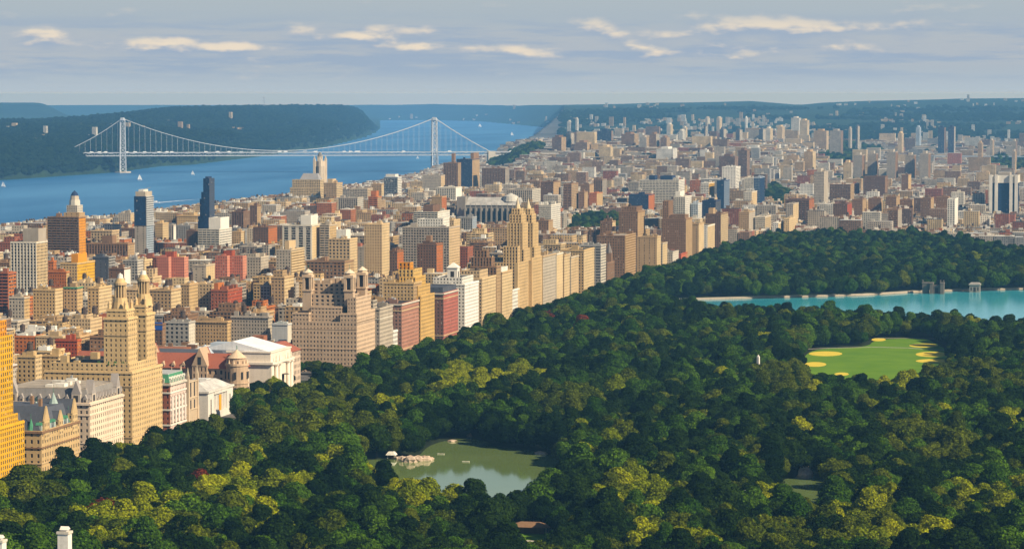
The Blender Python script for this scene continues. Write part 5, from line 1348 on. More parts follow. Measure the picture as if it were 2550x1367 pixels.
 ('navy warehouse slab behind the corner slab', 1748, 1782, 1795, 500, 5150, 'navy', 'slate', 'tight', 'tight', D_(yB=530)),
 ('white apartment block near the navy warehouse', 1722, 1738, 1748, 507, 5000, 'steel', 'white', 'grid', 'grid', D_(yB=540)),
 ('blue glass tower pair by the bluff park', 1785, 1803, 1818, 450, 6100, 'navy', 'steel', 'glass', 'glass', D_(yB=485, glassm='blue_glass')),
 ('white housing slab with a recessed dark bay', 1798, 1832, 1857, 416, 6900, 'white', 'white', 'sparse', 'bands', D_(yB=460)),
 ('slim blue-grey tower by the bluff park', 1877, 1892, 1904, 442, 6400, 'steel', 'navy', 'glass', 'glass', D_(yB=485, glassm='blue_glass')),
 ('cream corner block along the uptown avenue', 1852, 1872, 1888, 478, 5900, 'pale', 'cream', 'punched', 'punched', D_(yB=500)),
 ('low cream house with a yellow roof sign', 1745, 1765, 1784, 456, 6100, 'white', 'gold', 'bands', 'bands', D_(yB=470)),
 # Harlem
 ('tall grey-brown twin-winged housing tower near the bluff park', 2027, 2052, 2065, 428, 6300, 'warmgrey', 'stone', 'tight', 'tight', D_(yB=508, top=((.2, .6, .2, .8, 6, 'stone', 'blank'),))),
 ('wide brown housing slab with white cap', 2066, 2118, 2137, 459, 6600, 'umber', 'tan', 'grid', 'grid', D_(yB=498, roof='white')),
 ('purple-brown housing slab beyond the white-capped slab', 2150, 2204, 2211, 440, 7000, 'brown', 'umber', 'tight', 'tight', D_(yB=478)),
 ('housing block tinted as if orange-lit, with a pale shaft', 2245, 2262, 2290, 436, 7050, 'umber', 'buff', 'tight', 'punched', D_(yB=476)),  # east wall colour holds the warm light, south wall its shade
 ('long brown slab with navy windows near the park edge', 1958, 2015, 2030, 497, 5600, 'brown', 'rust', 'bands', 'bands', D_(yB=525)),
 ('brown and brick block behind the park edge', 2075, 2110, 2127, 508, 5400, 'brown', 'red', 'punched', 'punched', D_(yB=540)),
 ('grey banded block behind the park edge', 2212, 2236, 2246, 522, 5150, 'umber', 'stone', 'bands', 'bands', D_(yB=552)),
 ('white church tower block by the tree-lined avenue', 2359, 2378, 2393, 496, 5450, 'white', 'white', 'big', 'sparse', D_(yB=552)),
 ('stepped tan house near the park edge', 1957, 1975, 1992, 508, 5200, 'warmgrey', 'cream', 'punched', 'punched', D_(yB=545)),
 ('sunlit cream block at the edge of the park', 1952, 1965, 1980, 545, 4950, 'cream', 'cream', 'punched', 'punched', D_(yB=580)),
 ('white stepped block at the edge of the park', 1924, 1938, 1952, 555, 4920, 'white', 'cream', 'punched', 'punched', D_(yB=580)),
 ('cream row block facing the park corner', 1880, 1905, 1924, 540, 5050, 'pale', 'cream', 'grid', 'grid', D_(yB=575)),
 ('tan slab beyond the navy slab', 1840, 1865, 1880, 528, 5000, 'tan', 'stone', 'punched', 'punched', D_(yB=560)),
]
for i, x in enumerate([2125, 2160, 2208, 2254, 2290]):
    MID.append((('grey-purple housing tower in the row of towers before the white stadium'), x, x + 22, x + 33 - (i % 2) * 6, 387 - (i % 3) * 4, 8450 + (i % 2) * 60, 'warmgrey', 'umber', 'tight', 'tight', D_(yB=445, top=((.3, .7, .2, .8, 7, 'stone', 'blank'),), group='housing towers before the stadium')))
for i, x in enumerate([2122, 2162, 2206, 2240, 2292, 2330]):
    MID.append((('low brown housing slab in the long row behind the park edge'), x, x + 26 + (i % 2) * 6, x + 36, 497 - (i % 3) * 3, 5750 + (i % 2) * 70, 'umber', 'tan', 'tight', 'tight', D_(yB=520, group='low housing slabs')))
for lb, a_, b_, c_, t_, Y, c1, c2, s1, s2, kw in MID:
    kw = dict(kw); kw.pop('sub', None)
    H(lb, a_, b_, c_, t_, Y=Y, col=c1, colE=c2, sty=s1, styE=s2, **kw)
# state office tower: dark blue glass behind white piers and a blank crown
B = house('state office tower of dark blue glass with white piers and blank white crown', 2464, 2532, 2543, 455, Y=6078, col='navy', colE='navy', sty='glass', glassm='blue_glass', clut=0, yB=533, name='office_tower')
x0, x1, y0, y1, zt = spec(2464, 2532, 2543, 437, 6078)
for f_ in (.02, .22, .76, .95): B.N('pier').box(x0 + (x1 - x0) * f_ - 1, x0 + (x1 - x0) * f_ + 5, y0 - 5.5, y0 - 1.5, -14, zt + 1, C('white'))
B.P('crown').box(x0 - 1, x1 + .5, y0 - 1.4, y0 - .6, zt - 15, zt, C('white')); B.P('crown').box(x1 + 1.2, x1 + 2.4, y0 - .2, y1, zt - 15, zt, C('pale')); B.P('bulkhead').box(x0 + 20, x1 - 14, y0 + 8, y1 - 8, zt - 16, zt + 5, C('warmgrey')); B.finish()

# Masters-like tower with a dark dome
x0, x1, y0, y1, zt = spec(166, 192, 206, 512, 4300)
B = Bld('stepped_tower', 'stepped pale tower with a dark domed top above the balconied slab', 'tower', org=((x0 + x1) / 2, (y0 + y1) / 2, 0))
B.block(x0 - 6, x1 + 2, y0 - 3, y1 + 4, -2, zt - 22, 'stone', 'deco'); B.block(x0, x1, y0, y1, zt - 23, zt, 'stone', 'deco', colE='pale')
cx, cyy = (x0 + x1) / 2, (y0 + y1) / 2; r = (x1 - x0) / 2
B.P('lantern').prism(cx, cyy, r * 1.0, r * .95, zt, zt + 8, 8, C('pale'), rot=.39); B.P('lantern').prism(cx, cyy, r * .8, r * .75, zt + 8, zt + 14, 8, C('stone'), rot=.39); B.P('dome').prism(cx, cyy, r * .72, r * .5, zt + 14, zt + 18, 8, C('navy'), rot=.39); B.P('dome').prism(cx, cyy, r * .5, .2, zt + 18, zt + 22, 8, C('navy'), rot=.39)
claim(x0, x1, y0, y1, 160, 208, 535); B.finish()
# cross-shaped red brick towers
for (lb, pl, pm, pr_, py_, Y) in (('red brick cross-shaped housing tower next to the cream windowless box', 536, 584, 619, 638, 3310), ('red brick cross-shaped housing tower behind the tan twin lantern towers', 390, 438, 470, 641, 3330)):
    x0, x1, y0, y1, zt = spec(pl, pm, pr_, py_, Y); w = x1 - x0
    B = Bld('housing_tower', lb, 'building', org=((x0 + x1) / 2, Y + 10, 0)); pk = (.5, .17, .1)
    B.block(x0, x0 + w * .62, y0, y0 + 26, -2, zt, pk, 'tight', colE=(.62, .25, .15)); B.block(x0 + w * .62 + .05, x0 + w * 1.3, y0 + 9, y0 + 24, -2, zt - .5, pk, 'tight', colE=(.62, .25, .15)); B.block(x0 + w * .3, x0 + w * .75, y0 + 10, y0 + 20, zt - 1, zt + 5.5, 'red', 'sparse')  # east walls a lighter red: sunlight put into the brick colour
    B.tank(x0 + w * .2, y0 + 12, zt, 1.0); B.clutter(x0 + 1, x0 + w * .55, y0 + 3, y0 + 20, zt - .8, 3, pk); claim(x0, x0 + w * 1.3, y0, y0 + 26, pl, pr_, 708); B.finish()
# tower with a blue glass upper half
x0, x1, y0, y1, zt = spec(335, 363, 381, 490, 3985)
B = Bld('glass_tower', 'grey-brown tower whose upper half is dark blue glass with white balconies', 'tower', org=((x0 + x1) / 2, (y0 + y1) / 2, 0)); zs = atY(350, 562, 3985)[2]; zk = atY(350, 478, 3985)[2]
B.block(x0, x1, y0, y1, -2, zs, 'warmgrey', 'sparse', colE='steel', styE='balcony'); B.block(x0 - .5, x1 + .4, y0 - .5, y1 + .4, zs + .02, zt, 'navy', 'glass', colE='silver', styE='balcony', glassm='blue_glass'); B.block(x0 + 1, x1 - 1, y0 + 1, y1 - 1, zt - .5, zk, 'stone', 'blank'); B.P('bulkhead').box(x0 + 4, x1 - 5, y0 + 5, y1 - 6, zk - 1, zk + 3, C('white')); B.P('crane').bar((x0 + 6, y0 + 8, zk + 2), (x1 + 4, y0 + 8, zk + 6), .35, C('silver')); claim(x0, x1, y0, y1, 333, 383, 640); B.finish()
# near blocks between the golden house and the lantern towers
H('tan twin-bayed block with a dark light court, beside the golden tower house', 43, 88, 104, 886, Y=2120, col='buff', colE='cream', sty='punched', yB=985, tank=1, clut=4, roof='white')
H('tan block with a sunlit stepped side, near the lantern towers', 104, 146, 174, 884, Y=2150, col='buff', colE='cream', sty='punched', yB=985, clut=4, roof='pale')
H('long low white garage with an arcaded front', 40, 214, 226, 824, Y=2440, col='white', colE='white', sty=(5.5, 5.0, .7, .55, .8, 0, 0), yB=838, roof='silver', clut=8)
H('low red brick school wing with a flat roof', 138, 192, 202, 846, Y=2330, col='red', colE='rust', sty='tight', yB=875, clut=3)
B = house('narrow dark brick house topped by a blue tarpaulin', 385, 404, 411, 806, Y=2520, col='brown', colE='umber', yB=866)
x0, x1, y0, y1, zt, _ = B.dim; B.P('tarpaulin').box(x0 - .2, x1 + .2, y0 - .3, y0 - .1, zt - 5.5, zt + 1.2, (.02, .08, .36)); B.finish()
# all-blue stepped glass tower
x0, x1, y0, y1, zt = spec(506, 521, 534, 445, 4000)
B = Bld('glass_tower', 'stepped midnight blue glass tower rising into the river', 'tower', org=((x0 + x1) / 2, (y0 + y1) / 2, 0))
for (pl, py_, off) in ((506, 445, 0), (501, 479, .3), (497, 496, .6), (492, 538, .9)):
    xa = atY(pl, py_, 4000)[0]; zz = atY(pl, py_, 4000)[2]; B.block(xa, x1 - off, y0 + off, y1 - off, -2, zz, 'navy', 'glass', colE='slate', styE='stripes', glassm='blue_glass')
B.P('bulkhead').box(x0 + 2, x1 - 3, y0 + 3, y1 - 3, zt - 1, zt + 2.5, C('navy')); claim(x0 - 8, x1, y0, y1, 490, 536, 565); B.finish()
# slim tower pier shaft
# tower of the big church by the river, with its stepped cream neighbour
x0, x1, y0, y1, zt = spec(783, 797, 811, 402, 5790)
B = Bld('church', 'tall pale gothic church tower overlooking the river', 'church', org=((x0 + x1) / 2, (y0 + y1) / 2, 8))
rs = (.56, .46, .34); g0 = 6
B.P('tower').box(x0, x1, y0, y1, g0, zt, rs)
for sx in (x0, x1):
    for sy in (y0, y1): B.N('buttress').box(sx - 2.2, sx + 2.2, sy - 2.2, sy + 2.2, g0, zt + 4, sh(rs, 1.1)); B.N('pinnacle').prism(sx, sy, 2.4, .2, zt + 4, zt + 11, 4, rs, rot=.785)
for q in (.33, .67):
    B.N('window').box(x0 + (x1 - x0) * q - 1.3, x0 + (x1 - x0) * q + 1.3, y0 - .1, y0 - .02, zt - 40, zt - 10, (.05, .05, .06)); B.N('window').box(x1 + .02, x1 + .1, y0 + (y1 - y0) * q - 1.3, y0 + (y1 - y0) * q + 1.3, zt - 40, zt - 10, (.05, .05, .06))
w = (x1 - x0); cx, cyy = (x0 + x1) / 2, (y0 + y1) / 2
B.P('tower').box(cx - w * .38, cx + w * .38, cyy - w * .38, cyy + w * .38, zt, zt + 10, sh(rs, .9)); B.P('roof').prism(cx, cyy, w * .48, w * .2, zt + 10, zt + 17, 8, (.25, .24, .22)); B.N('nave').box(x0 - 10, x1 + 4, y1 + 2.4, y1 + 60, g0, g0 + 28, rs); B.N('nave_roof').gable(x0 - 10, x1 + 4, y1 + 2.4, y1 + 60, g0 + 28, g0 + 40, 'y', (.3, .32, .3))
claim(x0, x1, y0, y1, 780, 812, 480); B.finish()
B = house('stepped cream office block with a grey ridge roof beside the tall church tower', 722, 797, 811, 468, Y=5650, col='cream', colE='cream', sty='grid', clut=0, yB=490)
x0, x1, y0, y1, zt, _ = B.dim
B.block(x0 + (x1 - x0) * .05, x0 + (x1 - x0) * .98, y0 + 5, y1 - 4, zt - 1, zt + 15, 'cream', 'grid'); B.P('ridge_roof').hip(x0 + (x1 - x0) * .28, x0 + (x1 - x0) * .92, y0 + 8, y1 - 6, zt + 15, zt + 27, 5, 9, (.3, .28, .27)); B.finish()
# cathedral: long grey nave with buttresses, two front towers, white dome at the crossing
x0, x1, y0, y1, zt = spec(1160, 1292, 1296, 512, 5030)
B = Bld('cathedral', 'long grey stone cathedral nave with dark buttressed side wall', 'cathedral', org=((x0 + x1) / 2, y0 + 20, 0))
cs = (.27, .24, .2)
B.P('wall').box(x0, x1, y0, y0 + 38, 0, zt, sh(cs, .8)); B.P('roof').gable(x0, x1, y0 - 1, y0 + 39, zt, zt + 13, 'x', (.46, .43, .38))  # side wall coloured darker to paint in its shade behind the buttresses
nb = 10
for i in range(nb + 1):
    xc = x0 + (x1 - x0) * i / nb; B.N('buttress').box(xc - 1.3, xc + 1.3, y0 - 8, y0 - .02, 0, zt - 5, cs); B.N('pinnacle').prism(xc, y0 - 6.5, 1.5, .1, zt - 5, zt + 4, 4, cs, rot=.785)
for i in range(nb):
    xc = x0 + (x1 - x0) * (i + .5) / nb; B.N('window').box(xc - 2.0, xc + 2.0, y0 - .1, y0 - .03, zt - 24, zt - 5, (.03, .035, .05))
for dy in (0, 27):
    B.N('front_tower').box(x0 - 15, x0 - .1, y0 - 3 + dy, y0 + 13 + dy, 0, zt + 14, cs)
B.P('dome').prism(x1 - 18, y0 + 19, 15, 12, zt + 6, zt + 15, 16, (.5, .47, .4)); B.P('dome').prism(x1 - 18, y0 + 19, 12, 1, zt + 15, zt + 20, 16, (.5, .47, .4))
claim(x0 - 15, x1, y0 - 8, y0 + 38, 1135, 1296, 560); B.finish()

# far towers: seen through the haze, a few pixels wide
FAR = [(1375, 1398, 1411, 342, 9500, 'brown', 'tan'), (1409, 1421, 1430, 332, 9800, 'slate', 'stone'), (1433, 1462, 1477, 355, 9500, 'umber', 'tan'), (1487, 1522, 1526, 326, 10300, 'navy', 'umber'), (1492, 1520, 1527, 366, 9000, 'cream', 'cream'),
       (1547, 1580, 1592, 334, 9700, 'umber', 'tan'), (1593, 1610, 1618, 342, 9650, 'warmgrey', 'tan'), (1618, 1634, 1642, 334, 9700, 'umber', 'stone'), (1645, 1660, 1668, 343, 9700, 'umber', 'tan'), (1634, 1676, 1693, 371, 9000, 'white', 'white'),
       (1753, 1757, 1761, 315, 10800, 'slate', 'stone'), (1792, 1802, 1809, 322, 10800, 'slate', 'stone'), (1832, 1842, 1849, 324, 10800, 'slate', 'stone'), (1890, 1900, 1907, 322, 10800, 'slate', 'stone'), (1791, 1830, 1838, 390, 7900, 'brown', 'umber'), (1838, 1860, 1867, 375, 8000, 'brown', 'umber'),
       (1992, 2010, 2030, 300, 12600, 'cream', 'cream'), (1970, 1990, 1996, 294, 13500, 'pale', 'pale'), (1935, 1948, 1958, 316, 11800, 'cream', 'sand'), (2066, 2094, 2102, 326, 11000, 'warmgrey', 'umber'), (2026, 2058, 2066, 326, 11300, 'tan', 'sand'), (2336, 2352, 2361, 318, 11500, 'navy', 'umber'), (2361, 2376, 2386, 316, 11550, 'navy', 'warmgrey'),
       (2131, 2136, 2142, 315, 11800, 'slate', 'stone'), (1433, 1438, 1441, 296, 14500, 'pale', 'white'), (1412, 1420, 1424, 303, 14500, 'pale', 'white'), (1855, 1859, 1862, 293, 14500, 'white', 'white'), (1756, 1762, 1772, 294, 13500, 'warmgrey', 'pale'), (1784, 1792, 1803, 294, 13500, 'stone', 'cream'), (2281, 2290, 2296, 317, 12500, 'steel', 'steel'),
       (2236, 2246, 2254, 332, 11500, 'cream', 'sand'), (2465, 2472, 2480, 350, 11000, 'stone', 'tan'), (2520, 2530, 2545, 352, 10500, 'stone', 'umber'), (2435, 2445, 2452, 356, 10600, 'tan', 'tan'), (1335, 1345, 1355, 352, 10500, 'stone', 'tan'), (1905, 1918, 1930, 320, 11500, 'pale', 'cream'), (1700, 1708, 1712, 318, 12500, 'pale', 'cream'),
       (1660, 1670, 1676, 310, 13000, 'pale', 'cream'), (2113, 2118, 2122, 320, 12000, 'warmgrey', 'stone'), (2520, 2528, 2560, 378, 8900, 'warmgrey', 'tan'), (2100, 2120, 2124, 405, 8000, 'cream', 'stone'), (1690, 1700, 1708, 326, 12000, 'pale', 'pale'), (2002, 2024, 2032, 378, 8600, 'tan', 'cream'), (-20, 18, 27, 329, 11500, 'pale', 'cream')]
for i, (a_, b_, c_, t_, Y, c1, c2) in enumerate(FAR):
    x0, x1, y0, y1, zt = spec(a_, b_, c_, t_, Y); y1 = max(y1, y0 + 14)
    g0 = float(ground_xy(x1, y0)); g0 = min(g0, zt - 20)
    B = Bld('far_tower', '', 'tower', 'far towers in the haze', (x1, y0, g0))
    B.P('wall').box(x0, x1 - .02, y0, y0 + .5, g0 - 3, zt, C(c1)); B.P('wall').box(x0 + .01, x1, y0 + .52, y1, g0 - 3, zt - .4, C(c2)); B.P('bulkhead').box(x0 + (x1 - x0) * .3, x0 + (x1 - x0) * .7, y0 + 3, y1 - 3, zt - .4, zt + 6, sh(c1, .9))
    w_ = 'broad' if (c_ - a_) > 34 else ('slim' if (c_ - a_) < 14 else 'medium'); 
    pl = 'above the river bank' if a_ < 1540 else ('on the northern ridge' if a_ < 1720 else ('among the four slim towers of the bridge approach' if Y == 10800 else ('beyond the stadium' if a_ > 2200 else 'below the far wooded hills')))
    if a_ < 0: pl = 'on the wooded cliff across the river'
    B.label = '%s hazy tower with %s walls %s' % (w_, {'navy': 'dark blue', 'slate': 'dark', 'umber': 'brown', 'warmgrey': 'grey'}.get(c1, c1), pl)
    B.dimf = 1
    root = B.finish()
    for ch in root.children:
        if ch.name.startswith('wall'): ch.data.materials[0] = MATS['far_masonry']
    claim(x0, x1, y0, y1, a_, c_, t_ + 25)
# ------------------------------------------------------------------ the rest of the city, block by block
for (pl_, pr__, yb_, Yp) in ((1400, 1500, 574, 5000), (1500, 1640, 572, 5000), (1895, 1985, 512, 5900), (2035, 2200, 420, 8300), (1225, 1345, 412, 7500)):
    RECTS.append((1e5, 1e5 + 1, Yp, Yp + 1, pl_, pr__, yb_))
RECTS_A = np.array(RECTS)
def clear_of(x0, x1, y0, y1, m=3.0):
    R = RECTS_A
    return not np.any((R[:, 0] < x1 + m) & (R[:, 1] > x0 - m) & (R[:, 2] < y1 + m) & (R[:, 3] > y0 - m))
def cap_height(x0, x1, y0, y1, zt, g0, lo):
    pa = projv(np.array([x0, x1, x1]), np.array([y0, y0, y1]), np.array([zt] * 3))
    pl, pr_, dep = pa[0].min(), pa[0].max(), (y0 * _cy - x1 * _sy)
    R = RECTS_A
    hit = (R[:, 2] > y0) & (R[:, 4] < pr_) & (R[:, 5] > pl)
    if np.any(hit):
        yb = R[hit, 6].max()
        zmax = CAM_Z - (yb - HOR) / F_PX * dep
        zt = min(zt, max(zmax, g0 + lo))
    if 0.5 * (pl + pr_) < 1420:                      # roofs stay below the skyline against the river
        sk = float(np.interp(0.5 * (pl + pr_), SKY_X, SKY_Y)); zt = min(zt, max(CAM_Z - (sk - HOR) / F_PX * dep, g0 + 8))
    return zt
SKY_X = [0, 60, 120, 330, 420, 560, 640, 720, 860, 1000, 1100, 1250, 1340, 1420]; SKY_Y = [566, 560, 552, 540, 522, 508, 494, 488, 474, 456, 446, 428, 404, 380]
rf = random.Random(21)
UW = [('tan', 5), ('buff', 4), ('cream', 4), ('sand', 3), ('umber', 4), ('brown', 2), ('brick', 3), ('rust', 2), ('grey', 2), ('warmgrey', 3), ('white', 1), ('pale', 2), ('stone', 3)]
HA = [('tan', 5), ('cream', 3), ('sand', 3), ('buff', 3), ('umber', 5), ('brown', 2), ('brick', 2), ('rust', 1), ('grey', 3), ('warmgrey', 4), ('white', 2), ('pale', 3), ('stone', 5)]
def pick(pal): return rf.choices([p[0] for p in pal], [p[1] for p in pal])[0]
ROOFS = ['tar', 'tar', 'silver', 'white', 'warmgrey', 'grey', 'stone', 'pale', 'umber', 'umber']
fills = []
def row_of(yc, half, xmin, xmax, zone):
    """the buildings of one block, as two rows back to back"""
    for (ya, yb) in ((yc - half, yc - 1.5), (yc + 1.5, yc + half)):
        x = xmax
        while x > xmin:
            if zone == 'uws':
                ave = min(abs((x + 690) % 260), 260 - abs((x + 690) % 260)) < 60
                tall = rf.random() < (.6 if ave else .32)
                w = rf.uniform(18, 34) if tall else rf.uniform(12, 30); h = rf.uniform(34, 58) if tall else rf.uniform(14, 26)
            elif zone == 'har':
                tall = rf.random() < .09
                w = rf.uniform(22, 40) if tall else rf.uniform(14, 42); h = rf.uniform(32, 52) if tall else rf.uniform(13, 23)
            else:
                tall = rf.random() < .05
                w = rf.uniform(28, 70); h = rf.uniform(35, 60) if tall else rf.uniform(13, 26)
            x0 = x - w
            yb_ = yb if rf.random() < .8 else yb - rf.uniform(2, 8)
            fills.append((x0 + rf.uniform(0, .8), x, ya, yb_, h, tall, zone))
            x = x0 - (rf.uniform(.2, 1.2) if rf.random() < .86 else rf.uniform(6, 22))
for k in range(22, 62):
    y = 100 + k * 80.5
    xl = -0.415 * y - 60
    row_of(y + 40, 31, xl, -695 - 62, 'uws')        # behind the park row
for k in range(59, 112):
    y = 100 + k * 80.5
    for xa, xb in [(-690 - 255 * (j + 1) + 22, -690 - 255 * j) for j in range(-3, 13)]:
        if k < 62 and xb < -700: continue
        if xb < -0.42 * y or xa > -0.03 * y: continue
        row_of(y + 40, 31, max(xa, -0.42 * y), xb, 'har')
for y in np.arange(9150, 13500, 130):
    for xa, xb in [(-690 - 300 * (j + 1) + 26, -690 - 300 * j) for j in range(-3, 20)]:
        if xb < -0.42 * y or xa > -0.03 * y: continue
        row_of(y, 42, max(xa, -0.42 * y), xb, 'far')
city = MB(); indiv = []
cand = []
for (x0, x1, y0, y1, h, tall, zone) in fills:
    cx, cyy = (x0 + x1) / 2, (y0 + y1) / 2
    if x0 < -676 < x1 + 20 and False: continue
    p, dpt = colD(np.array(cx), np.array(cyy)); p = float(p)
    if p < -80 or p > 2630: continue
    if zone != 'uws' and cyy < 4905 and cx > -690: 
        if not (p > 2330 and cyy > 4905 - (p - 2300) * 1.55): continue
    g0 = float(ground(np.array(p), dpt))
    if g0 < -21: continue
    if p < 1400 and dpt > dep_of(tabi(NEAR_SHORE, p)) - 120: continue
    if zone == 'far' and ((p > 2480 and rf.random() < .5) or (dpt > 11500 and rf.random() < .35)): continue
    if not clear_of(x0, x1, y0, y1, 2.0): continue
    if any(in_poly(np.array([cx]), np.array([cyy]), W_)[0] for W_ in PARKW): continue
    zt = cap_height(x0, x1, y0, y1, g0 + h, g0, 10 if zone == 'uws' else 9)
    cand.append((x0, x1, y0, y1, g0, zt, tall and zt - g0 > 26, zone, p, float(dpt)))
# the ones that show largest become buildings of their own
def shown(c): return (c[5] - c[4]) * (c[1] - c[0] + 10) / c[9] ** 2 * (1 if -10 < c[8] < 2560 else 0)
cand.sort(key=shown, reverse=True)
def near_mark(p, y):
    marks = [(110, 2650, 'the white-piered tower'), (300, 2650, 'the tan twin lantern towers'), (470, 2650, 'the grey house by the museum'), (620, 2700, 'the houses facing the museum park'), (800, 2900, 'the triple-towered house'), (960, 3000, 'the slender tan tower'), (1070, 3300, 'the wide gridded slab'),
             (1180, 3400, 'the bright white belvedere house'), (1300, 3700, 'the golden twin deco towers'), (1450, 4000, 'the cream park row'), (1570, 4300, 'the balcony slab'), (180, 3700, 'the balcony-ringed slab'), (520, 4000, 'the midnight blue tower'), (350, 3900, 'the blue-topped tower'), (570, 3400, 'the red brick housing towers'), (740, 3600, 'the dark-shafted slab'), (1150, 4600, 'the cathedral'), (1700, 4700, 'the brown crowned tower'), (2000, 5000, 'the park edge uptown')]
    m = min(marks, key=lambda m: abs(m[0] - p) * 3 + abs(m[1] - y)); return m[2]
CW = dict(tan='tan', buff='buff', cream='cream', sand='sandy', umber='brown', brown='dark brown', brick='brick red', rust='rust red', grey='grey', warmgrey='warm grey', white='white', pale='pale', stone='stone grey')
NI = 165
for i, (x0, x1, y0, y1, g0, zt, tall, zone, p, dpt) in enumerate(cand):
    col = pick(UW if zone == 'uws' else HA); rcol = rf.choice(ROOFS)
    if i < NI:
        h = zt - g0; fl = max(2, int(round(h / 3.3)))
        sty = rf.choice(['punched', 'punched', 'punched', 'tight', 'big', 'grid', 'bands'] if tall else ['punched', 'tight', 'big'])
        nt = 1 if rf.random() < .5 else 0
        rooft = 'rooftop tank' if nt else ('pale roof' if rcol in ('silver', 'white', 'pale', 'stone') else 'dark roof')
        lab = '%s %d-floor %s, %s, near %s' % (CW[col], fl, 'apartment block' if h > 26 else 'house row', rooft, near_mark(p, y0))
        B = Bld('apartment_block' if h > 26 else 'row_house', lab, 'building', 'houses of the side streets', ((x0 + x1) / 2, (y0 + y1) / 2, g0))
        B.block(x0, x1, y0, y1, g0 - 2, zt, sh(col, rf.uniform(.85, 1.12)), sty, roof=rcol, cornice=rf.choice([0, .4, .7]))
        B.clutter(x0 + .6, x1 - .6, y0 + 1, y1 - 1, zt - .8, rf.randint(2, 5), col if rf.random() < .6 else 'white', rf, 4.5)
        if h > 26 and rf.random() < .45: B.block(x0 + (x1 - x0) * .2, x0 + (x1 - x0) * .75, y0 + (y1 - y0) * .25, y0 + (y1 - y0) * .8, zt - 1, zt + rf.uniform(3, 7), col, 'punched', roof=rcol)
        if nt: B.tank(x0 + (x1 - x0) * rf.uniform(.25, .75), y0 + (y1 - y0) * rf.uniform(.3, .7), zt + .3, rf.uniform(.9, 1.3))
        B.finish()
    else:
        k = rf.uniform(.8, 1.15); c = sh(col, k)
        city.box(x0, x1, y0, y1, g0 - 4, zt, c)
        city.box(x0 + .4, x1 - .4, y0 + .4, y1 - .4, zt, zt + .35, sh(rcol, rf.uniform(.7, 1.2)), alpha=0)
        for q in range(rf.randint(1, 3) if dpt < 7500 else rf.randint(0, 1)):
            w = rf.uniform(2.5, 7); bx = rf.uniform(x0 + 1, max(x0 + 1.1, x1 - w - 1)); by = rf.uniform(y0 + 1, max(y0 + 1.1, y1 - w - 1)); city.box(bx, bx + w, by, by + w * .8, zt + .35, zt + rf.uniform(2, 5.5), sh(rf.choice([col, 'white', 'pale', 'umber']), rf.uniform(.8, 1.1)), alpha=0)
        if rf.random() < .14 and dpt < 6500: tx_, ty_ = (x0 + x1) / 2, (y0 + y1) / 2; city.prism(tx_, ty_, 1.9, 1.8, zt + 2.5, zt + 6.5, 8, (.08, .055, .04)); city.prism(tx_, ty_, 2, 0, zt + 6.5, zt + 8, 8, (.07, .05, .04))
# scattered houses on the far hills and across the river
for q in range(1500):
    if q < 1150: p = rf.uniform(1390, 2560); d = rf.uniform(11800, 17500)
    elif q < 1250: p = rf.uniform(1390, 2560); d = rf.uniform(17500, 23000)
    elif q < 1400: p = rf.uniform(-20, 640); d = float(dep_of(tabi(FAR_SHORE, p))) + rf.choice([rf.uniform(700, 3200), rf.uniform(1400, 1900)])
    else: p = rf.uniform(960, 1400); d = rf.uniform(24500, 33500)
    z = float(ground(np.array(p), np.array(d)))
    if z < -23: continue
    if vnoise(np.array(p / 60.), np.array(d / 900.)) < -.02: continue
    dx, dy = col_dir(p); x, y = d * float(dx), d * float(dy); w = rf.uniform(8, 24); h = rf.uniform(5, 12) if rf.random() < .92 else rf.uniform(22, 45)
    city.box(x - w / 2, x + w / 2, y, y + 18, z - 4, z + h + 6, sh(rf.choice(['white', 'cream', 'pale', 'stone', 'tan']), rf.uniform(.8, 1.1)))
o = city.build('distant_buildings', 'far_masonry'); tag(o, 'sea of small uptown houses and rooftops stretching into the haze', 'buildings', kind='stuff')
# street trees between the house rows
sp_pts = []
for q in range(900):
    y = rf.uniform(2000, 4900); k = math.floor((y - 100) / 80.5); y = 100 + k * 80.5 + rf.uniform(1.5, 6.5); x = rf.uniform(-0.41 * y, -760)
    if clear_of(x - 3, x + 3, y - 3, y + 3, 1): sp_pts.append((x, y, 0))
for q in range(500):
    y = rf.uniform(5000, 8200); x = rf.uniform(-0.4 * y, -0.05 * y); x = -690 - 255 * round((x + 690) / 255) - 11; sp_pts.append((x, y, float(ground_xy(x, y))))
SPt = np.array(sp_pts); r_ = rng.uniform(4, 7, len(SPt))
scatter('street_trees', SPt, rng.choice([0, 8, 8], len(SPt)) + rng.integers(0, 8, len(SPt)), rng.random(len(SPt)) * 6.3, np.stack([r_, r_, r_ * .95], -1), 'small green street trees between the house rows', 'trees')
# trees of the museum garden, along the avenue front
mg = []
for (px, py) in ((560, 1010), (600, 1000), (640, 985), (680, 978), (650, 1005), (700, 985), (760, 905), (800, 902), (840, 905), (870, 912), (740, 925), (780, 925), (820, 930), (620, 1020), (590, 1035), (715, 960)):
    x, y, z = atZ(px, py + 8, 0); mg.append((x, y, 0))
mg = np.array(mg); r_ = rng.uniform(7.5, 10, len(mg))
scatter('museum_garden_trees', mg, rng.choice([0, 8, 16, 24], len(mg)) + rng.integers(0, 8, len(mg)), rng.random(len(mg)) * 6.3, np.stack([r_, r_, r_ * .95], -1), 'leafy garden trees in front of the brownstone museum', 'trees')
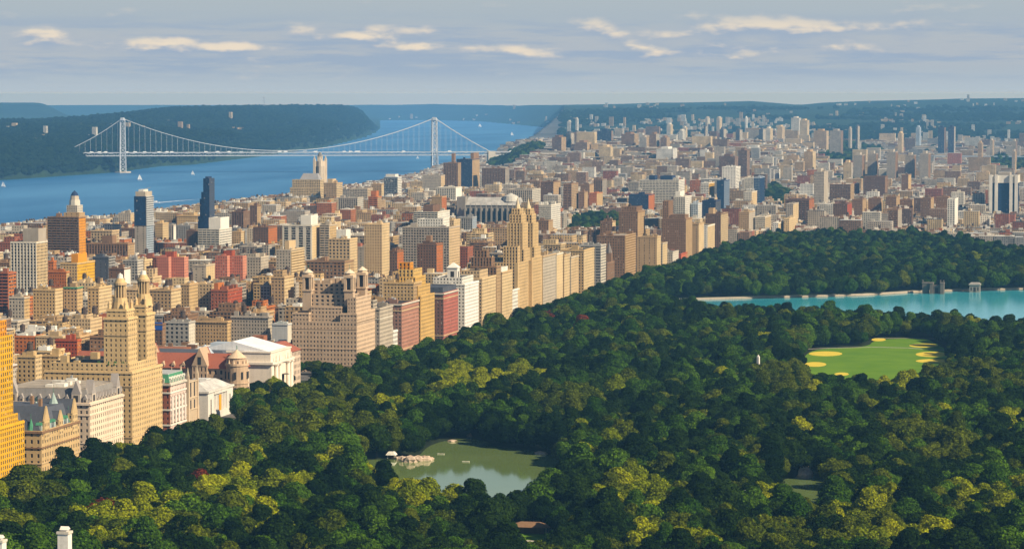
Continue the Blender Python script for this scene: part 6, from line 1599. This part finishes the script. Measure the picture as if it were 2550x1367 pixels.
# ------------------------------------------------------------------ suspension bridge
T1 = Vector(atZ(306, 430.5, WATER_Z)); T2 = Vector(atZ(1082, 428, WATER_Z))
ux = (T2 - T1); SPAN = ux.length; ux.normalize(); vx = Vector((-ux.y, ux.x, 0))
br = empty('suspension_bridge', (T1 + T2) / 2); tag(br, 'grey steel suspension bridge with lattice towers spanning the wide river', 'bridge')
BO = tuple((T1 + T2) / 2)
def bp(s, t, z): p = T1 + ux * s + vx * t; return (p.x, p.y, z)
ZT = 153.0; ZD = 40.0
sc_ = (.6, .6, .6)
for s0 in (0, SPAN):
    b = MB()
    for a in (-1, 1):
        for c in (-1, 1):
            b.bar(bp(s0 + a * 9.5, c * 17, WATER_Z + 4), bp(s0 + a * 7.5, c * 16, ZT), 2.4, sc_, r2=1.9)
    n = 11
    for i in range(n):
        z0 = WATER_Z + 4 + (ZT - WATER_Z - 4) * i / n; z1 = WATER_Z + 4 + (ZT - WATER_Z - 4) * (i + 1) / n; w = 9.3 - 1.9 * i / n
        for c in (-17, 17):
            b.bar(bp(s0 - w, c, z0), bp(s0 + w, c, z1), .95, sc_); b.bar(bp(s0 + w, c, z0), bp(s0 - w, c, z1), .95, sc_); b.bar(bp(s0 - w, c, z1), bp(s0 + w, c, z1), .9, sc_)
        if i not in (3, 4):
            for a in (-w, w):
                b.bar(bp(s0 + a, -17, z0), bp(s0 + a, 17, z1), .9, sc_); b.bar(bp(s0 + a, 17, z0), bp(s0 + a, -17, z1), .9, sc_); b.bar(bp(s0 + a, -17, z1), bp(s0 + a, 17, z1), .8, sc_)
    c0 = bp(s0, 0, ZT)
    for t in (-16, 16):
        p = bp(s0, t, ZT); b.bar((p[0], p[1], ZT - 4), (p[0], p[1], ZT + 5), 9, sc_, r2=7)
    o = b.build('tower', 'bridge_steel', br, BO)
    b = MB(); p = bp(s0, 0, 0); b.prism(p[0], p[1], 30, 28, WATER_Z - 4, WATER_Z + 4, 8, C('stone')); b.build('pier', 'masonry', br, BO)
sL = (Vector(atZ(190, 430, WATER_Z)) - T1).dot(ux); sR = SPAN + 520
sL = min(sL, -165)
b = MB()
for z in (ZD, ZD - 9):
    for c0, c1 in ((-18, 18),):
        v = [bp(sL, c0, z), bp(sR, c0, z), bp(sR, c1, z), bp(sL, c1, z)]
        b.poly(v + [(p[0], p[1], p[2] + 1.6) for p in v], BOXF, (.5, .5, .5))
b.build('deck', 'bridge_steel', br, BO)
b = MB()
for c in (-18.5, 18.5):
    b.bar(bp(sL, c, ZD + 2.5), bp(sR, c, ZD + 2.5), .5, sc_); b.bar(bp(sL, c, ZD - 9.5), bp(sR, c, ZD - 9.5), .7, sc_)
    s = sL; k = 0
    while s < sR - 20:
        b.bar(bp(s, c, ZD if k % 2 else ZD - 9), bp(s + 18, c, ZD - 9 if k % 2 else ZD), .5, sc_); b.bar(bp(s, c, ZD - 9), bp(s, c, ZD), .45, sc_); s += 18; k += 1
b.build('truss', 'bridge_steel', br, BO)
def cable_z(s):
    if 0 <= s <= SPAN: q = (s / SPAN - .5) * 2; return 47 + (ZT + 3 - 47) * q * q
    if s < 0: return ZT + 3 + (58 - ZT - 3) * (s / -165.0) - 6 * math.sin(math.pi * min(1, s / -165.0))
    f = (s - SPAN) / 190.0; return ZT + 3 + (42 - ZT - 3) * f - 4 * math.sin(math.pi * min(1, f))
sa = np.concatenate([np.linspace(-165, 0, 10), np.linspace(0, SPAN, 60)[1:], np.linspace(SPAN, SPAN + 190, 10)[1:]])
for t in (-16.5, -13.5, 13.5, 16.5):
    b = MB()
    for i in range(len(sa) - 1): b.bar(bp(sa[i], t, cable_z(sa[i])), bp(sa[i + 1], t, cable_z(sa[i + 1])), 0.85, (.7, .7, .7), n=5)
    b.build('cable', 'bridge_steel', br, BO)
b = MB()
for t in (-16.5, 16.5):
    for s in np.arange(-160, SPAN + 180, 18):
        z = cable_z(s)
        if z > ZD + 5 and abs(s) > 8 and abs(s - SPAN) > 8: b.bar(bp(s, t, ZD), bp(s, t, z), .17, sc_, n=3)
o = b.build('suspender', 'bridge_steel', br, BO); o['kind'] = 'stuff'
b = MB()
for t0 in (0,):
    p = Vector(bp(SPAN + 195, 0, 0))
    for (da, db, zz) in ((-14, 10, 44), (10, 34, 30)):
        v = [bp(SPAN + 195 + da, -22, -20), bp(SPAN + 195 + db, -22, -20), bp(SPAN + 195 + db, 22, -20), bp(SPAN + 195 + da, 22, -20)]
        b.poly(v + [(q[0], q[1], zz) for q in v], BOXF, C('pale'))
b.build('anchorage', 'masonry', br, BO)
for s in np.arange(SPAN + 260, sR, 60):
    b = MB(); p = bp(s, 0, 0); b.box(p[0] - 3, p[0] + 3, p[1] - 12, p[1] + 12, -20, ZD - 9.5, C('pale')); b.build('approach_pier', 'masonry', br, BO)
# traffic on the upper deck
bt = MB(); bt.box(-6, 4, -1.3, 1.3, 1.0, 4.2, (.8, .8, .8)); TB = bt.mesh('cargo_box', 'white_paint')
bt = MB(); bt.box(4.2, 6.4, -1.2, 1.2, .8, 3.2, (.4, .4, .4)); bt.box(6.4, 7.2, -1.1, 1.1, .8, 1.9, (.4, .4, .4)); TC = bt.mesh('cab', 'white_paint')
bt = MB()
for q in (-4.8, -3.4, 5.4): bt.bar((q, -1.3, .5), (q, 1.3, .5), .5, n=8)
TW = bt.mesh('wheels', 'dark_iron')
for i, s in enumerate(sorted(rf.uniform(sL + 20, SPAN + 300) for _ in range(26))):
    t = rf.choice([-10, -6, 6, 10]); p = bp(s, t, ZD + 1.62)
    e = empty('truck', p); e.rotation_euler.z = math.atan2(ux.y, ux.x) + (0 if t < 0 else math.pi); tag(e, 'tiny white truck crossing the upper deck of the suspension bridge', 'truck', 'trucks on the bridge')
    link_copy(TB, 'cargo_box', e, (0, 0, 0)); link_copy(TC, 'cab', e, (0, 0, 0)); link_copy(TW, 'wheel', e, (0, 0, 0))

# ------------------------------------------------------------------ boats
def sailboat(px, py, h, label):
    p = atZ(px, py, WATER_Z); k = h / 16.0; e = empty('sailboat', p); tag(e, label, 'sailboat', 'sailboats on the river'); e.rotation_euler.z = rnd.uniform(-.5, .5)
    b = MB(); b.poly([(-6 * k, -1.6 * k, .9 * k), (4 * k, -1.6 * k, .9 * k), (7 * k, 0, 1.2 * k), (4 * k, 1.6 * k, .9 * k), (-6 * k, 1.6 * k, .9 * k), (-5 * k, -.8 * k, -.3), (4 * k, -.6 * k, -.3), (5.5 * k, 0, -.3), (4 * k, .6 * k, -.3), (-5 * k, .8 * k, -.3)],
                      [[0, 1, 2, 3, 4], [0, 5, 6, 1], [1, 6, 7, 2], [2, 7, 8, 3], [3, 8, 9, 4], [4, 9, 5, 0]]); b.build('hull', 'white_paint', e)
    b = MB(); b.bar((0, 0, .8 * k), (0, 0, h), .18 * k); b.build('mast', 'dark_iron', e)
    b = MB(); b.poly([(-.3 * k, .05, 2.2 * k), (-5.6 * k, .6 * k, 2.2 * k), (-.2 * k, .05, h - .5), (-.3 * k, -.1, 2.2 * k), (-5.6 * k, .45 * k, 2.2 * k), (-.2 * k, -.1, h - .5)], [[0, 2, 1], [3, 4, 5], [0, 1, 4, 3], [1, 2, 5, 4], [0, 3, 5, 2]]); b.build('mainsail', 'white_paint', e)
    b = MB(); b.poly([(.4 * k, 0, h * .85), (6.4 * k, .1, 1.6 * k), (.6 * k, .9 * k, 2 * k), (.4 * k, -.12, h * .85), (6.4 * k, 0, 1.6 * k), (.6 * k, .75 * k, 2 * k)], [[0, 1, 2], [3, 5, 4], [0, 3, 4, 1], [1, 4, 5, 2], [2, 5, 3, 0]]); b.build('jib', 'white_paint', e)
sailboat(348, 449, 19, 'white sailboat near the foot of the far bridge tower'); sailboat(480, 436, 16, 'small sailboat in mid river between the bridge towers'); sailboat(1195, 317, 34, 'far white sailboat upriver beyond the bridge'); sailboat(1275, 338, 26, 'far sailboat near the eastern bank upriver'); sailboat(1040, 396, 14, 'small sailboat just under the near half of the bridge deck'); sailboat(8, 466, 17, 'white sailboat off the wooded western bank')
p = atZ(388, 505.5, WATER_Z); e = empty('motorboat', p); tag(e, 'white motorboat trailing a long wake', 'motorboat')
b = MB(); b.hip(-9, 9, -2.4, 2.4, -.4, 2.2, -.6, -.3, (1, 1, 1)); b.build('hull', 'white_paint', e); b = MB(); b.hip(-4, 3.5, -1.8, 1.8, 2.2, 5, .8, .3, (1, 1, 1)); b.build('cabin', 'white_paint', e)
# ------------------------------------------------------------------ far landmarks
zb = float(ground_xy(*atY(658, 268, 17600)[:2])); p = atY(658, 266, 17300)
e = empty('radio_mast', (p[0], p[1], 140)); tag(e, 'tall lattice radio mast on the wooded cliff top', 'mast'); b = MB()
for q in range(3):
    t = q * 2.094; b.bar((p[0] + 7 * math.cos(t), p[1] + 7 * math.sin(t), 120), (p[0] + 1.5 * math.cos(t), p[1] + 1.5 * math.sin(t), 226), 1.2, (.5, .5, .5))
b.build('lattice', 'bridge_steel', e, (p[0], p[1], 140))
for z in (178, 198, 216):
    b = MB(); b.bar((p[0] - 13, p[1], z), (p[0] + 13, p[1], z), 1.0, (.5, .5, .5)); b.build('cross_arm', 'bridge_steel', e, (p[0], p[1], 140))
c = atY(2380, 405, 10600); g0 = -14
e = empty('stadium', (c[0], c[1], g0)); tag(e, 'long white stadium with arcades beyond the housing towers', 'stadium'); bw = MB(); ba = MB(); bs_ = MB()
for i in range(28):
    t0, t1 = i * math.pi / 14, (i + 1) * math.pi / 14
    def q_(t, r): return (c[0] + 112 * r * math.cos(t), c[1] + 112 * r + 95 * r * math.sin(t))
    a, b2, c2, d2 = q_(t0, 1), q_(t1, 1), q_(t1, .78), q_(t0, .78)
    zt = 9 if math.sin(t0 + .1) < .5 else 3
    bw.poly([(*a, zt - 10), (*b2, zt - 10), (*c2, zt - 10), (*d2, zt - 10), (*a, zt), (*b2, zt), (*c2, zt - 3), (*d2, zt - 3)], BOXF, C('white'))
    m0 = q_((t0 + t1) / 2, .99); ba.prism(m0[0], m0[1], 3, 3, g0 - 2, zt - 10.1, 6, C('stone')); bs_.prism(*q_((t0 + t1) / 2, .9), 10, 10, g0 - 2, zt - 12, 6, C('slate'))
bw.build('canopy', 'masonry', e, (c[0], c[1], g0)); o = ba.build('arcade_column', 'masonry', e, (c[0], c[1], g0)); o['kind'] = 'stuff'; bs_.build('stand', 'masonry', e, (c[0], c[1], g0))
a = atY(2295, 388, 10900); b2 = atY(2560, 388, 10900); e = empty('viaduct', (a[0], a[1], -14)); tag(e, 'thin pale blue road viaduct running behind the stadium', 'viaduct'); b = MB(); b.box(a[0], b2[0], a[1], a[1] + 18, a[2] - 4, a[2], C('steel')); b.build('deck', 'masonry', e, (a[0], a[1], -14))
for i in range(9):
    b = MB(); x = a[0] + (b2[0] - a[0]) * i / 8; b.box(x - 2, x + 2, a[1] + 3, a[1] + 15, -16, a[2] - 4, C('steel')); b.build('pier', 'masonry', e, (a[0], a[1], -14))
p = atZ(1381, 330, WATER_Z); e = empty('river_station', p); tag(e, 'small white boxy plant on the far river bank', 'building'); b = MB(); b.box(p[0] - 32, p[0] + 8, p[1], p[1] + 40, p[2] - 2, p[2] + 34, C('white')); b.build('wall', 'masonry', e, p); b = MB(); b.box(p[0] + 8.1, p[0] + 50, p[1], p[1] + 40, p[2] - 2, p[2] + 18, C('white')); b.build('wing', 'masonry', e, p); b = MB(); b.bar((p[0] - 6, p[1] + 20, p[2] + 30), (p[0] - 6, p[1] + 20, p[2] + 75), 1.5, C('white')); b.build('chimney', 'masonry', e, p)

# ------------------------------------------------------------------ things in the park
def gatehouse(pxa, pxb, pyt, pyb, label, twin):
    p = atZ((pxa + pxb) / 2, pyb, 0); a = atY(pxa, pyt, p[1]); b2 = atY(pxb, pyt, p[1]); x0, x1, zt = a[0], b2[0], a[2]; y = p[1]
    e = empty('gatehouse', (p[0], y, 0)); tag(e, label, 'gatehouse'); O = (p[0], y, 0); gs = (.13, .11, .09)
    if twin:
        w = (x1 - x0)
        for (f0, f1, dy) in ((0, .3, 3), (.36, .5, 0), (.84, 1, 0)):
            b = MB(); b.box(x0 + w * f0, x0 + w * f1, y + dy, y + 14, -1, zt, gs); b.box(x0 + w * f0 - .4, x0 + w * f1 + .4, y + dy - .4, y + 14.4, zt, zt + 1, sh(gs, 1.25)); b.build('turret', 'masonry', e, O)
        b = MB(); b.box(x0 + w * .5 + .01, x0 + w * .84 - .01, y + 2.5, y + 13, -1, zt - 2, sh(gs, .9)); b.build('wall', 'masonry', e, O)
        b = MB(); b.box(x0 + w * .6, x0 + w * .74, y + 2.4, y + 2.46, 1, zt - 5, (.03, .03, .03)); b.build('door', 'masonry', e, O)
        for f in (.02, .84, .98):
            b = MB(); b.box(x0 + w * f - .8, x0 + w * f + .8, y + 5, y + 7, zt + 1, zt + 4, gs); b.build('chimney', 'masonry', e, O)
    else:
        b = MB(); b.box(x0, x1, y, y + 12, -1, zt - 2, (.26, .23, .19)); b.build('wall', 'masonry', e, O); b = MB(); b.box(x0 - .8, x1 + .8, y - .8, y + 12.8, zt - 2, zt - .6, (.32, .29, .24)); b.hip(x0 - .5, x1 + .5, y - .5, y + 12.5, zt - .6, zt + 1, 2, 2, (.3, .28, .25)); b.build('roof', 'masonry', e, O)
        b = MB(); b.box((x0 + x1) / 2 - 1.4, (x0 + x1) / 2 + 1.4, y - .08, y - .02, .5, zt - 4.5, (.03, .03, .03)); b.build('door', 'masonry', e, O)
        for f in (.18, .82):
            b = MB(); b.box(x0 + (x1 - x0) * f - .7, x0 + (x1 - x0) * f + .7, y - .08, y - .02, 2, zt - 4.5, (.03, .03, .03)); b.build('window', 'masonry', e, O)
gatehouse(2296, 2350, 706, 732, 'dark stone twin-turreted gatehouse on the reservoir shore', True)
gatehouse(2414, 2440, 706, 728, 'small pale stone gatehouse with a flat cornice on the reservoir shore', False)
p = atZ(1888, 952, 0); e = empty('obelisk', p); tag(e, 'slender white stone obelisk poking out of the park trees', 'obelisk'); b = MB(); b.prism(p[0], p[1], 1.9, 1.3, 2, 21, 4, C('white'), rot=.5); b.build('shaft', 'masonry', e, p); b = MB(); b.prism(p[0], p[1], 1.3, .05, 21, 23, 4, C('white'), rot=.5); b.build('tip', 'masonry', e, p); b = MB(); b.box(p[0] - 3, p[0] + 3, p[1] - 3, p[1] + 3, 0, 2, C('stone')); b.build('base', 'masonry', e, p)
def pavilion(px, py, w, d, h, label, roofc='white', name='pavilion'):
    p = atZ(px, py, 0); e = empty(name, p); tag(e, label, 'pavilion')
    for sx in (-1, 1):
        for sy in (-1, 1):
            b = MB(); b.prism(p[0] + sx * w * .45, p[1] + sy * d * .42, .25, .25, -.5, h, 6, C('pale')); b.build('post', 'masonry', e, p)
    b = MB(); b.hip(p[0] - w / 2 - .8, p[0] + w / 2 + .8, p[1] - d / 2 - .8, p[1] + d / 2 + .8, h, h + 2.2, w * .3, d * .3, C(roofc)); b.build('roof', 'masonry', e, p)
    b = MB(); b.box(p[0] - w * .35, p[0] + w * .35, p[1] + d * .1, p[1] + d * .35, -.5, h - .01, C('umber')); b.build('back_wall', 'masonry', e, p)
pavilion(975, 1141, 5, 4, 2.4, 'small white-roofed gazebo on the lake shore'); pavilion(1318, 1328, 22, 8, 4, 'long low pavilion with a grey-brown roof at the clearing', 'umber'); pavilion(1762, 935, 14, 8, 10, 'white-roofed pavilion among trees near the obelisk')
p = atZ(2168, 1286, 0); e = empty('portal', p); tag(e, 'pale free-standing stone portal above the willows', 'portal')
for sx in (-1, 1):
    b = MB(); b.box(p[0] + sx * 1.6 - .5, p[0] + sx * 1.6 + .5, p[1] - 1, p[1] + 1, -.5, 11, C('white')); b.build('pier', 'masonry', e, p)
b = MB(); b.box(p[0] - 2.4, p[0] + 2.4, p[1] - 1.2, p[1] + 1.2, 11, 13.4, C('white')); b.build('lintel', 'masonry', e, p)
p = atZ(1855, 1305, 0); e = empty('flagpole', p); tag(e, 'thin white flagpole with a small flag in the trees', 'flagpole'); b = MB(); b.bar(p, (p[0], p[1], 19), .16, C('white'), n=6); b.build('pole', 'white_paint', e, p); b = MB(); b.box(p[0] + .2, p[0] + 2.4, p[1], p[1] + .1, 15.5, 17.5, C('red')); b.build('flag', 'masonry', e, p)
def boulder(b, x, y, z, r, seed, col=(1, 1, 1)):
    q = np.random.default_rng(seed); n, m_ = 8, 5; vs = []
    for j in range(m_ + 1):
        ph = math.pi * j / m_
        for i in range(n):
            th = 2 * math.pi * i / n; k = .75 + .4 * q.random(); vs.append((x + r[0] * k * math.sin(ph) * math.cos(th), y + r[1] * k * math.sin(ph) * math.sin(th), z + r[2] * k * math.cos(ph)))
    b.poly(vs, [[j * n + i, (j + 1) * n + i, (j + 1) * n + (i + 1) % n, j * n + (i + 1) % n] for j in range(m_) for i in range(n)], col)
RK = [(1003, 1147, 4, 2.6, 'tan'), (1022, 1150, 5, 3.6, 'tan'), (1040, 1147, 4.5, 3, 'tan'), (1058, 1146, 5, 3.0, 'tan'), (1070, 1144, 3, 1.6, 'tan'), (990, 1142, 3, 1.4, 'tan'), (1348, 1130, 5, 1.6, 'pale'), (1125, 1099, 4, 1.2, 'pale'), (1170, 1088, 2, 2.4, 'pale'), (1998, 1190, 4, 3.5, 'tan'), (2004, 1186, 5, 6.5, 'tan'), (2010, 1188, 4, 4.0, 'tan')]
for i, (px, py, r, h, c) in enumerate(RK):
    p = atZ(px, py, 0); b = MB(); boulder(b, p[0], p[1], h * .2, (r, r * .7, h), i); o = b.build('boulder', 'rock', None, p)
    pl = 'on the lake shore by the gazebo' if px < 1080 else ('at the pond edge' if px > 1900 else 'on the far lake shore')
    tag(o, '%s %s boulder %s' % ('big' if h > 3.2 else ('low' if h < 2 else 'rounded'), 'warm tan' if c == 'tan' else 'pale grey', pl), 'boulder', 'boulders at the water')
for i, (px, py, lb) in enumerate(((1098, 1131, 'small rowing boat with people out on the green lake'), (1160, 1150, 'small dark rowing boat in the middle of the green lake'))):
    p = atZ(px, py, .05); e = empty('rowing_boat', p); tag(e, lb, 'rowing boat'); b = MB(); b.hip(p[0] - 2.2, p[0] + 2.2, p[1] - .7, p[1] + .7, .05, .6, -.25, -.2, (.7, .65, .55)); b.build('hull', 'masonry', e, p); b = MB(); b.box(p[0] - .3, p[0] + .3, p[1] - .55, p[1] + .55, .62, .7, (.3, .2, .1)); b.build('seat', 'masonry', e, p)
# chimneys of a hotel that stands below the frame
for (pa, pb, pt, lb) in ((143, 169, 1324, 'white rendered chimney with a metal cowl rising above the trees'), (-22, 5, 1345, 'white chimney with a tan cap at the picture corner building')):
    Y = 700; a = atY(pa, pt, Y); b2 = atY(pb, pt, Y); w = b2[0] - a[0]; z = a[2]; O = (a[0] + w / 2, Y, 116)
    e = empty('chimney', O); tag(e, lb.replace('picture ', ''), 'chimney')
    b = MB(); b.box(a[0], b2[0], Y, Y + w, 116, z - .5, C('white')); b.build('shaft', 'masonry', e, O); b = MB(); b.box(a[0] - .22, b2[0] + .22, Y - .22, Y + w + .22, z - .5, z + .1, C('pale')); b.build('cap', 'masonry', e, O)
    b = MB(); b.box(a[0] + w * .25, b2[0] - w * .2, Y + .4, Y + w - .4, z + .1, z + .5, C('silver')); b.gable(a[0] + w * .15, b2[0] - w * .1, Y + .2, Y + w - .2, z + .5, z + 1.3, 'x', C('white')); b.build('cowl', 'masonry', e, O)
pa = atY(-60, 1400, 690); pb = atY(420, 1400, 690)
B = Bld('hotel', 'tall hotel on the park\'s south edge carrying the white chimneys', 'hotel', org=((pa[0] + pb[0]) / 2, 715, 0)); B.block(pa[0], pb[0], 692, 735, -2, 117, 'pale', 'punched'); B.finish()
# ------------------------------------------------------------------ the air
b = MB(); b.box(-27000, 10000, -800, 43500, -42.0, 248.0)
hz = b.build('haze', 'white_paint'); hz.data.materials.clear()
m = bpy.data.materials.new('haze_air'); m.use_nodes = True; g = NT(m.node_tree)
pv = g.n('ShaderNodeVolumePrincipled')
pv.inputs['Color'].default_value = (0.22, 0.56, 1.0, 1)
pv.inputs['Density'].default_value = 3.1e-5
pv.inputs['Anisotropy'].default_value = 0.0
o = g.n('ShaderNodeOutputMaterial'); g.l(pv.outputs[0], o.inputs['Volume'])
hz.data.materials.append(m)
m.cycles.homogeneous_volume = True
tag(hz, kind='stuff')
